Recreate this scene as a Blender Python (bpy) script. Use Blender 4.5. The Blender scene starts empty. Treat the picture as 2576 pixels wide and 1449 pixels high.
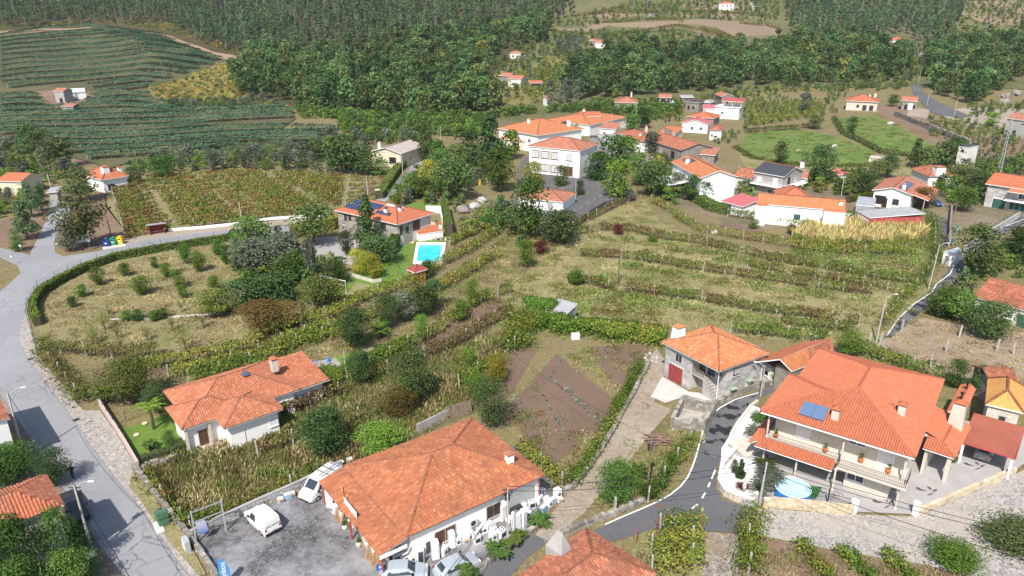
import bpy,math,random
import numpy as np
from mathutils import Vector,Matrix
from mathutils.geometry import delaunay_2d_cdt
# ------ camera, sky, sun, exposure
scene=bpy.context.scene
COL=scene.collection
CAM_H,PITCH,FOC=46.0,math.radians(21),1848.0
cam_d=bpy.data.cameras.new('camera');cam=bpy.data.objects.new('camera',cam_d);COL.objects.link(cam)
cam.location=(0,0,CAM_H);cam.rotation_euler=(math.pi/2-PITCH,0,0)
cam_d.sensor_width=36;cam_d.lens=36*FOC/2576;cam_d.clip_start=1;cam_d.clip_end=6000
scene.camera=cam
SUN_EL,SUN_AZ=math.radians(50),math.radians(197)
world=bpy.data.worlds.new('World');scene.world=world;world.use_nodes=True
wt=world.node_tree;bg=wt.nodes['Background']
sky=wt.nodes.new('ShaderNodeTexSky');sky.sky_type='NISHITA';sky.sun_disc=False
sky.sun_elevation=SUN_EL;sky.sun_rotation=SUN_AZ;sky.air_density=1.0;sky.dust_density=1.5
wt.links.new(sky.outputs[0],bg.inputs[0]);bg.inputs[1].default_value=0.122
sd=bpy.data.lights.new('sun','SUN');sd.energy=4.8;sd.angle=math.radians(0.6);sd.color=(1,.95,.88)
sun=bpy.data.objects.new('sun',sd);COL.objects.link(sun)
sdir=Vector((math.sin(SUN_AZ)*math.cos(SUN_EL),math.cos(SUN_AZ)*math.cos(SUN_EL),math.sin(SUN_EL)))
sun.rotation_euler=sdir.to_track_quat('Z','Y').to_euler();sun.location=(-40,-80,200)
vs=scene.view_settings;vs.view_transform='Standard';vs.look='None';vs.gamma=1;vs.exposure=0.5
vs.use_curve_mapping=False
scene.cycles.max_bounces=5;scene.cycles.diffuse_bounces=3;scene.cycles.transparent_max_bounces=6
scene.cycles.transmission_bounces=3;scene.cycles.glossy_bounces=2
scene.cycles.volume_bounces=0
random.seed(11);RNG=np.random.default_rng(7)
# ------ terrain and surveying
def hgt(x,y):
 x=np.asarray(x,float);y=np.asarray(y,float)
 t=np.maximum(0,y-330)
 h=3.2e-4*t*t
 far=np.maximum(0,y-1100);h=h-3.2e-4*far*far*.55
 w=np.clip(t/220,0,1)
 return h+w*(3.2*np.sin(x/47+1.3)*np.sin(y/61+.4)+2.0*np.sin(x/23+y/31)+4*np.sin(x/130+2)*w)
def hz(x,y):return float(hgt(x,y))
def ray(u,v):
 x=(u-1288)/FOC;y=(v-724.5)/FOC
 return np.array((x,math.cos(PITCH)-y*math.sin(PITCH),-math.sin(PITCH)-y*math.cos(PITCH)))
def at(u,v,h=0.0):
 """ground point (plus height h) that a survey sight line meets"""
 d=ray(u,v)
 if d[2]<-1e-6:
  t=(h-CAM_H)/d[2]
  if d[1]*t<325:return Vector((d[0]*t,d[1]*t,h))
 t=280.0
 while t<1500:
  z=CAM_H+d[2]*t
  if z<hz(d[0]*t,d[1]*t)+h:break
  t+=4
 lo,hi=t-4,t
 for _ in range(12):
  m=(lo+hi)/2
  if CAM_H+d[2]*m<hz(d[0]*m,d[1]*m)+h:hi=m
  else :lo=m
 return Vector((d[0]*hi,d[1]*hi,hz(d[0]*hi,d[1]*hi)+h))
def proj(P):
 P=np.asarray(P,float);dx,dy,dz=P[:,0],P[:,1],P[:,2]-CAM_H
 dep=dy*math.cos(PITCH)-dz*math.sin(PITCH);dn=-dy*math.sin(PITCH)-dz*math.cos(PITCH)
 return 1288+FOC*dx/dep,724.5+FOC*dn/dep
def inside(px,py,poly):
 r=np.zeros(len(px),bool);n=len(poly);j=n-1
 for i in range(n):
  xi,yi=poly[i];xj,yj=poly[j]
  c=((yi>py)!=(yj>py))&(px<(xj-xi)*(py-yi)/((yj-yi) or 1e-9)+xi)
  r^=c;j=i
 return r
def wpoly(uv):return [at(u,v).xy[:] for u,v in uv]
def fill(uv,spacing,jit=.5,ex=()):
 """jittered grid of ground points inside surveyed outlines"""
 W=np.array(wpoly(uv));x0,y0=W.min(0);x1,y1=W.max(0)
 gx,gy=np.meshgrid(np.arange(x0,x1,spacing),np.arange(y0,y1,spacing));n=gx.size
 gx=gx.ravel()+RNG.uniform(-jit,jit,n)*spacing;gy=gy.ravel()+RNG.uniform(-jit,jit,n)*spacing
 k=inside(gx,gy,W.tolist())
 for e in ex:k&=~inside(gx,gy,wpoly(e))
 gx,gy=gx[k],gy[k]
 return np.stack([gx,gy,hgt(gx,gy)],1)
# ------ materials
MATS={}
class NT:
 def __init__(s,name):
  s.m=bpy.data.materials.new(name);s.m.use_nodes=True;s.t=s.m.node_tree;s.t.nodes.clear()
  s.out=s.n('ShaderNodeOutputMaterial')
 def n(s,t,**k):
  x=s.t.nodes.new(t)
  for a,b in k.items():setattr(x,a,b)
  return x
 def l(s,a,b):s.t.links.new(a,b)
 def val(s,sock,v):
  if hasattr(v,'default_value') or hasattr(v,'is_linked'):s.l(v,sock)
  elif isinstance(v,(tuple,list)) and len(v)==3 and sock.type=='RGBA':sock.default_value=(*v,1)
  else :sock.default_value=v
 def noise(s,vec,scale,detail=4,rough=.6,out=0):
  x=s.n('ShaderNodeTexNoise');x.inputs['Scale'].default_value=scale;x.inputs['Detail'].default_value=detail
  x.inputs['Roughness'].default_value=rough
  if vec is not None:s.l(vec,x.inputs['Vector'])
  return x.outputs[out]
 def ramp(s,fac,stops,interp='LINEAR'):
  x=s.n('ShaderNodeValToRGB');x.color_ramp.interpolation=interp;e=x.color_ramp.elements
  while len(e)<len(stops):e.new(.5)
  for i,(p,c) in enumerate(stops):e[i].position=p;e[i].color=(*c,1) if isinstance(c,(tuple,list)) else (c,c,c,1)
  s.l(fac,x.inputs[0]);return x.outputs[0]
 def mix(s,f,a,b,blend='MIX'):
  x=s.n('ShaderNodeMix',data_type='RGBA',blend_type=blend)
  s.val(x.inputs[0],f);s.val(x.inputs[6],a);s.val(x.inputs[7],b);return x.outputs[2]
 def math(s,op,a,b=0.0,c=None):
  x=s.n('ShaderNodeMath',operation=op);s.val(x.inputs[0],a);s.val(x.inputs[1],b)
  if c is not None:s.val(x.inputs[2],c)
  return x.outputs[0]
 def pos(s):return s.n('ShaderNodeNewGeometry').outputs['Position']
 def obj(s):return s.n('ShaderNodeTexCoord').outputs['Object']
 def bsdf(s,col,rough=.8,bump=None,strength=.3,dist=.05,spec=.3,metal=0.,trans=0.):
  b=s.n('ShaderNodeBsdfPrincipled');s.val(b.inputs['Base Color'],col);s.val(b.inputs['Roughness'],rough)
  b.inputs['Specular IOR Level'].default_value=spec;b.inputs['Metallic'].default_value=metal
  b.inputs['Transmission Weight'].default_value=trans
  if bump is not None:
   k=s.n('ShaderNodeBump');k.inputs['Strength'].default_value=strength;k.inputs['Distance'].default_value=dist
   s.l(bump,k.inputs['Height']);s.l(k.outputs[0],b.inputs['Normal'])
  s.l(b.outputs[0],s.out.inputs[0]);return s.m
def plain(name,col,rough=.6,var=.12,scale=1.5,spec=.3,metal=0.):
 """painted or cast surface with slight weathering"""
 if name in MATS:return MATS[name]
 t=NT(name);p=t.pos();f=t.noise(p,scale,5);f2=t.noise(p,scale*9,3)
 a=tuple(c*(1-var) for c in col);b=tuple(min(1,c*(1+var*.6)) for c in col)
 c=t.mix(t.math('MULTIPLY',f2,.5),t.ramp(f,[(.3,a),(.65,b)]),a)
 MATS[name]=t.bsdf(c,rough,f2,.15,.02,spec,metal);return MATS[name]
def foliage(name,cols,trans=.36):
 """leaves: every leaf island picks a tone, every plant shifts it a little"""
 if name in MATS:return MATS[name]
 t=NT(name);g=t.n('ShaderNodeNewGeometry');oi=t.n('ShaderNodeObjectInfo')
 r=t.math('FRACT',t.math('ADD',g.outputs['Random Per Island'],oi.outputs['Random']))
 n=len(cols);c=t.ramp(r,[((i+.5)/n,x) for i,x in enumerate(cols)])
 h=t.n('ShaderNodeHueSaturation');t.l(c,h.inputs['Color'])
 t.l(t.math('MULTIPLY_ADD',oi.outputs['Random'],.05,.462),h.inputs['Hue'])
 t.l(t.math('MULTIPLY_ADD',t.math('FRACT',t.math('MULTIPLY',oi.outputs['Random'],7.3)),.8,.65),h.inputs['Value'])
 d=t.n('ShaderNodeBsdfDiffuse');tr=t.n('ShaderNodeBsdfTranslucent');m=t.n('ShaderNodeMixShader')
 t.l(h.outputs[0],d.inputs[0]);t.l(h.outputs[0],tr.inputs[0]);m.inputs[0].default_value=trans
 t.l(d.outputs[0],m.inputs[1]);t.l(tr.outputs[0],m.inputs[2]);t.l(m.outputs[0],t.out.inputs[0])
 MATS[name]=t.m;return t.m
def vinefol(name,stops,scale=.12):
 """vine leaves whose tone drifts along the row (green, yellow, autumn red), leaf by leaf"""
 t=NT(name);g=t.n('ShaderNodeNewGeometry');p=g.outputs['Position']
 f=t.noise(p,scale,3,.7)
 r=t.math('ADD',t.math('MULTIPLY_ADD',f,1.9,-.72),t.math('MULTIPLY',g.outputs['Random Per Island'],.5))
 c=t.ramp(r,stops)
 k=t.math('MULTIPLY_ADD',t.math('FRACT',t.math('MULTIPLY',g.outputs['Random Per Island'],17.)),.7,.65)
 h=t.n('ShaderNodeHueSaturation');t.l(c,h.inputs['Color']);t.l(k,h.inputs['Value'])
 d=t.n('ShaderNodeBsdfDiffuse');tr=t.n('ShaderNodeBsdfTranslucent');m=t.n('ShaderNodeMixShader')
 t.l(h.outputs[0],d.inputs[0]);t.l(h.outputs[0],tr.inputs[0]);m.inputs[0].default_value=.3
 t.l(d.outputs[0],m.inputs[1]);t.l(tr.outputs[0],m.inputs[2]);t.l(m.outputs[0],t.out.inputs[0])
 MATS[name]=t.m;return t.m
def soil(name,stops,s1=.06,s2=.7,bump=.5,dist=.12,third=None):
 t=NT(name);p=t.pos()
 a=t.noise(p,s1,6,.65);b=t.noise(p,s2,6,.7);d=t.noise(p,s2*7,3,.7)
 f=t.math('ADD',t.math('MULTIPLY',a,.5),t.math('MULTIPLY_ADD',b,.35,t.math('MULTIPLY',d,.2)))
 c=t.ramp(f,stops)
 if third is not None:
  w=t.noise(p,s1*2.3,4,.6);c=t.mix(t.ramp(w,[(.52,0.),(.66,.8)]),c,third)
 sp=t.noise(p,s2*18,2,.6);sq=t.noise(p,s2*5,4,.75)
 c=t.mix(.7,c,t.mix(1.,c,t.ramp(sp,[(.3,.5),(.7,1.4)]),'MULTIPLY'));c=t.mix(.8,c,t.mix(1.,c,t.ramp(sq,[(.36,.6),(.64,1.3)]),'MULTIPLY'))
 MATS[name]=t.bsdf(c,.95,t.math('ADD',b,d),bump,dist,.1);return MATS[name]
def rooftile(name,cols,cw=.26,rl=.36,age=0.3,dark=(.09,.05,.04)):
 """clay tile face: columns and courses in the roof's own metric UV, tone per tile, lichen and soot"""
 t=NT(name);uv=t.n('ShaderNodeUVMap').outputs[0];s=t.n('ShaderNodeSeparateXYZ');t.l(uv,s.inputs[0])
 u=t.math('DIVIDE',s.outputs[0],cw);v=t.math('DIVIDE',s.outputs[1],rl)
 k=t.n('ShaderNodeCombineXYZ');t.l(t.math('FLOOR',u),k.inputs[0]);t.l(t.math('FLOOR',v),k.inputs[1])
 wn=t.n('ShaderNodeTexWhiteNoise',noise_dimensions='3D');t.l(k.outputs[0],wn.inputs[0])
 n=len(cols);c=t.ramp(wn.outputs[0],[((i+.5)/n,x) for i,x in enumerate(cols)])
 p=t.pos();c=t.mix(t.math('MULTIPLY',t.ramp(t.noise(p,.9,6,.7),[(.42,0.),(.72,1.)]),age),c,dark)
 c=t.mix(t.math('MULTIPLY',t.ramp(t.noise(p,5.,4,.7),[(.6,0.),(.75,1.)]),age*.8),c,(.42,.33,.24))
 wave=t.math('ABSOLUTE',t.math('SINE',t.math('MULTIPLY',u,math.pi)))
 fv=t.math('FRACT',v)
 step=t.math('MULTIPLY',t.math('SUBTRACT',1.,fv),.5)
 MATS[name]=t.bsdf(c,.85,t.math('ADD',wave,step),.8,.06,.15);return MATS[name]
def tilepiece(name,cols,age=.3,dark=(.10,.055,.045)):
 t=NT(name);g=t.n('ShaderNodeNewGeometry');oi=t.n('ShaderNodeObjectInfo')
 r=t.math('FRACT',t.math('ADD',g.outputs['Random Per Island'],oi.outputs['Random']))
 n=len(cols);c=t.ramp(r,[((i+.5)/n,x) for i,x in enumerate(cols)])
 p=t.pos();c=t.mix(t.math('MULTIPLY',t.ramp(t.noise(p,.5,6,.75),[(.4,0.),(.72,1.)]),age),c,dark)
 c=t.mix(t.math('MULTIPLY',t.ramp(t.noise(p,4.,4,.7),[(.6,0.),(.74,1.)]),age),c,(.45,.38,.3))
 MATS[name]=t.bsdf(c,.85,t.noise(p,12,3),.2,.02,.15);return MATS[name]
def setts(name,cols,size=.16,joint=(.08,.075,.07),stain=None,squash=.5):
 """small stone setts too fine to pick apart"""
 t=NT(name);p=t.pos();b=t.n('ShaderNodeTexBrick');mp=t.n('ShaderNodeMapping')
 mp.inputs['Rotation'].default_value=(0,0,.5);mp.inputs['Scale'].default_value=(1/size,)*3
 t.l(p,mp.inputs[0]);t.l(mp.outputs[0],b.inputs[0]);b.inputs['Scale'].default_value=1
 b.inputs['Mortar Size'].default_value=.09;b.inputs['Brick Width'].default_value=1.25;b.inputs['Row Height'].default_value=1.
 b.inputs['Color1'].default_value=(*cols[0],1);b.inputs['Color2'].default_value=(*cols[1],1);b.inputs['Mortar'].default_value=(*joint,1)
 v=t.n('ShaderNodeTexVoronoi');v.inputs['Scale'].default_value=1/size*.9;t.l(p,v.inputs['Vector'])
 w=t.n('ShaderNodeRGBToBW');t.l(v.outputs['Color'],w.inputs[0]);w=t.ramp(w.outputs[0],[(.2,.6),(.8,1.25)])
 c=t.mix(.9,b.outputs[0],t.mix(1.,b.outputs[0],w,'MULTIPLY'))
 if stain:c=t.mix(t.ramp(t.noise(p,.17,5,.65),[(.42,0.),(.62,.75)]),c,stain)
 MATS[name]=t.bsdf(c,.75,b.outputs[1],-.4,.02,.25);return MATS[name]
def glassy(name,col,rough=.08):
 if name in MATS:return MATS[name]
 t=NT(name);MATS[name]=t.bsdf(col,rough,spec=.6);return t.m
def carpaint(name,col):
 t=NT(name);m=t.bsdf(col,.3,spec=.5);b=[n for n in t.t.nodes if n.type=='BSDF_PRINCIPLED'][0]
 b.inputs['Coat Weight'].default_value=.6;b.inputs['Coat Roughness'].default_value=.08;MATS[name]=m;return m
# ------ mesh helpers
class MB:
 """collects faces and links them as one mesh object"""
 def __init__(s):s.v=[];s.f=[];s.mi=[];s.uv={}
 def poly(s,pts,mi=0,uv=None):
  b=len(s.v);s.v+=[tuple(p) for p in pts];s.f.append(tuple(range(b,b+len(pts))));s.mi.append(mi)
  if uv:s.uv[len(s.f)-1]=uv
  return s
 def box(s,x0,x1,y0,y1,z0,z1,mi=0,M=None):
  c=[(x0,y0,z0),(x1,y0,z0),(x1,y1,z0),(x0,y1,z0),(x0,y0,z1),(x1,y0,z1),(x1,y1,z1),(x0,y1,z1)]
  if M is not None:c=[tuple(M@Vector(q)) for q in c]
  b=len(s.v);s.v+=c
  for f in ((3,2,1,0),(4,5,6,7),(0,1,5,4),(1,2,6,5),(2,3,7,6),(3,0,4,7)):
   s.f.append(tuple(b+i for i in f));s.mi.append(mi)
  return s
 def tube(s,pts,r,n=6,mi=0,cap=True):
  pts=[Vector(p) for p in pts];rs=r if isinstance(r,(list,tuple)) else [r]*len(pts);rings=[]
  for i,p in enumerate(pts):
   d=(pts[min(i+1,len(pts)-1)]-pts[max(i-1,0)]).normalized()
   a=d.orthogonal().normalized() if i==0 else (a0-d*a0.dot(d)).normalized()
   a0=a;c=d.cross(a);b=len(s.v)
   for k in range(n):
    t=2*math.pi*k/n;s.v.append(tuple(p+(a*math.cos(t)+c*math.sin(t))*rs[i]))
   rings.append(b)
  for i in range(len(rings)-1):
   for k in range(n):
    s.f.append((rings[i]+k,rings[i]+(k+1)%n,rings[i+1]+(k+1)%n,rings[i+1]+k));s.mi.append(mi)
  if cap:
   s.f.append(tuple(rings[0]+k for k in reversed(range(n))));s.mi.append(mi)
   s.f.append(tuple(rings[-1]+k for k in range(n)));s.mi.append(mi)
  return s
 def lathe(s,prof,n=12,c=(0,0,0),mi=0):
  return s.tube2([(c[0],c[1],c[2]+z,r) for z,r in prof],n,mi)
 def tube2(s,st,n,mi):
  rings=[]
  for x,y,z,r in st:
   b=len(s.v);rings.append(b)
   for k in range(n):t=2*math.pi*k/n;s.v.append((x+r*math.cos(t),y+r*math.sin(t),z))
  for i in range(len(rings)-1):
   for k in range(n):s.f.append((rings[i]+k,rings[i]+(k+1)%n,rings[i+1]+(k+1)%n,rings[i+1]+k));s.mi.append(mi)
  s.f.append(tuple(rings[0]+k for k in reversed(range(n))));s.mi.append(mi)
  s.f.append(tuple(rings[-1]+k for k in range(n)));s.mi.append(mi);return s
 def prism(s,outline,z0,z1,mi=0,top=None):
  a=sum(outline[i][0]*outline[(i+1)%len(outline)][1]-outline[(i+1)%len(outline)][0]*outline[i][1] for i in range(len(outline)))
  if a<0:outline=outline[::-1]
  n=len(outline);b=len(s.v)
  s.v+=[(x,y,z0) for x,y in outline]+[(x,y,z1) for x,y in outline]
  s.f.append(tuple(b+i for i in reversed(range(n))));s.mi.append(mi)
  s.f.append(tuple(b+n+i for i in range(n)));s.mi.append(mi if top is None else top)
  for i in range(n):s.f.append((b+i,b+(i+1)%n,b+n+(i+1)%n,b+n+i));s.mi.append(mi)
  return s
 def mesh(s,name,mats,smooth=False):
  me=bpy.data.meshes.new(name);me.from_pydata(s.v,[],s.f)
  for m in (mats if isinstance(mats,(list,tuple)) else [mats]):me.materials.append(m)
  if any(s.mi):me.polygons.foreach_set('material_index',s.mi)
  if s.uv:
   L=me.uv_layers.new(name='UVMap').data
   for i,uv in s.uv.items():
    for k,li in enumerate(me.polygons[i].loop_indices):L[li].uv=uv[k]
  if smooth:me.polygons.foreach_set('use_smooth',[True]*len(s.f))
  me.update();return me
 def build(s,name,mats,parent=None,smooth=False):return link(name,s.mesh(name,mats,smooth),parent)
def link(name,data,parent=None,loc=None,M=None):
 o=bpy.data.objects.new(name,data);COL.objects.link(o)
 if parent is not None:o.parent=parent
 if M is not None:o.matrix_local=M
 elif loc is not None:o.location=loc
 return o
def tag(o,label=None,cat=None,group=None,kind=None):
 if label:o['label']=label
 if cat:o['category']=cat
 if group:o['group']=group
 if kind:o['kind']=kind
 return o
def thing(name,label,cat,loc=(0,0,0),rz=0.,group=None):
 o=bpy.data.objects.new(name,None);COL.objects.link(o);o.location=loc;o.rotation_euler=(0,0,rz)
 o.empty_display_size=.3
 return tag(o,label,cat,group)
KIDS={}
def copy_tree(o,loc=None,rz=None,sc=None,label=None,parent=None):
 c=o.copy();COL.objects.link(c)
 if parent is not None:c.parent=parent
 if loc is not None:c.location=loc
 if rz is not None:c.rotation_euler=(0,0,rz)
 if sc is not None:c.scale=(sc,)*3 if not isinstance(sc,(tuple,list)) else sc
 if label:c['label']=label
 if o.name not in KIDS:KIDS[o.name]=list(o.children)
 for ch in KIDS[o.name]:copy_tree(ch,parent=c)
 return c
def quads(name,V,mat):
 """(N,4,3) array of leaf quads as one mesh"""
 N=len(V);me=bpy.data.meshes.new(name);me.vertices.add(N*4);me.vertices.foreach_set('co',V.astype(np.float32).ravel())
 me.loops.add(N*4);me.loops.foreach_set('vertex_index',np.arange(N*4,dtype=np.int32))
 me.polygons.add(N);me.polygons.foreach_set('loop_start',np.arange(0,N*4,4,dtype=np.int32))
 me.polygons.foreach_set('loop_total',np.full(N,4,np.int32))
 for m in (mat if isinstance(mat,(list,tuple)) else [mat]):me.materials.append(m)
 me.update(calc_edges=True);return me
def join_meshes(name,parts):
 """(mesh, material) pairs as one mesh with several slots"""
 vs_,fs,mi,mats,b=[],[],[],[],0
 for k,me in enumerate(parts):
  n=len(me.vertices);co=np.empty(n*3,np.float32);me.vertices.foreach_get('co',co);vs_.append(co.reshape(-1,3))
  for p in me.polygons:fs.append([b+i for i in p.vertices]);mi.append(k)
  mats.append(me.materials[0]);b+=n
 me=bpy.data.meshes.new(name);me.from_pydata(np.concatenate(vs_).tolist(),[],fs)
 for m in mats:me.materials.append(m)
 me.polygons.foreach_set('material_index',mi);me.update();return me
def leaves(C,Nrm,size,jit=.7,asp=.6,rng=RNG):
 """leaf rhombi round centres C facing roughly along Nrm"""
 n=len(C);size=np.broadcast_to(np.asarray(size,float),(n,))*rng.uniform(.7,1.3,n)
 N=Nrm+rng.normal(0,jit,(n,3));N/=np.linalg.norm(N,axis=1,keepdims=True)+1e-9
 R=rng.normal(size=(n,3));T=np.cross(N,R);T/=np.linalg.norm(T,axis=1,keepdims=True)+1e-9
 B=np.cross(N,T);a=(size*.5)[:,None];b=a*asp
 return np.stack([C-T*a,C-B*b+T*a*.1,C+T*a,C+B*b+T*a*.1],1)
def unit(n,rng=RNG):
 v=rng.normal(size=(n,3));return v/np.linalg.norm(v,axis=1,keepdims=True)
def crown(w,h,z0,blobs,n,leaf,seed,shape='round',fill_=.25,br=(.28,.45)):
 """leaf quads on many overlapping clumps that together make one crown: width w, height h, base z0"""
 rng=np.random.default_rng(seed);C=[];Nn=[]
 per=max(6,n//blobs)
 for b in range(blobs):
  t=rng.random()
  if shape=='cone':zz=t**1.5;rad=(1-zz)*.8+.06
  elif shape=='column':zz=t;rad=.75*math.sin(math.pi*(.15+.75*t))**.5
  elif shape=='umbrella':zz=.55+.45*t;rad=1-.5*(zz-.55)/.45
  else :zz=.5+.5*math.cos(math.pi*rng.random());rad=math.sqrt(max(.05,1-(2*zz-1)**2))*(.9 if zz>.35 else .8)
  a=rng.uniform(0,2*math.pi);q=rad*(rng.random()**.45)*.68
  c=np.array((math.cos(a)*q*w/2,math.sin(a)*q*w/2,z0+h*(.12+.76*zz)))
  s=rng.uniform(*br)*w/2*(1.15 if shape in ('round','umbrella') else .85*(1.1-zz*.5))
  d=unit(per,rng);d[:,2]=np.abs(d[:,2])*np.where(rng.random(per)<.72,1,-1)
  r=s*np.where(rng.random(per)<fill_,rng.uniform(.3,.9,per),rng.uniform(.85,1.12,per))
  zs=.8 if shape!='cone' else .6
  C.append(c+d*r[:,None]*np.array((1,1,zs)));Nn.append(d+np.array((0,0,.35)))
 C=np.concatenate(C);Nn=np.concatenate(Nn);C[:,2]=np.maximum(C[:,2],z0*.6+.05)
 return leaves(C,Nn,leaf,.55,.62,rng)
def trunk(h,r,seed,limbs=4,spread=.3,split=.5,tip=.25):
 rng=random.Random(seed);m=MB();x=rng.uniform(-.05,.05)*h
 m.tube([(0,0,-.15),(x*.3,0,h*split*.5),(x,x*.4,h*split)],[r*1.25,r,r*.8],7)
 for k in range(limbs):
  a=2*math.pi*(k+rng.random()*.6)/max(1,limbs);s=spread*h*rng.uniform(.7,1.1)
  z=h*split;m.tube([(x,x*.4,z-.05),(x+math.cos(a)*s*.5,x*.4+math.sin(a)*s*.5,z+(h-z)*.4),(x+math.cos(a)*s,x*.4+math.sin(a)*s,z+(h-z)*rng.uniform(.7,.95))],[r*.6,r*.38,r*tip*.5],5)
 return m
def scatter(name,pts,protos,scl,label,mat_rot=None,cat=None,tilt=0.):
 """uncountable growth: one object whose points carry instances of a few prototypes"""
 me=bpy.data.meshes.new(name);me.from_pydata(np.asarray(pts).tolist(),[],[]);n=len(pts)
 a=me.attributes.new('scl','FLOAT','POINT');a.data.foreach_set('value',np.asarray(scl,np.float32))
 a=me.attributes.new('rot','FLOAT_VECTOR','POINT')
 rv=np.zeros((n,3),np.float32);rv[:,2]=RNG.uniform(0,6.28,n) if mat_rot is None else mat_rot
 a.data.foreach_set('vector',rv.ravel())
 a=me.attributes.new('idx','INT','POINT');a.data.foreach_set('value',RNG.integers(0,len(protos),n).astype(np.int32))
 o=link(name,me);c=bpy.data.collections.new(name+'_kit')
 for p in protos:c.objects.link(bpy.data.objects.new(name+'_clump',p))
 g=bpy.data.node_groups.new(name,'GeometryNodeTree')
 g.interface.new_socket('Geometry',in_out='INPUT',socket_type='NodeSocketGeometry')
 g.interface.new_socket('Geometry',in_out='OUTPUT',socket_type='NodeSocketGeometry')
 i=g.nodes.new('NodeGroupInput');q=g.nodes.new('NodeGroupOutput');ip=g.nodes.new('GeometryNodeInstanceOnPoints')
 ci=g.nodes.new('GeometryNodeCollectionInfo');ci.inputs['Collection'].default_value=c
 ci.inputs['Separate Children'].default_value=True;ci.inputs['Reset Children'].default_value=True
 def attr(nm,dt):
  x=g.nodes.new('GeometryNodeInputNamedAttribute');x.data_type=dt;x.inputs[0].default_value=nm;return x.outputs[0]
 L=g.links.new;L(i.outputs[0],ip.inputs['Points']);L(ci.outputs[0],ip.inputs['Instance'])
 ip.inputs['Pick Instance'].default_value=True
 L(attr('idx','INT'),ip.inputs['Instance Index'])
 er=g.nodes.new('FunctionNodeEulerToRotation');L(attr('rot','FLOAT_VECTOR'),er.inputs[0]);L(er.outputs[0],ip.inputs['Rotation'])
 L(attr('scl','FLOAT'),ip.inputs['Scale']);L(ip.outputs[0],q.inputs[0])
 md=o.modifiers.new('scatter','NODES');md.node_group=g
 return tag(o,label,cat,None,'stuff')
def sheet(name,uv,lift,mat,step=0,kind='structure',label=None):
 """a surveyed surface draped over the ground"""
 W=wpoly(uv);pts=[Vector(p) for p in W]
 n=len(pts);far=max(p[1] for p in W)>325
 if far and not step:step=8
 dense=[]
 if step:
  for i in range(n):
   a,b=pts[i],pts[(i+1)%n];k=max(1,int((b-a).length/step))
   dense+=[a.lerp(b,j/k) for j in range(k)]
 else :dense=pts
 m=len(dense);extra=[]
 if step:
  A=np.array([p[:] for p in dense]);x0,y0=A.min(0);x1,y1=A.max(0)
  gx,gy=np.meshgrid(np.arange(x0+step/2,x1,step),np.arange(y0+step/2,y1,step));gx=gx.ravel();gy=gy.ravel()
  k=inside(gx,gy,A.tolist());extra=[Vector((x,y)) for x,y in zip(gx[k],gy[k])]
 r=delaunay_2d_cdt(dense+extra,[(i,(i+1)%m) for i in range(m)],[],1,1e-4)
 V=[(p.x,p.y,hz(p.x,p.y)+lift) for p in r[0]];F=[]
 for f in r[2]:
  a,b,c=(Vector(V[i]) for i in f[:3])
  F.append(list(f) if (b-a).cross(c-a).z>0 else list(reversed(f)))
 me=bpy.data.meshes.new(name);me.from_pydata(V,[],F);me.materials.append(mat);me.update()
 return tag(link(name,me),label,None,None,kind)
# ------ palette
GROUND=soil('ground_mat',[(.30,(.05,.065,.02)),(.42,(.12,.115,.045)),(.52,(.21,.175,.085)),(.62,(.17,.13,.075)),(.74,(.26,.21,.115))],.05,.5)
DRY=soil('dry_grass_mat',[(.3,(.09,.105,.035)),(.42,(.18,.17,.072)),(.55,(.265,.235,.115)),(.66,(.215,.165,.085)),(.76,(.31,.27,.14))],.06,.55,third=(.115,.145,.04))
ORCH=soil('orchard_mat',[(.32,(.13,.14,.052)),(.45,(.22,.21,.092)),(.56,(.23,.185,.10)),(.68,(.32,.28,.15))],.045,.5,third=(.16,.175,.065))
EARTH=soil('earth_mat',[(.3,(.13,.085,.06)),(.5,(.20,.135,.095)),(.7,(.27,.19,.135))],.08,1.2)
TILL=soil('tilled_mat',[(.35,(.14,.092,.066)),(.55,(.185,.125,.092)),(.7,(.22,.15,.11))],.1,3.,.7,.08)
TERR=soil('terrace_mat',[(.35,(.17,.125,.085)),(.5,(.235,.175,.125)),(.7,(.19,.165,.085))],.03,.25)
LAWN=soil('lawn_mat',[(.35,(.085,.15,.025)),(.52,(.125,.20,.038)),(.68,(.17,.235,.06))],.12,1.6,.4,.04)
PAST=soil('pasture_mat',[(.3,(.055,.10,.022)),(.44,(.10,.16,.036)),(.56,(.14,.19,.055)),(.68,(.20,.185,.09))],.035,.35)
SCRUB=soil('scrub_mat',[(.3,(.05,.065,.025)),(.5,(.11,.115,.05)),(.7,(.21,.17,.095))],.05,.4)
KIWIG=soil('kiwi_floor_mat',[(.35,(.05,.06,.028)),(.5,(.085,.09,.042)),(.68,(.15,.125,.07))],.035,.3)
TRACK=soil('track_mat',[(.3,(.19,.155,.105)),(.48,(.30,.245,.19)),(.7,(.41,.35,.285))],.12,1.1)
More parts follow.
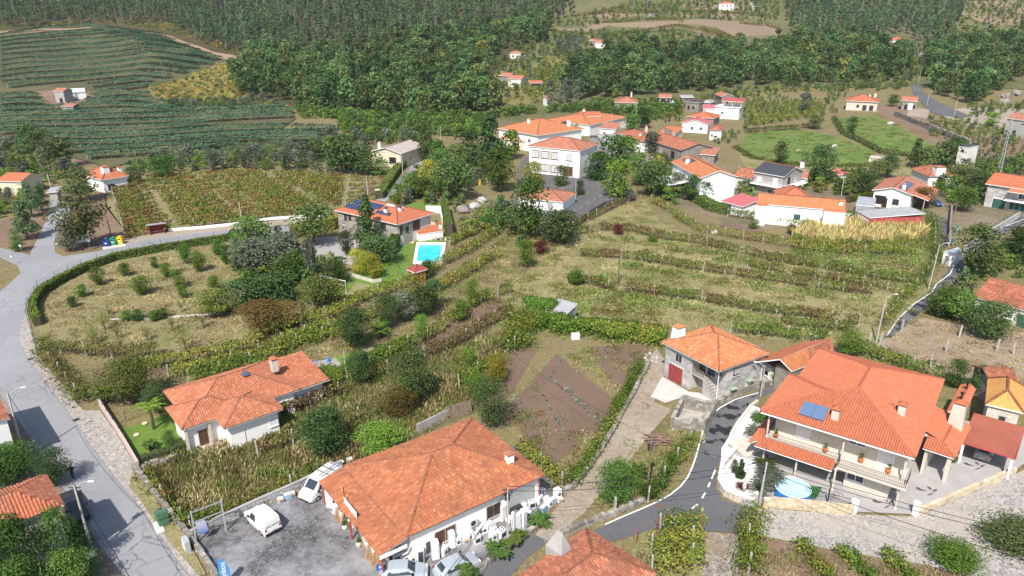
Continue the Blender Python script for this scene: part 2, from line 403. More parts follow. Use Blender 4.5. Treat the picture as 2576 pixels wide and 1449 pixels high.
def asphalt(name,cols,crack=.5,wet=False):
 t=NT(name);p=t.pos();a=t.noise(p,.09,5,.6);b=t.noise(p,2.2,5,.75)
 c=t.ramp(t.math('ADD',t.math('MULTIPLY',a,.6),t.math('MULTIPLY',b,.4)),[(.35,cols[0]),(.65,cols[1])])
 w=t.n('ShaderNodeTexVoronoi',feature='DISTANCE_TO_EDGE');w.inputs['Scale'].default_value=.35
 dd=t.n('ShaderNodeVectorMath',operation='ADD');t.l(p,dd.inputs[0])
 nn=t.n('ShaderNodeTexNoise');nn.inputs['Scale'].default_value=1.1;nn.inputs['Detail'].default_value=5;t.l(p,nn.inputs['Vector']);t.l(nn.outputs[1],dd.inputs[1]);t.l(dd.outputs[0],w.inputs[0])
 k=t.math('MULTIPLY',t.ramp(w.outputs[0],[(.0,1.),(.028,0.)]),t.ramp(t.noise(p,.06,3),[(.45,0.),(.6,crack)]))
 c=t.mix(k,c,(.045,.045,.045))
 ro=.85
 if wet:
  f=t.ramp(t.noise(p,.55,5,.6),[(.50,0.),(.56,1.)]);c=t.mix(f,c,(.024,.024,.026));ro=t.ramp(f,[(0,.85),(1,.42)])
 MATS[name]=t.bsdf(c,ro,t.noise(p,14,3),.2,.02,.25);return MATS[name]
ROAD=asphalt('old_asphalt',((.215,.215,.225),(.285,.285,.295)),.8)
LANE=asphalt('new_asphalt',((.085,.086,.092),(.125,.126,.132)),.1)
WETL=asphalt('wet_asphalt',((.09,.09,.095),(.15,.15,.155)),.0,True)
PAVE=setts('pale_setts',((.42,.385,.35),(.31,.285,.26)),.22,(.22,.20,.18),(.31,.28,.24))
YARD=setts('yard_setts',((.105,.10,.105),(.17,.165,.17)),.28,(.055,.052,.05),(.33,.325,.335))
STREET=setts('street_setts',((.43,.40,.37),(.32,.305,.295)),.17,(.20,.185,.17),(.38,.335,.28))
WORN=setts('worn_setts',((.36,.32,.28),(.22,.19,.16)),.3,(.12,.1,.08),(.24,.18,.12))
CONC=plain('pale_concrete',(.55,.51,.47),.85,.25,.5)
COURT=plain('court_concrete',(.36,.345,.335),.85,.15,.6)
DARKY=soil('school_yard_mat',[(.35,(.075,.073,.072)),(.55,(.125,.12,.118)),(.7,(.20,.19,.18))],.1,.8,.2,.02)
WHITE=plain('white_paint',(.80,.79,.77),.7,.05,.6);LINE=plain('road_paint',(.72,.71,.68),.7,.12,2)
CREAM=plain('cream_render',(.62,.55,.42),.8,.06);DIRTY=plain('stained_white',(.66,.64,.60),.8,.16,.7)
GREYW=plain('grey_render',(.36,.345,.33),.85,.22,.8);STONE=plain('granite',(.40,.385,.375),.85,.22,2.2)
STONED=plain('old_stone',(.26,.235,.205),.9,.4,1.1);MORTAR=plain('lime_mortar',(.52,.50,.47),.9,.12)
STONEW=plain('pale_granite',(.55,.50,.43),.85,.14,1.8);SANDS=plain('sandstone',(.55,.46,.33),.85,.16,1.3);JOINT=plain('joint',(.36,.30,.22),.9,.15)
BROWNS=plain('brown_granite',(.30,.265,.235),.85,.3,1.6)
WOOD=plain('weathered_wood',(.20,.155,.11),.85,.3,3);BROWN=plain('brown_wood',(.10,.05,.03),.6,.2);REDW=plain('red_door',(.28,.05,.045),.55,.18,2)
POST=plain('concrete_post',(.42,.40,.37),.9,.22,2.5);STEM=plain('vine_stem',(.085,.06,.045),.9,.3,3);BARK=plain('bark',(.13,.10,.075),.95,.35,3)
BARKP=plain('pale_bark',(.34,.30,.26),.95,.25,2)
METAL=plain('grey_metal',(.38,.39,.40),.45,.1,2,.5);DARKM=plain('dark_metal',(.035,.036,.04),.45,.1,2,.5);STEEL=plain('steel',(.52,.53,.55),.35,.08,2,.5,.6)
BLACK=plain('black_plastic',(.02,.02,.022),.5,.05);RUBBER=plain('tyre_rubber',(.025,.025,.026),.8,.1)
GLASS=glassy('window_glass',(.035,.045,.055));GLASSB=glassy('blue_glass',(.06,.10,.15));SHUT=plain('pale_shutter',(.66,.66,.67),.7,.05);GREENS=plain('green_shutter',(.03,.10,.08),.6,.1)
ZINC=plain('zinc_sheet',(.33,.345,.36),.55,.2,.8);SLATE=plain('dark_slate',(.055,.057,.065),.6,.15,2);FIBRE=plain('fibre_cement',(.33,.335,.35),.8,.25,1)
REDSH=plain('red_sheet',(.40,.075,.07),.55,.12,1);PINKR=plain('pink_roof',(.44,.12,.13),.75,.15,1)
ORANGE_T=[(.42,.135,.068),(.46,.155,.08),(.385,.12,.06),(.49,.18,.098)]
OLD_T=[(.36,.12,.065),(.45,.17,.09),(.28,.09,.06),(.50,.22,.13),(.40,.14,.075)]
RT_NEW=rooftile('new_clay_tiles',ORANGE_T,age=.12);RT_OR=rooftile('orange_clay_tiles',[(.47,.175,.08),(.51,.20,.095),(.43,.155,.07)],age=.25)
RT_OLD=rooftile('old_clay_tiles',OLD_T,age=.55);RT_PALE=rooftile('pale_grey_tiles',[(.42,.37,.33),(.50,.44,.39),(.36,.31,.28)],age=.3,dark=(.25,.2,.17))
RT_FAR=rooftile('weathered_clay_tiles',[(.42,.17,.11),(.36,.13,.085),(.47,.21,.14)],age=.4)
TP_SHOP=tilepiece('shop_tile',[(.40,.145,.068),(.44,.165,.08),(.33,.11,.055),(.50,.22,.12),(.37,.125,.058),(.42,.15,.068)],.5)
TP_NEW=tilepiece('villa_tile',[(.425,.142,.076),(.455,.156,.085),(.40,.13,.068)],.08)
TP_OR=tilepiece('stone_house_tile',[(.50,.175,.075),(.54,.20,.09),(.44,.145,.06),(.58,.26,.14)],.2)
TP_L=tilepiece('left_villa_tile',[(.41,.15,.078),(.45,.17,.092),(.36,.125,.062),(.50,.21,.125)],.3)
TP_OLD=tilepiece('mossy_tile',OLD_T,.75)
F_DARK=foliage('dark_leaves',[(0.039,0.076,0.027),(0.060,0.116,0.039),(0.095,0.160,0.051)]);F_MID=foliage('green_leaves',[(0.052,0.111,0.025),(0.081,0.164,0.037),(0.127,0.223,0.052)])
F_ORA=foliage('orange_tree_leaves',[(0.036,0.084,0.014),(0.066,0.144,0.022),(0.120,0.216,0.036)])
F_BRI=foliage('bright_leaves',[(0.069,0.149,0.023),(0.115,0.218,0.034),(0.172,0.287,0.057)]);F_YEL=foliage('yellow_green_leaves',[(0.200,0.263,0.025),(0.312,0.350,0.044),(0.413,0.413,0.075)])
F_OLI=foliage('olive_leaves',[(.085,.11,.07),(.13,.16,.11),(.19,.22,.16)]);F_AUT=foliage('autumn_leaves',[(.12,.105,.03),(.18,.14,.045),(.22,.13,.05)])
F_OAK=foliage('oak_leaves',[(0.067,0.112,0.036),(0.106,0.157,0.050),(0.182,0.221,0.077),(0.058,0.096,0.035)]);F_WOOD=foliage('wood_leaves',[(0.053,0.114,0.044),(0.088,0.171,0.056),(0.145,0.236,0.076)])
F_CHES=foliage('chestnut_leaves',[(0.092,0.139,0.029),(0.158,0.198,0.046),(0.224,0.244,0.073)]);F_PINE=foliage('pine_needles',[(0.058,0.118,0.055),(0.098,0.178,0.075),(0.155,0.239,0.105)])
F_EUC=foliage('eucalyptus_leaves',[(0.078,0.121,0.069),(0.129,0.172,0.100),(0.172,0.216,0.129)]);F_HEDGE=foliage('hedge_leaves',[(0.060,0.120,0.017),(0.108,0.192,0.024),(0.168,0.264,0.036)])
F_GRASS=foliage('weed_blades',[(0.135,0.142,0.041),(0.216,0.196,0.068),(0.297,0.250,0.108),(0.121,0.149,0.041)],.2);F_STRAW=foliage('straw_blades',[(0.405,0.338,0.176),(0.297,0.257,0.108),(0.486,0.405,0.230),(0.216,0.216,0.081)],.2)
F_GREENG=foliage('green_blades',[(0.095,0.176,0.034),(0.135,0.230,0.047),(0.203,0.270,0.081)],.2);F_CORN=foliage('corn_blades',[(0.600,0.486,0.203),(0.600,0.594,0.284),(0.486,0.365,0.135),(0.338,0.338,0.108)],.25)
F_FERN=foliage('bracken',[(0.378,0.297,0.068),(0.270,0.243,0.068),(0.446,0.270,0.081)]);F_CAB=foliage('cabbage_leaves',[(0.216,0.300,0.228),(0.312,0.396,0.324),(0.144,0.228,0.144)]);F_PALM=foliage('palm_leaves',[(0.039,0.078,0.019),(0.078,0.143,0.033),(0.117,0.182,0.046)]);F_KIWI=foliage('kiwi_leaves',[(0.035,0.093,0.053),(0.054,0.133,0.069),(0.088,0.179,0.088),(0.136,0.216,0.096)])
F_RED=foliage('red_leaves',[(.12,.03,.025),(.18,.05,.03),(.1,.04,.03)])
V_GRN=vinefol('vine_green',[(.1,(.055,.11,.018)),(.35,(.09,.165,.026)),(.55,(.15,.205,.035)),(.75,(.27,.28,.055)),(.92,(.20,.12,.04))])
V_AUT=vinefol('vine_autumn',[(.1,(.07,.12,.02)),(.34,(.13,.175,.035)),(.52,(.23,.225,.05)),(.68,(.21,.125,.05)),(.82,(.17,.065,.04)),(.96,(.12,.035,.03))],.2)
V_DRY=vinefol('vine_dry',[(.1,(.075,.105,.022)),(.35,(.13,.15,.035)),(.55,(.20,.17,.06)),(.75,(.13,.075,.045)),(.92,(.09,.035,.03))],.2)
V_YEL=vinefol('vine_yellow',[(.1,(.09,.16,.025)),(.35,(.17,.22,.035)),(.6,(.28,.29,.06)),(.8,(.22,.16,.05)),(.95,(.15,.06,.035))],.18)
V_KIWI=vinefol('kiwi_canopy',[(.1,(.045,.095,.058)),(.35,(.065,.125,.072)),(.6,(.095,.16,.09)),(.8,(.13,.18,.095)),(.95,(.17,.19,.11))],.06)
# ------ ground, roads, fields
def ground():
 xs=np.concatenate([np.arange(-1500,-760,60),np.arange(-760,760,9),np.arange(760,1501,60)])
 ys=np.concatenate([[-200,0,40],np.arange(80,330,25),np.arange(330,1000,8),np.arange(1000,1101,50)])
 X,Y=np.meshgrid(xs,ys);Z=hgt(X,Y);nx,ny=len(xs),len(ys)
 V=np.stack([X.ravel(),Y.ravel(),Z.ravel()],1).tolist()
 F=[(j*nx+i,j*nx+i+1,(j+1)*nx+i+1,(j+1)*nx+i) for j in range(ny-1) for i in range(nx-1)]
 me=bpy.data.meshes.new('ground');me.from_pydata(V,[],F);me.materials.append(GROUND)
 me.polygons.foreach_set('use_smooth',[True]*len(F));me.update();tag(link('ground',me),kind='structure')
ground()
ROAD_UV=[(545,1475),(475,1449),(425,1382),(355,1282),(297,1212),(220,1112),(207,1087),(120,970),(75,910),(54,874),(49,850),(55,812),(67,779),(80,750),(97,724),(140,700),(205,668),(285,642),(407,618),(582,592),(690,592),(735,588),(800,575),(900,545),(979,502),(1041,437),(1069,407),(1075,395),
(1060,393),(1049,402),(1019,437),(949,502),(880,530),(800,555),(730,568),(610,577),(475,588),(375,602),(317,615),(250,632),(160,645),(140,637),(136,612),(150,562),(179,527),(172,510),(150,497),(124,505),(122,542),(89,612),(75,642),(0,623),(-60,612),(-60,640),(0,648),(45,670),(52,688),(15,722),(-60,780),(-60,900),(0,990),(65,1087),(117,1169),(210,1299),(250,1374),(312,1449),(330,1475)]
sheet('main_road',ROAD_UV,.05,ROAD)
sheet('road_verge',[(312,1449),(250,1374),(210,1299),(117,1169),(65,1087),(0,990),(-60,900),(-60,1475),(330,1475)],.02,soil('verge_mat',[(.35,(.16,.125,.1)),(.55,(.25,.2,.16)),(.7,(.33,.28,.23))],.2,1.5))
sheet('stone_pavement',[(67,779),(80,830),(97,893),(120,925),(160,970),(190,1012),(212,1035),(252,1035),(290,1087),(337,1165),(350,1195),(330,1225),(360,1270),(400,1330),(440,1380),(500,1449),(545,1475),(475,1449),(425,1382),(355,1282),(297,1212),(220,1112),(207,1087),(120,970),(75,910),(54,874),(49,850),(55,812)],.13,PAVE)
sheet('roadside_strip',[(337,1175),(350,1195),(395,1260),(440,1320),(480,1375),(520,1449),(500,1449),(440,1380),(400,1330),(360,1270),(325,1225)],.15,DRY)
sheet('roadside_sand',[(250,632),(317,615),(375,602),(475,588),(610,577),(700,569),(810,552),(810,543),(700,555),(600,568),(470,579),(375,588),(330,600),(270,622)],.04,TRACK)
sheet('bank',[(172,508),(182,530),(152,562),(140,610),(165,640),(250,628),(330,598),(270,520),(265,470),(230,495)],.03,EARTH)
sheet('bank',[(-60,560),(0,560),(115,505),(120,545),(85,612),(72,640),(0,620),(-60,610)],.03,EARTH)
sheet('dry_vineyard_floor',[(265,470),(330,445),(640,430),(870,445),(985,455),(945,500),(850,530),(690,553),(400,588),(330,600),(265,520)],.03,ORCH)
sheet('orchard_floor',[(97,745),(140,715),(205,682),(285,655),(407,630),(560,605),(640,640),(740,700),(830,750),(760,805),(640,850),(420,880),(250,880),(110,880),(82,845),(80,790)],.03,ORCH)
sheet('dry_field',[(1390,620),(1480,560),(1560,520),(1620,500),(1660,560),(1760,600),(1900,625),(2050,645),(2300,655),(2360,720),(2230,850),(2190,880),(1900,850),(1690,830),(1500,800),(1330,780),(1260,750)],.03,DRY)
sheet('weedy_field',[(345,1180),(470,1120),(710,1030),(900,940),(1060,900),(1260,830),(1300,880),(1250,960),(1190,1040),(860,1180),(640,1285),(482,1355),(420,1300)],.03,soil('weedy_mat',[(.32,(.055,.06,.022)),(.48,(.12,.11,.045)),(.62,(.17,.135,.07)),(.74,(.22,.185,.10))],.07,.6))
for uv in ([(1036,872),(1100,840),(1180,775),(1260,760),(1286,795),(1180,850),(1060,905),(1020,940),(960,950)],[(1190,990),(1300,880),(1350,880),(1290,985),(1230,1040),(1200,1035)],[(1290,1010),(1340,960),(1400,890),(1545,1005),(1535,1060),(1470,1110),(1380,1180),(1280,1040)],
[(1475,872),(1640,868),(1610,920),(1570,985),(1520,940)],[(230,930),(420,895),(600,880),(560,905),(380,945),(240,985)],[(1800,565),(1830,560),(1920,585),(2000,598),(1960,607),(1860,597),(1790,580)]):
 sheet('tilled_soil',uv,.05,TILL)
sheet('dry_plot',[(2192,880),(2227,850),(2322,800),(2400,815),(2480,830),(2620,840),(2620,960),(2500,945),(2400,970),(2310,925),(2240,890)],.04,soil('brown_plot_mat',[(.34,(.20,.155,.105)),(.5,(.29,.22,.155)),(.7,(.36,.29,.21))],.07,.8))
sheet('weedy_plot',[(1590,1400),(1600,1330),(1770,1345),(1765,1470),(1600,1480)],.03,DRY)
sheet('weedy_plot',[(1932,1356),(2135,1396),(2308,1422),(2500,1462),(2400,1500),(1860,1500),(1862,1345)],.03,EARTH)
sheet('village_ground',[(1560,330),(1700,330),(1900,470),(2200,480),(2380,440),(2580,430),(2580,600),(2370,560),(2150,560),(1900,580),(1640,500)],.03,soil('village_mat',[(.35,(.07,.08,.03)),(.5,(.17,.14,.09)),(.65,(.26,.21,.15))],.06,.5))
for uv in ([(305,1081),(355,1163),(470,1120),(440,1075),(425,1040),(345,1068)],[(834,900),(909,880),(946,895),(906,917),(870,930),(845,915)],[(870,693),(1000,640),(1004,602),(1030,600),(1046,612),(1040,665),(1024,702),(960,725),(930,755),(840,755),(800,728)],[(1042,592),(1110,595),(1120,608),(1044,612)],[(1010,515),(1050,508),(1108,510),(1118,532),(1075,535)]):
 sheet('lawn',uv,.05,LAWN)
sheet('bare_turf',[(865,742),(900,712),(945,720),(930,752)],.056,soil('bare_turf_mat',[(.4,(.2,.22,.07)),(.6,(.30,.25,.14))],.2,2))
for uv in ([(1880,335),(2010,325),(2110,345),(2200,380),(2190,412),(2100,418),(1990,412),(1900,397),(1855,370)],[(2095,298),(2200,292),(2270,322),(2340,365),(2425,408),(2330,405),(2212,376),(2120,337)]):
 sheet('pasture',uv,.04,PAST)
sheet('pasture_verge',[(1850,380),(1900,400),(2000,420),(2200,420),(2400,412),(2400,440),(2200,440),(2000,440),(1880,425)],.03,DRY)
sheet('dirt_lane',[(1345,1348),(1430,1240),(1500,1150),(1545,1087),(1590,1000),(1625,920),(1650,875),(1672,905),(1668,960),(1645,1012),(1690,1030),(1640,1087),(1560,1190),(1470,1290),(1385,1364)],.05,TRACK)
sheet('concrete_apron',[(1663,954),(1637,999),(1673,1015),(1713,1002),(1745,1022),(1795,1012),(1758,989),(1733,987),(1668,950)],.09,CONC)
sheet('asphalt_lane',[(1478,1342),(1522,1323),(1615,1283),(1686,1248),(1730,1204),(1750,1149),(1766,1087),(1778,1060),(1813,1022),(1850,1002),(1910,985),(1960,962),(1975,970),(1908,1004),(1893,1022),(1875,1049),(1843,1087),(1816,1144),(1803,1184),(1801,1228),(1819,1259),(1863,1272),(1900,1280),(1898,1345),(1770,1337),(1650,1330),(1553,1360),(1500,1375)],.06,LANE)
sheet('damp_asphalt',[(1768,1140),(1790,1060),(1820,1024),(1855,1008),(1900,996),(1908,1004),(1893,1022),(1872,1049),(1840,1087),(1815,1140),(1800,1165)],.066,WETL)
sheet('asphalt_lane',[(1184,1455),(1274,1386),(1345,1346),(1380,1364),(1330,1400),(1260,1475),(1170,1475)],.055,LANE)
sheet('asphalt_lane',[(2222,852),(2260,800),(2300,762),(2352,722),(2357,715),(2385,680),(2415,635),(2470,590),(2524,556),(2600,535),(2600,555),(2540,578),(2480,620),(2435,660),(2400,700),(2372,722),(2340,760),(2300,800),(2240,850)],.05,WETL)
sheet('asphalt_lane',[(2357,552),(2380,550),(2391,575),(2391,615),(2375,625),(2357,610)],.05,WETL)
sheet('asphalt_lane',[(2290,212),(2315,210),(2325,235),(2370,262),(2410,280),(2440,292),(2420,298),(2350,288),(2325,268),(2300,240)],.2,LANE)
sheet('village_lane',[(1628,395),(1640,392),(1668,440),(1660,450),(1640,440),(1625,415)],.06,ROAD)
sheet('cobbled_street',[(1898,1281),(1932,1281),(2113,1294),(2299,1301),(2317,1297),(2551,1195),(2620,1160),(2620,1480),(2500,1470),(2440,1452),(2308,1418),(2135,1392),(1932,1352),(1898,1345)],.06,STREET)
sheet('cobbled_drive',[(1779,1340),(1858,1345),(1858,1480),(1760,1480)],.05,WORN)
sheet('shop_yard',[(484,1362),(644,1285),(754,1240),(860,1190),(1010,1130),(1290,1120),(1400,1222),(1416,1245),(1342,1335),(1274,1382),(1184,1449),(1150,1480),(560,1480)],.05,YARD)
sheet('villa_terrace',[(1843,1130),(1880,1060),(1930,1030),(2300,1090),(2420,1060),(2600,1080),(2600,1150),(2551,1186),(2317,1290),(2299,1296),(2113,1288),(1932,1272),(1905,1268),(1870,1262),(1830,1250),(1808,1225),(1812,1190),(1830,1150)],.12,COURT)
sheet('white_gravel_bed',[(1815,1130),(1885,1020),(1912,1030),(1905,1060),(1870,1090),(1850,1150),(1915,1165),(1912,1240),(1868,1255),(1830,1245),(1810,1222),(1812,1180)],.16,plain('white_gravel',(.72,.71,.69),.9,.12,6))
sheet('house_court',[(740,625),(790,598),(840,595),(880,598),(905,605),(900,640),(884,668),(830,655),(790,655),(775,640)],.05,plain('gravel_court',(.33,.31,.30),.9,.15,1.5))
sheet('house_terrace',[(1002,592),(1045,570),(1085,558),(1105,566),(1068,575),(1050,583),(1046,596),(1040,614),(1030,612),(1026,600),(1004,602)],.1,plain('terrace_tiles',(.50,.40,.32),.8,.1))
sheet('paved_patio',[(780,912),(845,902),(870,930),(835,960),(820,958)],.08,PAVE)
sheet('palm_bed',[(909,880),(960,868),(1000,870),(946,895)],.06,TRACK)
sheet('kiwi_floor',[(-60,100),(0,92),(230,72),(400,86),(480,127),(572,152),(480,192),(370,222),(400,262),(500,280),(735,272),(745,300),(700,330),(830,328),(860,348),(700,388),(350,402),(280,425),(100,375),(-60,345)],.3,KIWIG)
sheet('farm_yard',[(75,235),(130,228),(225,235),(240,245),(200,262),(150,275),(125,272),(100,245)],.5,EARTH)
sheet('dirt_track',[(-60,88),(0,82),(100,72),(230,69),(330,73),(430,92),(470,108),(540,133),(600,142),(612,150),(560,152),(535,140),(465,112),(455,118),(420,96),(330,77),(230,73),(100,77),(0,87),(-60,94)],.45,soil('red_track_mat',[(.35,(.22,.145,.095)),(.55,(.30,.205,.14)),(.7,(.36,.26,.19))],.05,.5))
sheet('fern_slope',[(370,222),(480,192),(560,158),(640,190),(620,250),(740,268),(560,275),(420,262)],.4,soil('fern_mat',[(.35,(.08,.09,.03)),(.5,(.20,.17,.06)),(.7,(.30,.22,.10))],.05,.4))
sheet('pale_maize_field',[(310,415),(480,378),(700,358),(720,370),(690,385),(520,402),(400,425),(340,428)],.05,soil('maize_mat',[(.35,(.12,.17,.07)),(.6,(.22,.27,.13))],.1,.6))
sheet('sand_field',[(160,405),(210,400),(245,408),(220,418),(180,422)],.06,EARTH)
for uv in ([(1370,68),(1480,72),(1475,58),(1520,50),(1540,62),(1470,80),(1380,78)],[(1530,60),(1700,55),(1730,60),(1660,72),(1540,68)],[(1720,52),(1870,54),(1935,60),(1968,70),(1965,92),(1860,98),(1800,70),(1720,62)],[(1745,75),(1815,92),(1848,110),(1820,106),(1740,80)],[(1540,95),(1610,96),(1600,106),(1540,108)],
[(1456,42),(1520,34),(1640,38),(1560,46)],[(2400,2),(2576,2),(2620,50),(2560,68),(2480,60),(2420,40)],[(1700,10),(1870,14),(1880,44),(1700,46)]):
 sheet('terraced_field',uv,.35,TERR,7)
for uv in ([(1640,28),(1650,32),(1642,44),(1610,50),(1612,48),(1632,42),(1636,34)],[(1477,96),(1490,84),(1492,88),(1482,98)],[(1878,4),(1895,10),(1900,20),(1888,40),(1882,40),(1892,18)]):
 sheet('hill_road',uv,.55,ROAD,5)
sheet('hill_scrub',[(1380,-10),(2420,-10),(2640,10),(2640,230),(2300,215),(2100,220),(1850,235),(1500,300),(1240,330),(1200,240),(1370,100)],.25,SCRUB,12)
sheet('vine_slope',[(1240,250),(1300,190),(1380,140),(1430,150),(1420,200),(1380,250),(1300,270)],.4,soil('slope_mat',[(.35,(.09,.10,.035)),(.55,(.2,.17,.07)),(.7,(.26,.19,.11))],.05,.4),7)
sheet('plot_verge',[(2180,270),(2270,262),(2330,300),(2430,340),(2580,350),(2580,400),(2430,395),(2330,350),(2260,310)],.05,EARTH)
for uv in ([(2360,285),(2430,270),(2580,275),(2580,320),(2430,320)],[(2290,270),(2340,275),(2330,300),(2280,290)]):sheet('gravel_plot',uv,.09,TRACK)
def stripe(pts,w,lift,dash=None,name='edge_line'):
 P=[at(u,v) for u,v in pts];out=MB();acc=0
 for a,b in zip(P,P[1:]):
  d=(b-a);L=d.length;d.normalize();n=Vector((-d.y,d.x,0))*w/2
  out.poly([(a-n)+Vector((0,0,lift)),(b-n)+Vector((0,0,lift)),(b+n)+Vector((0,0,lift)),(a+n)+Vector((0,0,lift))])
 tag(out.build(name,LINE),kind='structure')
stripe([(1522,1321),(1565,1302),(1615,1281),(1655,1263),(1686,1246),(1712,1225),(1730,1202),(1742,1175),(1751,1149),(1760,1115),(1768,1087),(1778,1062),(1795,1040),(1813,1026),(1850,1006),(1908,989)],.16,.085)
for a,b in (((1800,1182),(1790,1206)),((1786,1215),(1781,1227)),((1774,1241),(1766,1255)),((1755,1270),(1740,1281)),((1720,1293),(1699,1303))):stripe([a,b],.18,.087,name='road_dash')
stripe([(2230,846),(2262,800),(2300,765),(2345,735),(2356,715),(2390,690),(2408,650)],.18,.085)
stripe([(2420,640),(2480,600),(2524,572),(2580,550)],.16,.085)
# ------ buildings
def blockmat(name,cols,rough=.85):
 t=NT(name);oi=t.n('ShaderNodeObjectInfo');p=t.pos();n=len(cols)
 c=t.ramp(oi.outputs['Random'],[((i+.5)/n,x) for i,x in enumerate(cols)])
 f=t.noise(p,2.5,5,.7);c=t.mix(1.,c,t.ramp(f,[(.3,.72),(.65,1.15)]),'MULTIPLY')
 MATS[name]=t.bsdf(c,rough,t.noise(p,8,4),.4,.03,.2);return MATS[name]
BL_GREY=blockmat('grey_granite_block',[(.36,.35,.345),(.43,.42,.41),(.31,.305,.30),(.47,.455,.44)])
BL_BROWN=blockmat('brown_granite_block',[(.27,.235,.205),(.33,.29,.25),(.23,.20,.18),(.38,.34,.30)])
BL_PALE=blockmat('pale_granite_block',[(.55,.50,.43),(.60,.55,.47),(.48,.43,.36)])
BL_SAND=blockmat('sandstone_block',[(.52,.42,.28),(.60,.51,.36),(.44,.36,.25),(.56,.50,.40)])
BL_OLD=blockmat('mossy_block',[(.22,.20,.17),(.30,.27,.23),(.16,.15,.13),(.36,.33,.29)])
UNIT={}
def unit_block(mat):
 if mat.name not in UNIT:
  UNIT[mat.name]=MB().box(0,1,0,1,0,1).mesh('stone_block',mat)
 return UNIT[mat.name]
TILES={}
def tile_shape(cw,rl,mat):
 k=(cw,rl,mat.name)
 if k not in TILES:
  V,F=[],[]
  for j,(v,lift) in enumerate(((-.56,.045),(.56,.012))):
   for i in range(5):
    a=math.pi*i/4;V.append((-math.cos(a)*cw*.5,v*rl,lift+math.sin(a)*cw*.46))
  for i in range(4):F.append((i,i+1,6+i,5+i))
  F.append((4,3,2,1,0))
  TILES[k]=(np.array(V),F)
 return TILES[k]
def roof(root,faces,mat,thick=.14,piece=None,cw=.25,rl=.36,caps=True,name='roof',capmat=None,most=300,capr=.13):
 """sloping faces (eave edge first); near roofs also get their clay tiles one by one"""
 m=MB();edges={}
 fr=[]
 for f in faces:
  P=[Vector(p) for p in f];u=(P[1]-P[0]).normalized();n=(P[1]-P[0]).cross(P[2]-P[0]).normalized()
  if n.z<0:P.reverse();u=(P[1]-P[0]).normalized() if False else -u;n=-n
  v=n.cross(u);o=Vector(f[0]);fr.append((P,o,u,v,n))
  m.poly([p+n*.0 for p in P],0,[((p-o).dot(u),(p-o).dot(v)) for p in P])
  m.poly([p-Vector((0,0,thick)) for p in reversed(P)],1)
  for a,b in zip(P,P[1:]+P[:1]):
   k=tuple(sorted((tuple(round(x,2) for x in a),tuple(round(x,2) for x in b))));edges.setdefault(k,[]).append((a,b))
 ridges=[]
 for k,l in edges.items():
  if len(l)==1:
   a,b=l[0];d=Vector((0,0,thick));m.poly([a,a-d,b-d,b],1)
  else :ridges.append(l[0])
 r=m.build(name,[mat,WHITE if mat is not RT_OLD else GREYW],root)
 if caps and ridges:
  cm=MB()
  for a,b in ridges:
   if abs(a.z-b.z)<.02 or True:
    L=(b-a).length;k=max(1,int(L/.45))
    for i in range(k):
     p,q=a.lerp(b,i/k),a.lerp(b,(i+1.08)/k);cm.tube([p+Vector((0,0,.02)),q+Vector((0,0,.05))],[capr,capr*1.15],6)
  cm.build('ridge_cap',capmat or (CAPN if piece is TP_NEW else CAPO),r)
 if piece:
  T,TF=tile_shape(cw,rl,piece);W=root.matrix_basis;camp=Vector(cam.location);items=[]
  for P,o,u,v,n in fr:
   wn=W.to_3x3()@n;c=W@P[0]
   q2=[((p-o).dot(u),(p-o).dot(v)) for p in P]
   x0,x1=min(q[0] for q in q2),max(q[0] for q in q2);y0,y1=min(q[1] for q in q2),max(q[1] for q in q2)
   gx,gy=np.meshgrid(np.arange(x0+cw/2,x1,cw),np.arange(y0+rl*.42,y1,rl));gx,gy=gx.ravel(),gy.ravel()
   k=inside(gx,gy,q2)
   seen=wn.dot(camp-c)>0
   for x,y in zip(gx[k],gy[k]):
    p=o+u*x+v*y;items.append((seen,(W@p-camp).length,p,u,v,n))
  items.sort(key=lambda t:(not t[0],t[1]))
  me=bpy.data.meshes.new('roof_tile');me.from_pydata(T.tolist(),[],TF);me.materials.append(piece)
  for _,_,p,u,v,n in items[:most]:
   w=random.uniform(-.012,.012)
   M=Matrix(((u.x,v.x,n.x,p.x),(u.y,v.y,n.y,p.y),(u.z,v.z,n.z,p.z+.01+w),(0,0,0,1)))
   link('roof_tile',me,r,M=M)
  rest=items[most:]
  if rest:
   Pn=np.array([i[2][:] for i in rest]);Mx=np.array([[i[3][:],i[4][:],i[5][:]] for i in rest])
   V=np.einsum('tk,nkc->ntc',T,Mx)+Pn[:,None,:]+RNG.normal(0,.008,(len(rest),1,3))
   nt=len(T);F=[[b*nt+i for i in f] for b in range(len(rest)) for f in TF]
   me2=bpy.data.meshes.new('clay_tiles');me2.from_pydata(V.reshape(-1,3).tolist(),[],F);me2.materials.append(piece)
   tag(link('clay_tiles',me2,r),kind='stuff')
 return r
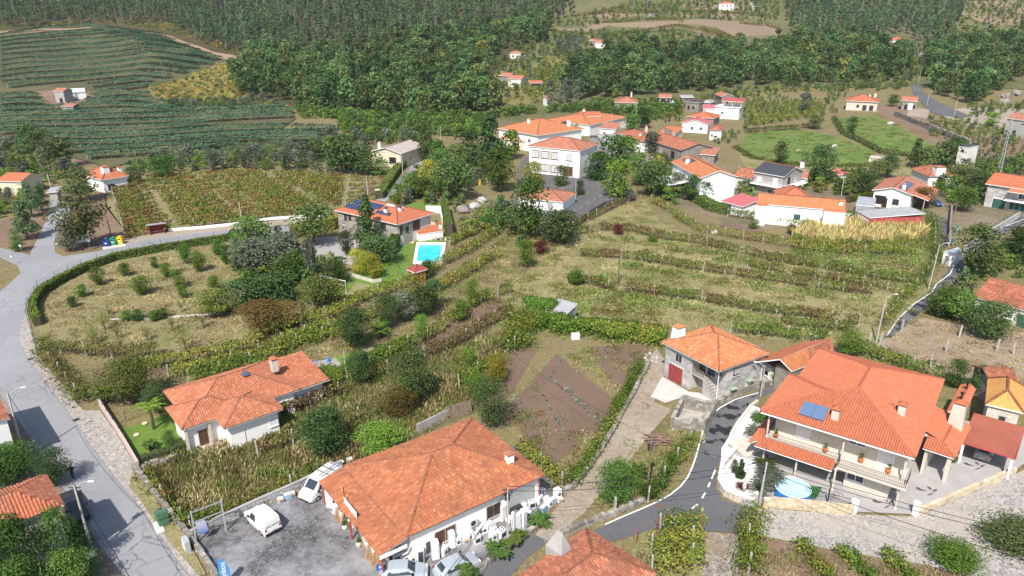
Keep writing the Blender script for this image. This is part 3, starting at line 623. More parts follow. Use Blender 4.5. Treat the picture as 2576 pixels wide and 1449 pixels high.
class House:
 def __init__(s,name,label,A,B,C,h,oh=.5,base=0.,cat='house',group=None):
  P3=lambda q:q if isinstance(q,Vector) else at(*q,h+base)
  a,b=P3(A),P3(B);e=(b-a).xy
  if isinstance(C,(int,float)):g=Vector((-e.y,e.x)).normalized()*C
  else :g=(P3(C)-b).xy
  th=math.atan2(e.y,e.x);ph=math.atan2(g.y,g.x)-math.pi/2
  dph=(ph-th+math.pi)%(2*math.pi)-math.pi
  th+=dph*.5*g.length/(e.length+g.length)*(1 if abs(dph)<.45 else 0)
  x=Vector((math.cos(th),math.sin(th)));y=Vector((-x.y,x.x))
  s.L,s.D,s.h,s.oh=e.dot(x),abs(g.dot(y)),h,oh
  gz=hz(a.x,a.y) if a.y>325 else 0
  s.root=thing(name,label,cat,(a.x,a.y,gz+base),th,group);s.root.rotation_euler=(0,0,th)
  s.root.matrix_basis=Matrix.Translation((a.x,a.y,gz+base))@Matrix.Rotation(th,4,'Z')
  s.wall=None;s.x0,s.x1,s.y0,s.y1=oh,s.L-oh,oh,s.D-oh
 def side(s,sd):
  x0,x1,y0,y1=s.x0,s.x1,s.y0,s.y1
  return {'S':Matrix(((1,0,0,x0),(0,-1,0,y0),(0,0,1,0),(0,0,0,1))),'E':Matrix(((0,1,0,x1),(1,0,0,y0),(0,0,1,0),(0,0,0,1))),
  'N':Matrix(((-1,0,0,x1),(0,1,0,y1),(0,0,1,0),(0,0,0,1))),'W':Matrix(((0,-1,0,x0),(-1,0,0,y1),(0,0,1,0),(0,0,0,1)))}[sd]
 def walls(s,mat,h=None,z0=-.4,boxes=None,gable=None):
  m=MB();h=h or s.h
  for q in (boxes or [(s.x0,s.x1,s.y0,s.y1,z0,h)]):m.box(*q)
  if gable:
   ax,rise=gable;X0,X1,Y0,Y1=s.x0,s.x1,s.y0,s.y1
   r=rise*(1-s.oh/((s.D if ax=='x' else s.L)/2));h0=s.h+rise*s.oh/((s.D if ax=='x' else s.L)/2)-.12;z=s.h+rise-.12
   if ax=='x':
    ym=(Y0+Y1)/2
    for x,w in ((X0,-1),(X1,1)):
     p=[(x,Y0,h-.1),(x,Y1,h-.1),(x,Y1,h0),(x,ym,z),(x,Y0,h0)];m.poly(p if w>0 else p[::-1])
   else :
    xm=(X0+X1)/2
    for y,w in ((Y0,1),(Y1,-1)):
     p=[(X0,y,h-.1),(X1,y,h-.1),(X1,y,h0),(xm,y,z),(X0,y,h0)];m.poly(p if w>0 else p[::-1])
  s.wall=m.build('wall',mat,s.root);return s.wall
 def win(s,sd,c,z,w,h,frame=None,pane=None,mull=1,cross=0,name='window',sill=True,out=0.):
  frame=frame or WHITE;pane=pane or GLASS;M=s.side(sd);m=MB();t=.07 if w>.5 else .05
  a,b=c-w/2,c+w/2;o0,o1=out+.0,out+.06
  for q in ((a-t,b+t,o0,o1,z-t,z),(a-t,b+t,o0,o1,z+h,z+h+t),(a-t,a,o0,o1,z,z+h),(b,b+t,o0,o1,z,z+h)):m.box(*q,M=M)
  for i in range(mull):x=a+w*(i+1)/(mull+1);m.box(x-.03,x+.03,o0,o1-.01,z,z+h,M=M)
  for i in range(cross):y=z+h*(i+1)/(cross+1);m.box(a,b,o0,o1-.015,y-.02,y+.02,M=M)
  if sill and name=='window':m.box(a-.15,b+.15,o0,out+.14,z-t-.06,z-t,M=M)
  f=m.build(name,frame,s.root)
  MB().box(a,b,out-.02,out+.025,z,z+h,M=M).build('pane' if name=='window' else 'leaf',pane,f);return f
 def door(s,sd,c,w,h,mat,frame=None,z=0.,name='door',panels=2,out=0.):
  M=s.side(sd);m=MB();t=.1
  for q in ((c-w/2-t,c-w/2,out,out+.07,z,z+h+t),(c+w/2,c+w/2+t,out,out+.07,z,z+h+t),(c-w/2,c+w/2,out,out+.07,z+h,z+h+t)):m.box(*q,M=M)
  f=m.build(name+'_frame',frame or STONE,s.root);d=MB()
  for i in range(panels):
   a=c-w/2+w*i/panels;d.box(a+.015,a+w/panels-.015,out-.02,out+.03,z,z+h,M=M)
  return d.build(name,mat,f)
 def blocks(s,sd,s0,s1,z0,z1,course,l0,l1,mat,openings=(),proud=.03,gap=.022):
  M=s.side(sd);me=unit_block(mat);z=z0;k=0
  while z<z1-.1:
   hgt_=min(course*random.uniform(.88,1.1),z1-z);cur=[(s0,s1)]
   for a,b,c,d in openings:
    if min(d,z+hgt_)-max(c,z)>hgt_*.35:
     cur=[q for p in cur for q in ((p[0],min(p[1],a)),(max(p[0],b),p[1])) if q[1]-q[0]>.12]
   for a,b in cur:
    x=a
    while x<b-.05:
     w=min(random.uniform(l0,l1),b-x)
     if b-x-w<l0*.5:w=b-x
     d=proud*random.uniform(.5,1.4)
     link('stone_block',me,s.wall,M=M@Matrix.Translation((x+gap/2,-.06,z+gap/2))@Matrix.Diagonal((w-gap,.06+d,hgt_-gap,1)))
     x+=w
   z+=hgt_
 def hip(s,rise,mat,z=None,inset=1.,**k):
  z=z or s.h;L,D=s.L,s.D;t=z+rise
  if L>=D:p,q=(D/2*inset,D/2,t),(L-D/2*inset,D/2,t)
  else :p,q=(L/2,L/2*inset,t),(L/2,D-L/2*inset,t)
  a,b,c,d=(0,0,z),(L,0,z),(L,D,z),(0,D,z)
  if L>=D:F=[[a,b,q,p],[b,c,q],[c,d,p,q],[d,a,p]]
  else :F=[[a,b,p],[b,c,q,p],[c,d,q],[d,a,p,q]]
  return roof(s.root,F,mat,**k)
 def gable(s,ax,rise,mat,z=None,**k):
  z=z or s.h;L,D=s.L,s.D;t=z+rise
  if ax=='x':F=[[(0,0,z),(L,0,z),(L,D/2,t),(0,D/2,t)],[(L,D,z),(0,D,z),(0,D/2,t),(L,D/2,t)]]
  else :F=[[(L,0,z),(L,D,z),(L/2,D,t),(L/2,0,t)],[(0,D,z),(0,0,z),(L/2,0,t),(L/2,D,t)]]
  return roof(s.root,F,mat,**k)
 def chimney(s,x,y,z,w,d,h,mat=None,cap=None,taper=0.,capname='cap'):
  m=MB();t=taper
  lo=[(x-w/2,y-d/2),(x+w/2,y-d/2),(x+w/2,y+d/2),(x-w/2,y+d/2)]
  hi=[(x+(px-x)*(1-t),y+(py-y)*(1-t)) for px,py in lo];b=len(m.v)
  m.v+=[(px,py,z) for px,py in lo]+[(px,py,z+h) for px,py in hi]
  for f in ((4,5,6,7),(0,1,5,4),(1,2,6,5),(2,3,7,6),(3,0,4,7)):m.f.append(tuple(b+i for i in f));m.mi.append(0)
  c=m.build('chimney',mat or WHITE,s.root);w2,d2=w*(1-t),d*(1-t);k=MB()
  z1=z+h;e=.12
  for sx in (-1,1):
   for sy in (-1,1):k.box(x+sx*w2*.4-.05,x+sx*w2*.4+.05,y+sy*d2*.4-.05,y+sy*d2*.4+.05,z1,z1+.22)
  z2=z1+.2;k.poly([(x-w2/2-e,y-d2/2-e,z2),(x+w2/2+e,y-d2/2-e,z2),(x,y,z2+.35)]);k.poly([(x+w2/2+e,y-d2/2-e,z2),(x+w2/2+e,y+d2/2+e,z2),(x,y,z2+.35)])
  k.poly([(x+w2/2+e,y+d2/2+e,z2),(x-w2/2-e,y+d2/2+e,z2),(x,y,z2+.35)]);k.poly([(x-w2/2-e,y+d2/2+e,z2),(x-w2/2-e,y-d2/2-e,z2),(x,y,z2+.35)])
  k.build(capname,cap or RT_NEW,c);return c
 def part(s,name,mb,mat,parent=None):return mb.build(name,mat,parent or s.root)
 def world(s,x,y,z=0):return s.root.matrix_basis@Vector((x,y,z))
 def panels(s,face,rows,cols,pw,ph,u0,v0,gap=.04,mat=None,lift=.14):
  """solar panels on a roof face given by eave corner, eave direction, upslope direction"""
  o,u,v=(Vector(q) for q in face);u.normalize();v.normalize();n=u.cross(v);mat=mat or GLASSB
  me=MB().box(0,pw,0,ph,0,.05).mesh('solar_panel',[mat]);fm=MB()
  for q in ((0,pw,0,.03),(0,pw,ph-.03,ph),(0,.03,.03,ph-.03),(pw-.03,pw,.03,ph-.03)):fm.box(*q,.05,.065)
  fr=fm.mesh('panel_frame',STEEL)
  for r in range(rows):
   for c in range(cols):
    if isinstance(v0,(list,tuple)):uu,vv=u0[r],v0[r]
    else :uu,vv=u0,v0+r*(ph+gap)
    p=o+u*(uu+c*(pw+gap))+v*vv+n*lift
    M=Matrix(((u.x,v.x,n.x,p.x),(u.y,v.y,n.y,p.y),(u.z,v.z,n.z,p.z),(0,0,0,1)))
    q=link('solar_panel',me,s.root,M=M);link('panel_frame',fr,q)
def railing(pts,h,gap=.13,r=.012,arch=False):
 m=MB()
 for a,b in zip(pts,pts[1:]):
  a,b=Vector(a),Vector(b);L=(b-a).length;n=max(1,int(L/gap));up=Vector((0,0,h))
  m.tube([a+up,b+up],.028,5);m.tube([a+up*.08,b+up*.08],.016,4)
  for i in range(n+1):
   p=a.lerp(b,i/n);m.tube([p,p+up],r,4,cap=False)
   if arch and i<n:
    q=a.lerp(b,(i+1)/n);m.tube([p+up*.66,p.lerp(q,.5)+up*.86,q+up*.66],r,4,cap=False)
 return m
CAPN,CAPO=plain('villa_ridge',(.36,.11,.06),.85,.15),plain('old_ridge',(.25,.10,.06),.9,.4)
PANEL=glassy('solar_cell',(.02,.035,.085),.12)
# --- shop with a big hipped tile roof and a lean-to canopy
H=House('shop_building','white shop with big mottled orange hipped roof and tile canopy beside paved yard',(866,1173),(1023,1352),(1367,1193),3.4,.45,cat='shop')
H.walls(WHITE,3.35,boxes=[(.45,H.L-.45,.45,H.D-3.2,-.3,3.35),(3,H.L-.45,H.D-3.2,H.D-.45,-.3,3.3)])
H.hip(2.5,RT_OLD,piece=TP_SHOP,cw=.235,rl=.37)
L=H.L
roof(H.root,[[(0,-2.7,2.75),(L,-2.7,2.75),(L,-.02,3.32),(0,-.02,3.32)]],RT_OLD,piece=TP_SHOP,cw=.235,rl=.37,name='canopy',most=120)
for x in (.15,L*.5,L-.15):MB().box(x-.07,x+.07,-2.5,-2.36,-.1,2.66).build('canopy_post',REDSH,H.root)
MB().box(L+.02,L+.1,-2.7,-.1,2.4,2.74).build('fascia',WHITE,H.root)
for y,w,z,hh in ((4.0,2.1,.75,1.35),(9.3,1.5,1.0,1.3)):H.win('E',y-.45,z,w,hh,STONE,SHUT if False else BROWN,1)
g=MB();M=H.side('E')
for i in range(8):g.tube([M@Vector((8.15+i*.2,.1,1.0)),M@Vector((8.15+i*.2,.1,2.3))],.018,4)
g.build('window_grille',DARKM,H.root)
f=H.door('E',12.1,3.0,2.3,METAL,GREYW,name='garage_door',panels=14)
H.door('S',5.5,2.4,2.2,GLASS,WHITE,name='shop_door');H.win('S',2.4,.6,2.4,1.5,WHITE,GLASS,2);H.win('S',9,.6,2.4,1.5,WHITE,GLASS,2)
MB().tube([(L-.3,H.D-.45,0),(L-.3,H.D-.45,3.3)],.06,8).build('porch_column',REDSH,H.root)
H.chimney(L-2.6,H.D-2.4,4.1,.55,.75,1.15,WHITE,RT_OLD)
SHOP=H
b=MB();
for sx in (-1,1):b.box(L+.0,L+.32,6.2,7.0,1.6,2.3) if sx>0 else None
o=b.build('air_conditioner',DIRTY,H.root);MB().tube([(L+.325,6.55,1.95),(L+.34,6.55,1.95)],.27,14).build('fan',DARKM,o)
# --- hipped villa on the left
o=at(416,1027,3.2);e=(at(455,1082,3.2)-o).xy
H=House('villa','low white villa with interlocking brick-orange hipped roofs and flat-tiled annex beside road',(416,1027),(455,1082),(537,1052),3.2,.5)
L=H.L;z=3.2
def plane_hip(x0,x1,y0,y1,z,t):
 w,d=x1-x0,y1-y0;k=min(w,d)/2;r=z+k*t
 if w>=d:p,q=(x0+k,y0+k,r),(x1-k,y0+k,r)
 else :p,q=(x0+k,y0+k,r),(x0+k,y1-k,r)
 a,b,c,dd=(x0,y0,z),(x1,y0,z),(x1,y1,z),(x0,y1,z)
 return [[a,b,q,p],[b,c,q],[c,dd,p,q],[dd,a,p]] if w>=d else [[a,b,p],[b,c,q,p],[c,dd,q],[dd,a,p,q]]
H.walls(WHITE,boxes=[(.6,5.4,.6,8,-.3,3.15),(-3.6,5.2,1.9,13,-.3,3.12),(3,8.1,4.3,9.8,-.3,3.1),(-2,4.2,13.0,17.2,-.3,2.7)])
roof(H.root,plane_hip(-4.3,5.6,1.0,13.7,3.2,.42),RT_NEW,piece=TP_L,most=200)
roof(H.root,plane_hip(0,6.0,0,7.2,3.2,.42),RT_NEW,piece=TP_L,most=150)
roof(H.root,plane_hip(2.2,8.7,3.6,10.3,3.2,.42),RT_NEW,piece=TP_L,most=200)
roof(H.root,[[(5.0,13.3,2.85),(5.0,17.9,2.85),(-2.6,17.9,3.9),(-2.6,13.3,3.9)]],RT_NEW,piece=TP_L,name='annex_roof',most=100,cw=.3)
H.chimney(1.2,12.6,4.3,.75,.75,1.5,STONEW,RT_NEW)
H.x0,H.x1,H.y0,H.y1=.6,8.1,.6,9.8
M0=(H.x0,H.x1,H.y0,H.y1)
H.x1=5.4
H.door('E',1.6,1.0,2.1,BROWN,STONEW);H.x1=8.1;H.y0=4.3;H.win('E',4.9,1.2,.8,.9,WHITE,SHUT,0)
H.x1=5.2;H.y0=1.9;H.door('E',9.5,1.4,2.1,BROWN,WHITE)
for x,y in ((5.7,.4),(5.7,2.9)):MB().box(x-.14,x+.14,y-.14,y+.14,-.1,3.1).build('porch_column',STONEW,H.root)
MB().box(4.9,7.6,.2,4.3,-.1,.16).build('porch_floor',plain('pink_paving',(.50,.38,.33),.8),H.root)
m=MB().poly([(1.35,8.45,5.43),(1.95,8.45,5.18),(1.95,9.3,5.18),(1.35,9.3,5.43)]).build('skylight',GLASSB,H.root)
LV=H
# --- granite house with outside stairs
H=House('granite_house','two-storey grey granite house with outside stairs, red garage door and orange hipped roof',(1663,860),(1805,936),(1922,884),4.9,.5)
L,D=H.L,H.D;xs=L*.5
H.walls(MORTAR,boxes=[(.5,xs,.5,D-.5,-.3,4.85),(xs,L-.5,2.1,D-.5,-.3,4.84)])
H.hip(1.9,RT_OR,piece=TP_OR,cw=.27,rl=.42)
g0,w0=(.75,3.35,0,2.35),(1.8,3.0,3.0,4.15)
H.blocks('S',0,xs-.5,0,4.8,.46,.7,1.5,BL_GREY,[(g0[0]-.1,g0[1]+.1,0,g0[3]+.1),(w0[0]-.1,w0[1]+.1,w0[2]-.1,w0[3]+.1)])
H.door('S',(g0[0]+g0[1])/2,2.5,2.3,REDW,STONE,name='garage_door',panels=6);H.win('S',2.4,3.05,1.05,1.05,STONE,GLASS,1)
ops=[(1.5,2.9,2.95,4.2),(1.4,2.6,.5,1.4),(5.3,6.5,.8,1.7)]
H.blocks('E',1.65,D-1,0,4.8,.46,.7,1.4,BL_GREY,ops)
H.win('E',3.3,3.05,1.15,1.05,STONE,GLASS,1);H.win('E',2.9,.6,.9,.8,STONE,SHUT,0);H.win('E',5.9,.9,.9,.8,STONE,SHUT,0)
for c in (2.9,5.9):
 M=H.side('E');zz=1.45 if c<4 else 1.75
 MB().box(c-.55,c+.55,0,.55,zz,zz+.05,M=M).build('window_awning',plain('pale_green_sheet',(.30,.40,.28),.6),H.root)
y0s=H.y0;x0s=H.x0;H.y0=2.1;H.x0=xs
H.blocks('S',0,L-.5-xs,0,4.8,.46,.6,1.2,BL_GREY,[(.25,1.0,2.4,4.6),(1.55,2.6,2.4,4.6),(3.0,3.9,3.0,4.2),(.9,1.8,0,1.6)])
H.door('S',.62,.75,2.05,GLASS,BROWN,z=2.45,panels=1);H.door('S',2.08,.95,2.05,GLASS,BROWN,z=2.45,panels=1);H.win('S',3.45,3.1,.8,1.0,STONE,GLASS,1);H.win('S',1.35,.4,.8,1.1,STONE,GLASS,0)
H.y0=y0s;H.x0=x0s
st=MB();st.box(xs+.02,xs+2.0,.75,2.05,2.18,2.4)
st.build('landing',STONE,H.root)
stp=MB().box(0,.3,.75,2.05,0,.3).mesh('step',plain('step_stone',(.40,.38,.355),.85,.2,2))
for i in range(8):link('step',stp,H.root,loc=(xs+2.0+i*.3,0,1.94-i*.29))
MB().poly([(xs+2.0,.8,0),(xs+4.4,.8,0),(xs+4.4,.8,.1),(xs+2.0,.8,2.2)]).poly([(xs+2.0,1.95,2.1),(xs+4.4,1.95,0),(xs+2.0,1.95,0)]).build('stair_side',STONE,H.root)
railing([(xs+.1,.8,2.4),(xs+1.9,.8,2.4)],.85,.16,.03).build('balcony_rail',WOOD,H.root);railing([(xs+2.0,.8,2.25),(xs+4.4,.8,.1)],.85,1.1,.025).build('stair_rail',WOOD,H.root)
p=MB()
for x,y in ((L-.42,.55),(L-.42,D-.6)):p.tube([(x,y,0),(x,y,4.8)],.05,6)
p.build('downpipe',WHITE,H.root)
H.chimney(.75,2.3,4.7,1.3,1.6,2.0,WHITE,RT_OR,.22)
MB().tube([(L-.7,D-.9,5.0),(L-.7,D-.9,6.0)],.16,6).build('flue',STONED,H.root)
SH=H
# --- low store beside it
H=House('white_store','tiny white store with dark brown lean-to roof between granite house and barn',(1912,908),(1940,925),(1960,908),2.7,.15,cat='shed')
H.walls(WHITE);roof(H.root,[[(0,0,2.6),(H.L,0,2.6),(H.L,H.D,3.2),(0,H.D,3.2)]],rooftile('dark_clay',[(.17,.06,.05),(.21,.08,.06)],age=.5));H.win('S',H.L*.6-.1,1.2,.6,.6,WHITE,GLASS,0)
# --- barn behind the villa
H=House('stone_barn','stone barn with patched orange and brown tile roof tucked behind the big villa',(1992,934),(2060,905),(2096,852),3.6,.25,cat='barn')
a,b,c=at(1992,934,3.6),at(1958,905,4.6),at(2090,853,4.6)
H.walls(STONED,3.5)
W=H.root.matrix_basis.inverted();q0=W@at(1935,905,3.5);q1=W@at(2032,876,5.2);q2=W@at(2092,851,5.0);q3=W@at(1992,934,3.5);q4=W@at(2040,915,3.5);q5=W@at(1962,903,5.0)
roof(H.root,[[q3,q4,q1,q5]],RT_OR,name='roof',caps=False);roof(H.root,[[q4,q4+(q2-q1),q2,q1]],RT_OLD,name='old_roof',caps=False);roof(H.root,[[q2+Vector((-2,3,-1.2)),q5+Vector((-2,3,-1.2)),q5,q2]],RT_NEW,name='back_roof',caps=False)
# --- big orange villa
H=House('large_villa','large cream villa under sweeping vivid orange hipped roof with balconies and twin blue collectors',(1913,1035),(2302,1152),(2382,958),6.2,.8)
L,D=H.L,19.3;t=.345;z=6.2;xw=1.0;yw=10.2
xq=(L+xw)/2;k=xq-xw
Q1,Q2=(xq,k,z+t*k),(xq,D-k,z+t*k);P1=(yw/2,yw/2,z+t*yw/2);P2=(xw+yw/2,yw/2,z+t*yw/2)
FL,FR,BR,BLc,M1,M2=(0,0,z),(L,0,z),(L,D,z),(xw,D,z),(0,yw,z),(xw,yw,z)
roof(H.root,[[FL,FR,Q1,P2,P1],[FR,BR,Q2,Q1],[BR,BLc,Q2],[BLc,M2,P2,Q1,Q2],[M1,FL,P1],[M2,M1,P1,P2]],RT_NEW,piece=TP_NEW,cw=.24,rl=.38,thick=.2)
H.walls(STONEW,boxes=[(1.2,L-.9,2.1,D-.8,2.9,6.1),(1.2,L-1.8,3.2,D-.9,-.2,2.9)])
fl=MB();fl.box(.6,L-.5,.5,3.25,2.72,2.98).box(8.2,L-.1,-.55,.5,2.72,2.98);fl.build('balcony_slab',STONEW,H.root)
wb=MB().box(8.9,L-1.6,.9,3.3,-.1,2.7);wb.build('lower_wall',STONEW,H.root)
roof(H.root,[[(.1,-.9,2.55),(7.9,-.9,2.55),(7.9,.48,2.95),(.1,.48,2.95)]],RT_NEW,name='lower_canopy',piece=TP_NEW,cw=.24,rl=.38,most=60,caps=False)
roof(H.root,[[(-.55,5,2.55),(-.55,-.9,2.55),(.6,.48,2.95),(.6,5,2.95)]],RT_NEW,name='side_canopy',piece=TP_NEW,cw=.24,rl=.38,most=40,caps=False)
cm=MB().lathe([(0,.16),(.2,.16),(.25,.11),(2.3,.10),(2.35,.16),(2.55,.16)],10).mesh('column',STONEW)
for x,y,zz in ((.9,.2,0),(4.4,-.3,0),(8.2,-.5,0),(.8,.7,2.98),(8.3,.7,2.98),(L-.7,.7,2.98),(L-.7,.0,0.1)):
 link('column',cm,H.root,loc=(x,y,zz),M=Matrix.Translation((x,y,zz))@Matrix.Diagonal((1,1,1.2 if zz>1 else 1.06,1)))
railing([(.75,3.5,2.98),(.75,.62,2.98),(8.2,.62,2.98)],.75,.16,.014).build('balcony_rail',DARKM,H.root)
railing([(8.25,.5,2.98),(8.25,-.48,2.98),(L-.18,-.48,2.98),(L-.18,2,2.98)],.9,.17,.014,True).build('arched_balcony_rail',DARKM,H.root)
H.x0,H.x1,H.y0,H.y1=1.2,L-.9,2.1,D-.8
H.win('S',2.9,3.6,1.3,1.6,WHITE,SHUT,0);H.win('S',8.1,4.6,1.5,.65,WHITE,GLASS,1);H.door('S',10.9,1.3,2.2,SHUT,WHITE,z=3.0)
H.y0=3.2;H.win('S',3.0,.6,1.8,1.6,WHITE,GLASS,0);H.y0=.9;H.win('S',8.7,1.2,1.5,.75,WHITE,GLASS,1)
o_,u_,v_=(0,0,z),(1,0,0),(0,1,t)
cp=MB().box(0,1.2,0,1.9,0,.1).mesh('solar_collector',glassy('collector_blue',(.10,.16,.27),.3))
vv=Vector(v_).normalized();nn=Vector((1,0,0)).cross(vv)
for i in range(2):
 pcol=Vector((3.6+i*1.25,0,z))+vv*1.0+nn*.22
 link('solar_collector',cp,H.root,M=Matrix(((1,vv.x,nn.x,pcol.x),(0,vv.y,nn.y,pcol.y),(0,vv.z,nn.z,pcol.z),(0,0,0,1))))
H.chimney(6.9,1.9,z+.5,.7,.7,1.15,STONEW,RT_NEW);H.chimney(L-2.4,6.3,z+.7,.7,.7,1.2,STONEW,RT_NEW)
an=MB();an.tube([(L-3.1,6.4,z+.8),(L-3.1,6.4,z+2.4)],.02,4)
for i in range(5):an.tube([(L-3.5+i*.12,6.0,z+2.3),(L-3.5+i*.12,6.8,z+2.3)],.01,4)
an.tube([(L-3.6,6.4,z+2.3),(L-2.7,6.4,z+2.3)],.012,4);an.build('aerial',STEEL,H.root)
BV=H
H=House('porch','open tiled porch with white pillar joined to right end of big orange villa',(2321,1127),(2400,1154),(2426,1088),3.3,.3,cat='porch')
L,D=H.L,H.D
H.walls(STONEW,boxes=[(.2,.5,.4,D+1.5,-.1,3.2),(L-.6,L-.2,.25,.65,-.1,3.2),(.5,L-.25,D+1.2,D+1.5,-.1,3.1)])
roof(H.root,[[(0,0,3.3),(L,0,3.3),(L-1.5,1.5,3.95),(0,1.5,3.95)],[(L,0,3.3),(L,D+1.6,3.3),(L-1.5,D+1.6,3.95),(L-1.5,1.5,3.95)],[(L-1.5,1.5,3.95),(L-1.5,D+1.6,3.95),(-.9,D+1.6,4.6),(-.9,1.5,4.3),(0,1.5,3.95)]],RT_NEW,piece=TP_NEW,cw=.24,rl=.38,most=100)
MB().box(.5,L-.6,.5,D+1.2,.02,.1).build('floor',BROWN,H.root)
H.chimney(L-1.2,D-.2,3.5,1.5,1.2,3.0,STONEW,RT_NEW,.25)
H=House('tiled_strip','narrow tiled outbuilding roof with two black flue pipes right of big villa',(2384,1036),(2420,1047),(2444,977),3.6,.2,cat='outbuilding')
H.walls(STONEW,3.5);H.gable('y',.5,RT_NEW,piece=TP_NEW,cw=.24,rl=.38,most=60)
for y in (H.D*.35,H.D*.75):MB().tube([(H.L/2,y,3.9),(H.L/2,y,4.9),(H.L/2,y,4.95),(H.L/2,y,5.15)],[.1,.1,.18,.18],8).build('flue',BLACK,H.root)
H=House('carport','low rust-red corrugated carport roof beside the big villa with a grey car beneath',(2420,1108),(2555,1150),(2572,1079),2.9,.2,cat='carport')
L,D=H.L,H.D;m=MB();n=int(L/.11)
for i in range(n):
 x=L*i/n;x1=L*(i+1)/n;a=.03 if i%2 else 0;b=0 if i%2 else .03
 m.poly([(x,0,2.75+a),(x1,0,2.75+b),(x1,D,3.15+b),(x,D,3.15+a)])
m.build('roof_sheet',plain('rust_sheet',(.33,.105,.065),.6,.15,.5),H.root)
MB().box(0,L,-.08,0,2.6,2.8).box(L,L+.08,-.08,D,2.65,2.95).build('gutter',REDSH,H.root)
for x in (.2,L-.2):MB().box(x-.12,x+.12,.1,.34,-.1,2.72).build('post',WHITE,H.root)
MB().box(.1,L,D-.3,D-.05,-.1,3.1).build('back_wall',STONEW,H.root)
H=House('stone_hut','pale granite hut with yellow-orange pyramid roof at right edge above the carport',(2478,1016),(2576,1037),(2600,975),4.2,.35)
H.walls(plain('hut_wall',(.5,.46,.4),.85,.15));H.hip(1.5,rooftile('yellow_clay',[(.62,.30,.09),(.66,.34,.11),(.57,.26,.08)],age=.15));H.blocks('S',0,H.x1-H.x0,0,4.1,.5,.8,1.6,BL_PALE,[(1.1,2.0,1.9,3.2)]);H.win('S',1.55,2.0,.55,1.0,BROWNS,GLASS,0)
H=House('ruined_shed','old shed with collapsing mossy dark tile roof behind the yellow-roofed hut',(2492,962),(2566,965),(2580,925),3.2,.2,cat='shed')
H.walls(STONED);H.gable('x',.8,RT_OLD,piece=TP_OLD,cw=.25,rl=.38,most=80)
H=House('farmhouse','old whitewashed stone farmhouse with faded red roof, plank door and green door',(2449,746),(2640,800),(2665,748),3.0,.35)
H.walls(DIRTY);H.gable('x',1.9,RT_FAR,piece=TP_OLD,cw=.25,rl=.4,most=200)
L=H.x1-H.x0
H.blocks('S',0,L,0,1.5,.42,.7,1.4,BL_PALE,[(2.5,3.6,0,2.2),(4.3,5.4,.8,2),(6,8,0,2.2)],.02);H.door('S',3.0,1.0,2.0,WOOD,STONE);H.win('S',4.9,.95,.9,1.0,WHITE,GLASS,2,3);H.door('S',6.9,1.6,2.1,GREENS,STONE)
H=House('mossy_house','old house with lichen-covered brown tile roof and wedge chimney at bottom of view',(1250,1490),(1420,1640),(1611,1427),3.4,.4)
L,D=H.L,H.D
H.walls(DIRTY,3.3);H.hip(1.9,RT_OLD,piece=TP_OLD,cw=.25,rl=.38)
W=H.root.matrix_basis.inverted();cpt=W@at(1405,1395,3.6);ch=MB()
x,y=cpt.x,cpt.y;ch.prism([(x-.9,y-.6),(x+.9,y-.6),(x+.9,y+.6),(x-.9,y+.6)],3.2,4.4)
ch.poly([(x-.9,y-.6,4.4),(x+.9,y-.6,4.4),(x+.35,y,6.0),(x-.2,y,6.0)]);ch.poly([(x+.9,y+.6,4.4),(x-.9,y+.6,4.4),(x-.2,y,6.0),(x+.35,y,6.0)]);ch.poly([(x-.9,y+.6,4.4),(x-.9,y-.6,4.4),(x-.2,y,6.0)]);ch.poly([(x+.9,y-.6,4.4),(x+.9,y+.6,4.4),(x+.35,y,6.0)])
ch.build('chimney',GREYW,H.root)
H=RH=House('roadside_house','roadside house with half-new half-mossy tile roof at left beside road',(40,1317),(159,1270),(117,1193),6.6,.35)
L,D=H.L,H.D;r=1.0;X0=-9
H.walls(DIRTY,6.5,boxes=[(X0,L-.35,.35,D-.35,-.3,6.5)])
zz=6.6;a,b,c,d=(X0,0,zz),(L,0,zz),(L,D,zz),(X0,D,zz);q=(L-D/2,D/2,zz+r*D/5);p=(X0+2,D/2,zz+r*D/5);k=(0,0,zz)
roof(H.root,[[b,c,q]],RT_OLD,piece=TP_OLD,cw=.25,rl=.4,caps=False,name='old_roof');roof(H.root,[[k,b,q]],RT_NEW,piece=TP_NEW,cw=.27,rl=.42,name='new_roof',caps=False,most=150);roof(H.root,[[a,k,q,p],[c,d,p,q]],RT_OLD,piece=TP_OLD,cw=.25,rl=.4,most=120)
Bc=at(26,1053,5.8);dd=Vector((-.674,.738,0));Cc=Bc+dd*10.7;Ac=Bc-Vector((dd.y,-dd.x,0))*6
H=House('edge_house','white house corner with small rusty red roof at left edge of road',Ac,Bc,Cc,5.8,.3)
H.walls(WHITE,5.7);roof(H.root,[[(H.L,0,5.8),(H.L,H.D,5.8),(0,H.D,7.2),(0,0,7.2)]],RT_OLD);H.win('S',H.L-1.3,.8,.8,1.2,WHITE,GLASS,1);H.door('E',1.2,.9,2.0,BROWN,WHITE)
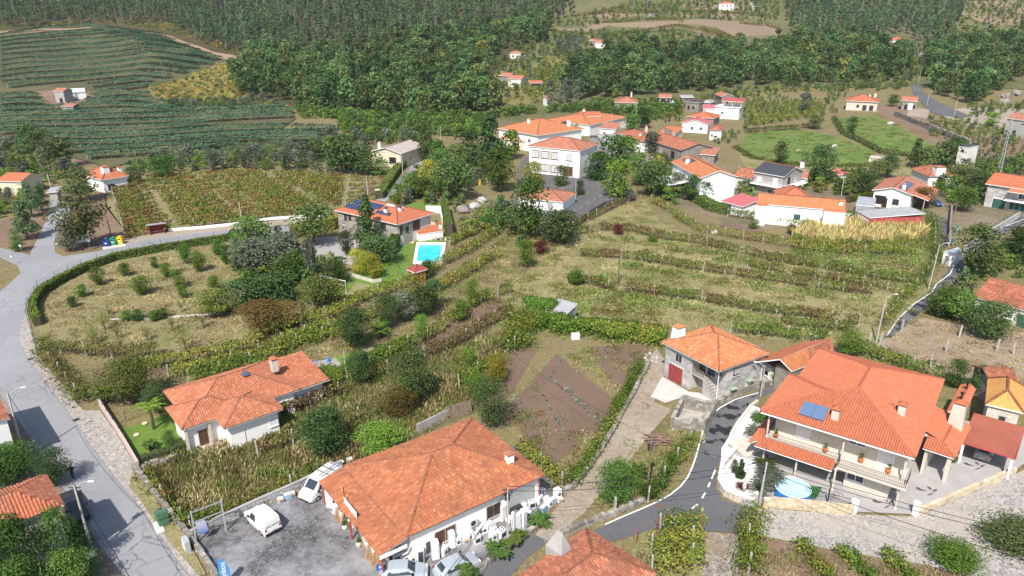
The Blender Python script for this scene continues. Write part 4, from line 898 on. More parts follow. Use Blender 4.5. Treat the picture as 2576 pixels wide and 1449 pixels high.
# --- house with the pool
H=House('stone_villa','stone villa with orange roof and two rows of solar panels above swimming pool',(839,528),(993,567),(1071,534),4.9,.6)
L,D=H.L,H.D;rise=2.0;s_=rise/(D/2)
H.walls(MORTAR,4.8);H.hip(rise,RT_NEW)
ops=[(2.0,2.9,3.0,4.4),(3.3,4.3,3.2,4.4),(1.2,1.9,.7,1.7),(9.5,10.6,3.0,4.4),(13.5,14.8,2.8,4.4)]
H.blocks('S',0,L-1.2,0,4.7,.5,.8,1.7,BL_BROWN,ops,.03,.07);H.win('S',2.45,3.1,.7,1.2,BROWN,GLASS,0);H.win('S',3.8,3.3,.8,1.0,BROWN,GLASS,1);H.win('S',1.55,.8,.5,.8,STONE,BROWN,0);H.win('S',10.05,3.1,.9,1.2,BROWN,GLASS,1);H.win('S',14.1,2.9,1.1,1.3,BROWN,GLASS,1)
H.blocks('E',0,5.2,0,4.7,.5,.7,1.3,BL_BROWN,[(.4,1.5,0,4.5),(2.2,3.2,2.2,3.8),(4.2,6,0,5)],.03,.06);H.door('E',.95,.95,2.1,BROWN,STONE,z=2.2);H.win('E',2.7,2.4,.7,1.2,BROWN,GLASS,0);H.door('E',5.4,2.2,2.2,BROWN,STONE,z=2.2)
H.panels(((0,0,4.9),(1,0,0),(0,1,s_)),2,8,1.0,1.65,(2.6,1.8),(3.3,1.5),mat=PANEL)
for q in range(2):H.panels(((0,0,4.9),(1,0,0),(0,1,s_)),1,4,1.0,1.0,11.0-q*.6,1.9-q*1.1,mat=PANEL) if q==0 else None
vv=Vector((0,1,s_)).normalized();pt=Vector((12.2,0,4.9))+vv*4.9
tk=MB().tube([pt+Vector((-.3,0,.35)),pt+Vector((1.7,0,.35))],.27,10).build('water_tank',WHITE,H.root)
H.chimney(13.4,2.6,5.4,.6,.6,1.3,WHITE,SLATE);H.chimney(15.6,4.5,5.4,.6,.6,1.5,WHITE,SLATE);H.chimney(14.4,6.5,5.6,.9,.6,1.1,WHITE,SLATE)
st=MB()
for i in range(8):st.box(5.0+i*.32,5.32+i*.32,-.9,.55,0,.2+i*.26)
st.build('stairs',STONED,H.root);railing([(5.0,-.85,.3),(7.6,-.85,2.4)],.9,.18,.02).build('stair_rail',DARKM,H.root)
PH=H
# --- school and annex on the raised yard
YARD_UV=[(1300,425),(1318,395),(1500,385),(1580,462),(1600,490),(1523,506),(1445,556),(1395,542),(1330,535),(1290,515),(1300,470)]
SY=1.4
W_=[at(u,v,SY).xy[:] for u,v in YARD_UV]
tag(MB().prism(W_,-.2,SY).build('school_yard',DARKY),kind='structure')
H=House('school_building','two-storey white school with red hipped roof, paned windows and double wooden door',(1328,367),(1458,381),(1488,362),7.6,.3,SY)
L,D=H.L,H.D
H.walls(WHITE,7.55);H.hip(2.2,RT_FAR)
M=H.side('S');Lw=H.x1-H.x0
FRM=plain('stone_frame',(.36,.32,.27),.85);PNL=plain('pink_granite',(.48,.41,.34),.85);BRG=plain('dark_timber',(.06,.035,.025),.6)
sc=Lw/510.0
for i,px in enumerate((65,165,265)):H.win('S',px*sc,4.6,60*sc,1.75,BRG,SHUT,3,3);H.win('S',(70 if i==0 else 160 if i==1 else 260)*sc,.95,60*sc,1.75,BRG,SHUT,3,3)
for px in (115,215):
 for z in (4.6,.95):MB().box((px-17)*sc,(px+17)*sc,0,.04,z,z+1.75,M=M).build('window_panel',PNL,H.root)
fr=MB();fr.box(25*sc,305*sc,0,.09,6.5,6.65,M=M).box(25*sc,305*sc,0,.09,4.35,4.5,M=M).box(25*sc,305*sc,0,.09,2.82,2.97,M=M).box(25*sc,305*sc,0,.09,.7,.85,M=M);fr.build('window_surround',FRM,H.root)
H.win('S',405*sc,4.6,62*sc,1.8,BRG,SHUT,3,3);d=H.door('S',400*sc,2.7,2.6,BROWN,FRM,z=.3);MB().box(345*sc,455*sc,0,.9,-.1,.28,M=M).build('doorstep',STONE,H.root)
MB().box(398*sc,404*sc,.02,.5,3.9,3.95,M=M).lathe([(3.45,.08),(3.6,.16),(3.85,.1)],8,tuple((M@Vector((401*sc,.5,0)))[:])).build('wall_lamp',DARKM,H.root)
H=House('school_annex','single-storey white annex with weathered red hipped roof below the school',(1299,497),(1417,510),(1438,485),2.9,.3,SY-.5)
H.walls(WHITE,2.85);H.hip(1.5,RT_FAR);H.win('S',(H.x1-H.x0)*.72,1.0,1.2,1.3,FRM,GREYW,1,1)
# --- village houses: (name, label, A, B, C, eave height, roof, rise, wall, roof material, windows, 
def simple(name,label,A,B,C,h,kind,rise,wall,rmat,wins=(),chims=(),oh=.4,base=0.,cat='house',group=None,trim=None):
 H=House(name,label,A,B,C,h,oh,base,cat,group)
 H.walls(wall,h-.05,gable=(kind[1],rise) if kind[0]=='g' else None)
 if kind=='hip':H.hip(rise,rmat)
 elif kind[0]=='g':H.gable(kind[1],rise,rmat)
 elif kind=='lean':roof(H.root,[[(0,0,h),(H.L,0,h),(H.L,H.D,h+rise),(0,H.D,h+rise)]],rmat)
 elif kind=='leanx':roof(H.root,[[(H.L,0,h),(H.L,H.D,h),(0,H.D,h+rise),(0,0,h+rise)]],rmat)
 for w in wins:
  sd,f,z,ww,hh=w[:5];n=(H.x1-H.x0) if sd in 'SN' else (H.y1-H.y0);t=w[5] if len(w)>5 else 'w'
  if t=='w':H.win(sd,n*f,z,ww,hh,trim or WHITE,GLASS,1)
  elif t=='b':H.win(sd,n*f,z,ww,hh,BROWN,GLASS,0)
  elif t=='s':H.win(sd,n*f,z,ww,hh,WHITE,SHUT,0)
  elif t=='G':H.win(sd,n*f,z,ww,hh,WHITE,GREENS,0)
  elif t=='d':H.door(sd,n*f,ww,hh,BROWN,WHITE,z=z)
  elif t=='g':H.door(sd,n*f,ww,hh,GREENS,WHITE,z=z,name='garage_door',panels=4)
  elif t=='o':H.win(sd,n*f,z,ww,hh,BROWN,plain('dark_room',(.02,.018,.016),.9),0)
 for c in chims:H.chimney(c[0]*H.L,c[1]*H.D,c[2],c[3],c[3],c[4],c[5] if len(c)>5 else WHITE,rmat)
 return H
H=simple('gabled_house','white gabled house with bright orange roof, six solar panels and white awning',(1688,407),(1754,448),(1843,441),6.6,'gx',1.7,WHITE,RT_OR,
[('E',.22,4.4,1.3,1.0,'G'),('S',.3,4.2,.9,1.1),('S',.6,4.2,1.1,1.2)],[(.3,.22,6.9,.9,1.6)],.45)
cn=MB().poly([(4,.4,4.0),(13,.4,4.0),(13,-5.5,3.1),(4,-5.5,3.1)]).poly([(4,-5.5,3.0),(13,-5.5,3.0),(13,.4,3.9),(4,.4,3.9)]).box(4,13,-5.55,-5.45,2.95,3.12);cn.build('awning',WHITE,H.root)
for x in (4.2,8.5,12.8):MB().tube([(x,-5.4,0),(x,-5.4,3.0)],.07,5).build('awning_post',WHITE,H.root)
vv=Vector((0,1,1.7/(H.L/2)))
H.panels(((0,0,6.6),(1,0,0),(0,1,1.7/(H.D/2))),2,3,1.6,1.0,2.0,2.4,mat=PANEL)
S_=simple
S_('white_canopy_house','flat white lean-to awning beside the gabled house',(1680,462),(1716,470),(1735,450),3,'lean',.4,WHITE,WHITE,cat='canopy') if False else None
S_('red_leanto','dark red sheet lean-to roof at foot of gabled white house',(1812,505),(1868,520),7,2.6,'lean',.9,WHITE,PINKR,cat='shed')
H=S_('long_house','long white house with broad plain orange roof beside the dry maize',(1904,512),(2126,531),6.5,4.6,'gx',1.7,WHITE,RT_OR,[('S',.48,1.6,1.4,1.3,'G'),('S',.76,1.5,.4,1.2),('S',.06,1.6,.5,1.6)],[(.95,.3,5.0,.8,1.1)],.25)
MB().box(-.1,2.2,-1.4,.3,-.3,4.5).box(H.L-4.2,H.L+.1,-1.2,.3,-.3,4.5).build('wing_wall',WHITE,H.root)
roof(H.root,[[(-.15,-1.5,4.5),(2.3,-1.5,4.5),(2.3,.3,4.75),(-.15,.3,4.75)],[(H.L-4.3,-1.3,4.5),(H.L+.15,-1.3,4.5),(H.L+.15,.3,4.75),(H.L-4.3,.3,4.75)]],RT_OR,name='wing_roof',caps=False)
H=S_('round_house','low round-roofed orange tiled building behind the long white house',(1962,500),(2045,503),9,3.2,'hip',2.2,WHITE,RT_NEW,oh=.5)
H=S_('dark_roof_house','grey two-storey house with black slate gable roof and white balcony',(1893,431),(1969,446),(1999,427),5.7,'gx',1.8,plain('pinkish_grey',(.33,.30,.29),.85),SLATE,[('S',.2,3.4,1.1,1.1,'s'),('S',.75,3.2,1.2,1.6,'s'),('E',.3,3.2,1.1,1.8,'o'),('E',.65,3.6,.8,.8),('S',.6,.8,1.2,.9)],[(.95,.9,6.6,.8,1.6)])
fl=MB().box(.2,H.L+1.2,-1.0,.5,2.7,2.9).box(H.L-.5,H.L+1.2,.5,H.D-.3,2.7,2.9).build('balcony',WHITE,H.root)
railing([(.2,-.95,2.9),(H.L+1.15,-.95,2.9),(H.L+1.15,H.D-.4,2.9)],.9,.3,.02).build('balcony_rail',WHITE,H.root)
H=S_('solar_house','white bungalow with red-brown gable roof and long strip of solar panels',(2193,478),(2299,491),(2344,462),4.0,'gy',1.3,WHITE,RT_FAR,[('S',.2,.9,2.4,1.9,'o'),('S',.62,1.2,1.3,1.2,'b'),('S',.33,.3,1,2,'o')],[(.72,.12,4.6,.7,1.3)],.5)
H.panels(((H.L,0,4.0),(0,1,0),(-1,0,1.3/(H.L/2))),2,6,1.4,1.0,1.8,1.9,mat=PANEL)
roof(H.root,[[(H.L+3.2,1,3.0),(H.L+3.2,H.D-1,3.0),(H.L,H.D-1,3.9),(H.L,1,3.9)]],RT_NEW,name='side_roof',caps=False)
H=S_('grey_shed','grey corrugated workshop roof with red and white side by the maize plot',(2154,530),(2188,548),(2288,528),2.8,'lean',.8,REDSH,FIBRE,oh=.15,cat='shed')
MB().box(.6,H.L-.6,.05,.12,.3,2.3).build('wall_panel',WHITE,H.root);m=MB()
for i in range(26):
 y=H.D*i/26;m.box(0,H.L,y,y+.06,2.86,2.9)
for v in m.v:pass
H2=S_('zinc_shed','flat blue-grey zinc roof adjoining the grey workshop',(2153,515),(2200,520),8,3.0,'lean',.3,ZINC,ZINC,oh=.1,cat='shed')
H=S_('granite_block_house','two-storey light granite block house with white eaves and dark garage at right edge',(2478,462),(2640,486),12,5.6,'gx',1.9,MORTAR,RT_NEW,[],[],.6)
H.blocks('S',0,H.L-1.2,0,5.5,.55,.8,1.6,BL_GREY,[(1.6,4.6,0,2.4),(5.2,9,0,2.3),(6.5,9,3.0,5)],.03,.05);H.door('S',3.1,2.8,2.3,GREENS,WHITE,name='garage_door',panels=4);H.win('S',7,.3,3.4,1.9,WHITE,GREENS,2);H.win('S',7.6,3.1,1.6,1.8,WHITE,GLASS,1)
roof(H.root,[[(5.4,-1.6,4.9),(9.6,-1.6,4.9),(9.6,.6,5.5),(5.4,.6,5.5)]],RT_OR,name='porch_roof',caps=False)
MB().box(4.9,11,-1.5,.6,2.55,2.75).build('balcony',WHITE,H.root);railing([(4.95,-1.45,2.75),(11,-1.45,2.75)],.9,.25,.02).build('balcony_rail',DARKM,H.root)
H=S_('beige_house','beige gabled house with bleached grey tile roof by the upper road',(929,381),(1004,389),(1036,365),4.6,'gy',1.5,CREAM,RT_PALE,[('S',.72,1.6,2.2,1.6,'o'),('E',.4,1.5,1.1,1.1)],[(.08,.3,4.8,.8,1.6)],.5)
S_('ochre_villa','large orange-roofed villa behind the school trees',(1249,322),(1352,341),(1373,308),6.0,'hip',3.4,WHITE,RT_OR,[('S',.8,3,1.2,1.2),('E',.3,3,1.2,1.2)],[(.85,.8,6.8,1,2.2),(.45,.3,8,.8,1.4)],.6)
S_('ochre_wing','lower orange-roofed wing in front of the ochre villa',(1255,348),(1325,356),8,3.2,'hip',1.4,CREAM,RT_OR,[('S',.6,.3,2.5,2,'o')])
S_('village_hall','wide low orange roof in the village centre behind shrubs',(1366,302),(1476,317),(1528,291),4.2,'hip',2.2,WHITE,RT_OR,[],[(.2,.8,4.8,1,1.4)])
S_('raised_roof_house','narrow orange-roofed block raised above the village hall',(1460,292),(1514,292),6,5.8,'lean',1.0,DIRTY,RT_NEW)
S_('white_dormer_house','small white house with red roof beside grey gabled house',(1506,322),(1550,325),7,3.8,'lean',1.3,WHITE,RT_FAR,[('S',.3,1.4,1,1)])
S_('zinc_gable_house','unfinished grey house with pale zinc gable roof in village',(1480,340),(1522,362),(1574,353),3.8,'gy',1.6,GREYW,ZINC,[('S',.3,1.2,1.2,1),('E',.5,1.2,1.2,1)])
S_('red_long_house','white house with old red hipped roof and tall chimney in village',(1543,334),(1603,356),(1642,339),3.8,'hip',1.8,WHITE,RT_OLD,[('S',.3,1.2,1.1,1.1),('S',.7,1.2,1.1,1.1)],[(.5,.7,5,.7,2.0,CREAM),(.75,.3,4.6,.6,.9)])
S_('red_row_house','very long row house with weathered red roof running down village',(1612,346),(1714,378),(1766,362),3.8,'gx',1.8,STONED,RT_OLD,[('S',.8,.3,2.0,2.2,'o'),('S',.5,1,1,1)],[(.15,.6,5,.9,2.0,STONED),(.25,.6,5,.9,1.8,STONED)])
S_('orange_store','small plain orange-roofed store behind the long row house',(1658,331),(1700,335),8,3.2,'lean',1.2,CREAM,RT_NEW,cat='shed')
S_('orange_row','stone house with orange roof behind the pink-roofed house',(1726,293),(1798,298),10,4.4,'hip',1.6,STONED,RT_NEW,[('S',.7,1.5,1,1)],[(.5,.6,5,.8,1.2)])
S_('pink_roof_house','white house with twin pink gable roofs in the village',(1713,309),(1783,313),9,3.6,'gy',1.5,WHITE,PINKR,[('S',.4,1.2,1.1,1.1),('S',.75,1.2,1.1,1.1)])
S_('stone_cottage','whitewashed cottage with rusty hipped roof near pasture corner',(1783,326),(1818,328),8,3.8,'hip',1.3,DIRTY,RT_OLD,[('S',.7,.8,1.2,1.6,'s'),('S',.2,1.2,.8,.9)])
H=S_('white_terrace_house','cubic white house with rooftop terrace below red pavilion',(1797,268),(1862,272),9,5.0,'lean',.1,WHITE,WHITE,[('S',.8,1,1.4,2,'s'),('S',.3,2,1,1)])
for x in (3.5,7.5,11.2):
 for y in (1,6):MB().tube([(x,y,5),(x,y,7.6)],.1,5).build('pavilion_post',WHITE,H.root)
roof(H.root,[[(2.8,.2,7.6),(12,.2,7.6),(12,7,8.3),(2.8,7,8.3)]],REDSH,name='pavilion_roof',caps=False)
S_('pink_leanto','long pink sheet lean-to left of the white terrace house',(1768,272),(1806,273),6,2.8,'lean',1.0,WHITE,PINKR,cat='shed')
S_('stone_tower_house','tall rough stone house with red roof behind white terrace house',(1797,236),(1815,244),(1840,241),6,'gx',1.4,STONED,RT_FAR,[('S',.3,4,.8,.9,'o'),('S',.7,4,.8,.9,'o'),('E',.5,3,.8,.9,'o')])
S_('roofless_house','stone house with sagging grey slate roof at village edge',(1722,255),(1760,259),8,4.4,'hip',1.2,STONED,SLATE,[('S',.25,1,.9,1.6,'o'),('S',.6,1.4,.9,1,'o')])
S_('grey_stone_house','smaller stone house with grey roof right of the sagging one',(1762,257),(1790,259),7,4.2,'hip',1.1,STONED,FIBRE,[('S',.5,1.4,.9,1,'o')])
S_('granary','old stone granary with red roof and open upper floor beside woods',(1657,245),(1690,246),7,4.8,'gx',1.2,STONED,RT_FAR,[('S',.35,2.8,2,1.2,'o'),('S',.8,2.8,1,1.2,'o')]);S_('blue_roof_shed','shed with pale blue sheet roof below the stone granary',(1665,257),(1697,257),6,2.6,'lean',.8,GREYW,plain('pale_blue_sheet',(.42,.55,.60),.5,.1),cat='shed')
S_('manor_chapel','old rose-roofed manor with small belfry at edge of woods',(1545,258),(1606,259),12,4.2,'hip',2.2,STONED,RT_FAR,[('S',.7,1.4,1,1.2,'o')],[(.7,.55,6,.7,2.2,DIRTY)])
S_('plank_shed','long grey plank shed with fibre roof beside olive trees',(1713,245),(1746,246),5,2.8,'lean',.7,WOOD,FIBRE,cat='shed')
H=S_('driveway_house','long stone-banded house with red-orange roof beside concrete drive and vineyard',(2127,253),(2212,257),13,4.4,'hip',2.4,STONEW,RT_NEW,[('S',.38,1.6,1,1.1,'b'),('S',.6,.4,1.6,2.2,'b'),('S',.82,.4,1.6,2.2,'b')],[(.85,.8,5.5,.9,1.6),(.7,.6,5.8,.6,1)],.6)
S_('derelict_barn','half-derelict stone barn with broken red roof beside bend of road',(2268,253),(2310,255),9,4.4,'gx',1.6,STONED,RT_FAR,[('S',.3,.5,1.2,2,'o'),('S',.6,.6,1.8,2.6,'s'),('S',.85,1.2,1,1.2,'o')])
S_('far_white_house','white two-storey house with orange roof high on the far terraces',(1809,9),(1848,10),9,6,'hip',1.6,WHITE,RT_NEW,[('S',.25,3.6,1,1.3,'b'),('S',.55,3.6,1,1.3,'b'),('S',.8,3.6,1,1.3,'b')])
S_('wood_house','low house with wide salmon roof deep in the pine wood',(2233,101),(2278,104),13,4,'hip',2.4,WHITE,RT_NEW)
S_('white_ruin','small white ruin and shed below salmon-roofed wood house',(2278,128),(2296,129),6,3,'lean',.5,WHITE,FIBRE,cat='ruin');S_('grey_ruin','small grey walled ruin right of white one below wood house',(2300,131),(2322,133),6,3,'lean',.4,GREYW,SLATE,cat='ruin')
S_('terrace_cottage','white cottage with faded red roof below the terraced fields',(1496,107),(1533,108),8,4,'gx',1.4,DIRTY,RT_FAR,[('S',.5,1.2,1,1,'o')]);S_('terrace_byre','small reddish-roofed byre left of the terrace cottage',(1480,102),(1498,104),7,3.2,'gx',1.1,STONED,RT_FAR,cat='shed')
S_('slope_cottage','pale cottage with pink-red roof alone on the bracken slope',(1281,133),(1311,135),8,4,'hip',1.4,DIRTY,RT_FAR,[('S',.3,1.4,.9,1,'o'),('S',.7,1.4,.9,1,'o')])
S_('slope_farm','white-walled farm with rose roof above vine slope',(1276,198),(1312,200),9,4.6,'gx',1.6,DIRTY,RT_FAR,[('S',.4,1.4,.9,1,'o')]);S_('slope_barn','dark-walled barn with rose roof left of slope farm',(1254,190),(1282,193),8,4.6,'gx',1.4,STONED,RT_FAR,cat='barn');S_('open_shed','open-fronted orange-roofed shed below slope farm',(1331,209),(1367,208),6,2.8,'lean',.9,STONED,RT_NEW,[('S',.5,.2,5,2,'o')],cat='shed')
S_('hidden_cottage','small white cottage half hidden by silver poplars in valley',(1375,249),(1392,248),7,4,'gx',1.2,WHITE,RT_FAR)
H=S_('white_gable_house','white house with red hipped roof and big white chimney beside autumn vineyard',(209,440),(246,455),(304,440),3.6,'hip',2.2,WHITE,RT_NEW,[('E',.3,.8,1.6,1.2,'b')],[(.75,.35,4.4,1.6,1.9),(.7,.9,4,.8,1.4)],.5)
S_('orange_cottage','orange-roofed cottage half hidden by citrus at left edge',(-10,455),(52,457),8,3.6,'gx',1.4,CREAM,RT_NEW)
S_('pump_house','small flat-roofed concrete hut beside branch road',(117,484),(146,482),5,2.8,'lean',.25,GREYW,FIBRE,cat='hut')
S_('farm_house','little two-storey farmhouse with red roof inside kiwi field',(132,229),(159,230),7,6,'gx',1.2,GREYW,RT_FAR,[('S',.6,.5,1.5,2,'o')]);S_('white_barn','long white barn with pale sheet roof inside kiwi field',(165,233),(214,231),9,4.2,'lean',1.1,WHITE,plain('pale_sheet',(.6,.6,.6),.6,.05),[('S',.28,.2,5,3.2,'s'),('S',.74,.2,5,3.2,'s')],cat='barn');S_('red_roof_shed','low red-roofed shed below farm trees in kiwi field',(151,267),(184,267),4.5,2.4,'lean',.7,STONED,RT_FAR,cat='shed')
S_('lane_old_house','old house with patchy red roof between gabled house and slate house',(1843,442),(1892,450),9,3.2,'gx',1.6,DIRTY,RT_OLD,[('S',.7,1,1,1.8,'s')]);S_('brick_roof_store','store with faded brick-red roof near fence by pasture',(1760,388),(1800,391),8,2.8,'lean',1.0,STONED,RT_FAR,cat='shed')
S_('pink_roof_shed','long low shed with pink roof at edge of pasture',(2082,442),(2144,437),4.5,2.0,'lean',.6,WHITE,PINKR,cat='shed');S_('red_roof_store','small white store with red tile roof beside slate-roofed house',(1996,446),(2031,449),7,3.0,'gx',1.2,DIRTY,RT_FAR,cat='shed')
H=S_('wedge_chimney_house','old low house with red hipped roof and large white wedge chimney',(2336,443),(2405,443),10,3.0,'hip',1.8,DIRTY,RT_OLD,[],[(.42,.12,3.0,2.4,2.2)],.4)
S_('grey_ruin_house','unplastered grey house with red roof at right edge above mast',(2530,297),(2620,308),9,6.4,'gx',1.7,GREYW,RT_FAR,[('S',.15,4.2,1,1.1),('S',.5,4.2,1,1.1),('S',.3,1,1,1.2,'o')],[(.3,.8,6.8,1.4,1.6,GREYW)])
S_('pool_hut','wooden pool hut with flat red pyramid roof by swimming pool',(1022,677),(1043,686),(1076,677),2.3,'hip',.8,plain('orange_wood',(.30,.12,.05),.6,.2),plain('red_felt',(.30,.055,.05),.85),cat='hut',oh=.25)
H=S_('grill_shelter','white garden shelter with low tiled roof on pool terrace',(1054,590),(1116,580),2.8,1.6,'lean',.7,WHITE,RT_NEW,[],[(.95,.3,1.8,.5,1.0)],.1,cat='shelter')
S_('grey_lean_shed','small shed with sloping grey concrete sheet beside leafy pergola',(1370,781),(1418,797),(1437,775),1.9,'lean',.9,GREYW,FIBRE,oh=.15,cat='shed')
H=S_('transformer_tower','tall narrow white transformer tower with slate cap beside pasture',(2411,367),(2434,371),(2452,365),7.0,'lean',.12,DIRTY,SLATE,[('S',.5,5.6,.8,.5,'o'),('E',.5,.2,1.2,2,'w')],oh=.12,cat='tower')
H=S_('wayside_chapel','tiny white wayside chapel with pale blue roof and arched door at fork',(2372,634),(2396,641),(2410,631),2.5,'gy',.8,WHITE,plain('pale_blue_roof',(.40,.47,.52),.6,.06),cat='chapel',oh=.12)
M=H.side('S');w=(H.x1-H.x0);m=MB();pts=[]
for i in range(9):a=math.pi*i/8;pts.append(M@Vector((w/2-math.cos(a)*w*.3,.05,1.35+math.sin(a)*.6)))
m.tube([M@Vector((w*.2,.05,0))]+pts+[M@Vector((w*.8,.05,0))],.09,6);m.build('door_arch',STONEW,H.root);MB().poly([M@Vector((w*.22,.03,0)),M@Vector((w*.78,.03,0))]+[p-Vector((0,0,.03)) for p in reversed(pts)]).build('arched_door',plain('grey_door',(.4,.41,.42),.6),H.root)
# ------ garden and field walls, fences
def lie(P,base=0.):return [Vector((p.x,p.y,(hz(p.x,p.y) if p.y>325 else 0)+base)) for p in P]
def wall(name,label,uv,h,th,mat,blocks=None,course=.35,l0=.4,l1=.9,cope=None,cat='wall',base=0.,rough=0.,closed=False):
 P=lie([at(u,v,base) for u,v in uv],base) if base==0 else [at(u,v,base) for u,v in uv]
 t=thing(name,label,cat,P[0]);o=P[0];m=MB();cp=MB()
 seg=list(zip(P,P[1:]+([P[0]] if closed else [])))
 for i,(a,b) in enumerate(seg):
  d=(b-a);L=d.length;d.normalize();n=Vector((d.y,-d.x,0)).normalized()
  if n.dot(Vector((0,0,0))-a)<0:n=-n
  M=Matrix(((d.x,n.x,0,a.x-o.x),(d.y,n.y,0,a.y-o.y),(0,0,1,a.z-o.z),(0,0,0,1)));inn=.05 if blocks else 0
  m.box(0,L,-th/2+inn+.002*i,th/2-inn,-.2,h-inn,M=M)
  if cope:cp.box(-.03,L+.03,-th/2-.05,th/2+.05,h+.003,h+.1+.002*i,M=M)
  if blocks:
   me=unit_block(blocks);z=0
   while z<h-.05:
    ch=min(course*random.uniform(.75,1.25),h-z)
    if h-z-ch<course*.4:ch=h-z
    x=0
    while x<L-.03:
     w=min(random.uniform(l0,l1),L-x);top=rough*random.uniform(-1,1) if z+ch>h-.06 else 0
     link('stone',me,t,M=M@Matrix.Translation((x+.012,-th/2+random.uniform(-.03,.03),z+.01))@Matrix.Rotation(random.uniform(-1,1)*rough*.25,4,'Y')@Matrix.Diagonal((max(.05,w-.024),th+random.uniform(0,.05),max(.05,ch+top-.02),1)));x+=w
    z+=ch
 m.build('core',mat,t)
 if cope:cp.build('coping',cope,t)
 return t
wall('garden_wall','honey sandstone garden wall below villa gate with blue pool behind',[(1918,1276),(1960,1277),(2040,1284),(2143,1297)],1.15,.3,JOINT,BL_SAND,.26,.35,.75)
wall('terrace_wall','pale sandstone wall climbing beside villa parking to carport',[(2305,1296),(2420,1246),(2551,1190)],.75,.32,JOINT,BL_SAND,.3,.5,1.0)
wall('bed_wall','curved pale stone wall round white gravel bed at road bend',[(1850,1140),(1816,1180),(1808,1222),(1822,1246),(1845,1258),(1868,1266),(1895,1275)],.8,.3,JOINT,BL_PALE,.3,.4,.8,cope=WHITE)
wall('bed_kerb','cream kerb along upper white gravel bed beside black road',[(1838,1098),(1855,1068),(1872,1046),(1890,1024),(1905,1012)],.35,.35,STONEW)
wall('mossy_wall','dark mossy stone wall between granite house and black road',[(1764,1078),(1776,1052),(1800,1025),(1840,1000),(1880,986),(1935,968)],.9,.4,STONED,BL_OLD,.3,.35,.8,rough=.05)
wall('ruin_wall','roofless grey stone pen with pale floor beside black road',[(1690,1078),(1716,1022),(1796,1040),(1768,1084)],1.5,.4,STONED,BL_OLD,.32,.4,.9,rough=.08,closed=True)
sheet('pen_floor',[(1696,1074),(1718,1028),(1790,1042),(1764,1080)],.09,plain('pen_concrete',(.40,.37,.33),.9,.35,.8))
wall('lane_wall','long dry-stone wall on left side of dirt lane below vine hedge',[(1420,1240),(1445,1225),(1480,1180),(1510,1140),(1545,1080),(1565,1040),(1590,1000),(1620,940),(1632,915)],.6,.45,STONED,BL_OLD,.28,.3,.7,rough=.12)
wall('yard_edge_wall','low rough stone wall closing shop yard beside lane with yuccas',[(1186,1449),(1230,1418),(1274,1386),(1312,1358),(1345,1335)],.6,.4,STONED,BL_OLD,.28,.35,.7,rough=.08)
wall('verge_wall','rough stone wall between dirt lane garden and asphalt junction',[(1372,1368),(1440,1335),(1500,1310),(1560,1290),(1620,1262)],.55,.45,STONED,BL_OLD,.28,.35,.7,rough=.12)
wall('block_wall','stained concrete block wall along upper side of shop yard',[(484,1358),(560,1320),(644,1281),(754,1232),(860,1180)],1.0,.2,GREYW,BL_GREY,.22,.4,.42,cope=GREYW)
wall('roadside_wall','crumbling stone wall between road verge and weedy field',[(338,1180),(352,1198),(400,1262),(440,1312),(484,1366)],.9,.4,STONED,BL_OLD,.3,.35,.7,rough=.1)
wall('yard_road_wall','low stone wall between road and shop yard behind blue flag',[(484,1366),(520,1415),(548,1460)],.7,.35,STONED,BL_OLD,.28,.35,.7,rough=.05)
wall('field_edge_wall','line of rough boulders between villa lawn path and weedy field',[(350,1190),(380,1172),(420,1162),(450,1150)],.5,.5,STONED,BL_OLD,.5,.6,1.1,rough=.15)
wall('lawn_wall','pinkish rendered garden wall between pale pavement and villa lawn',[(252,1022),(290,1080),(318,1125),(350,1180)],1.0,.2,plain('pink_render',(.50,.41,.37),.85,.15))
wall('white_road_wall','long low white wall between vineyard and road beside red shelter',[(424,582),(500,576),(600,566),(680,553),(760,548),(812,545)],.6,.25,WHITE)
wall('shed_wall','grey boundary wall behind the shop with grey planks leaning',[(1050,1092),(1110,1062),(1165,1035)],1.3,.18,GREYW)
wall('terrace_edge_wall','white garden wall round tiled pool terrace',[(1072,535),(1108,536),(1113,565)],1.7,.2,WHITE)
wall('volley_wall','pale concrete retaining wall between yellow bushes and volleyball lawn',[(868,690),(900,700),(940,712),(960,708)],.6,.2,CONC)
wall('pasture_wall','rough stone terrace wall above right-hand pasture',[(2250,292),(2300,312),(2370,340),(2440,368)],2.2,.6,STONED,BL_OLD,.6,.8,1.8,rough=.3)
wall('road_stone_wall','stone retaining wall with green fence along right-hand road',[(2562,548),(2530,568),(2480,598),(2425,636)],1.3,.3,STONED,BL_GREY,.4,.6,1.2,cope=GREYW)
wall('lane_divider','tall narrow old wall between upper lane and vegetable garden',[(2392,530),(2388,570),(2386,622)],1.6,.35,STONED)
wall('field_wall','low pale kerb wall crossing dry orchard',[(278,806),(380,803),(460,797),(560,790)],.25,.25,CONC)
wall('water_trough','square concrete water tank at edge of pasture',[(2190,398),(2225,400),(2222,410),(2186,408)],.9,.3,CONC,cat='trough',closed=True)
wall('village_wall','white boundary wall below gabled house and vine row',[(1860,535),(1905,545),(1932,560),(2020,572)],1.0,.2,WHITE)
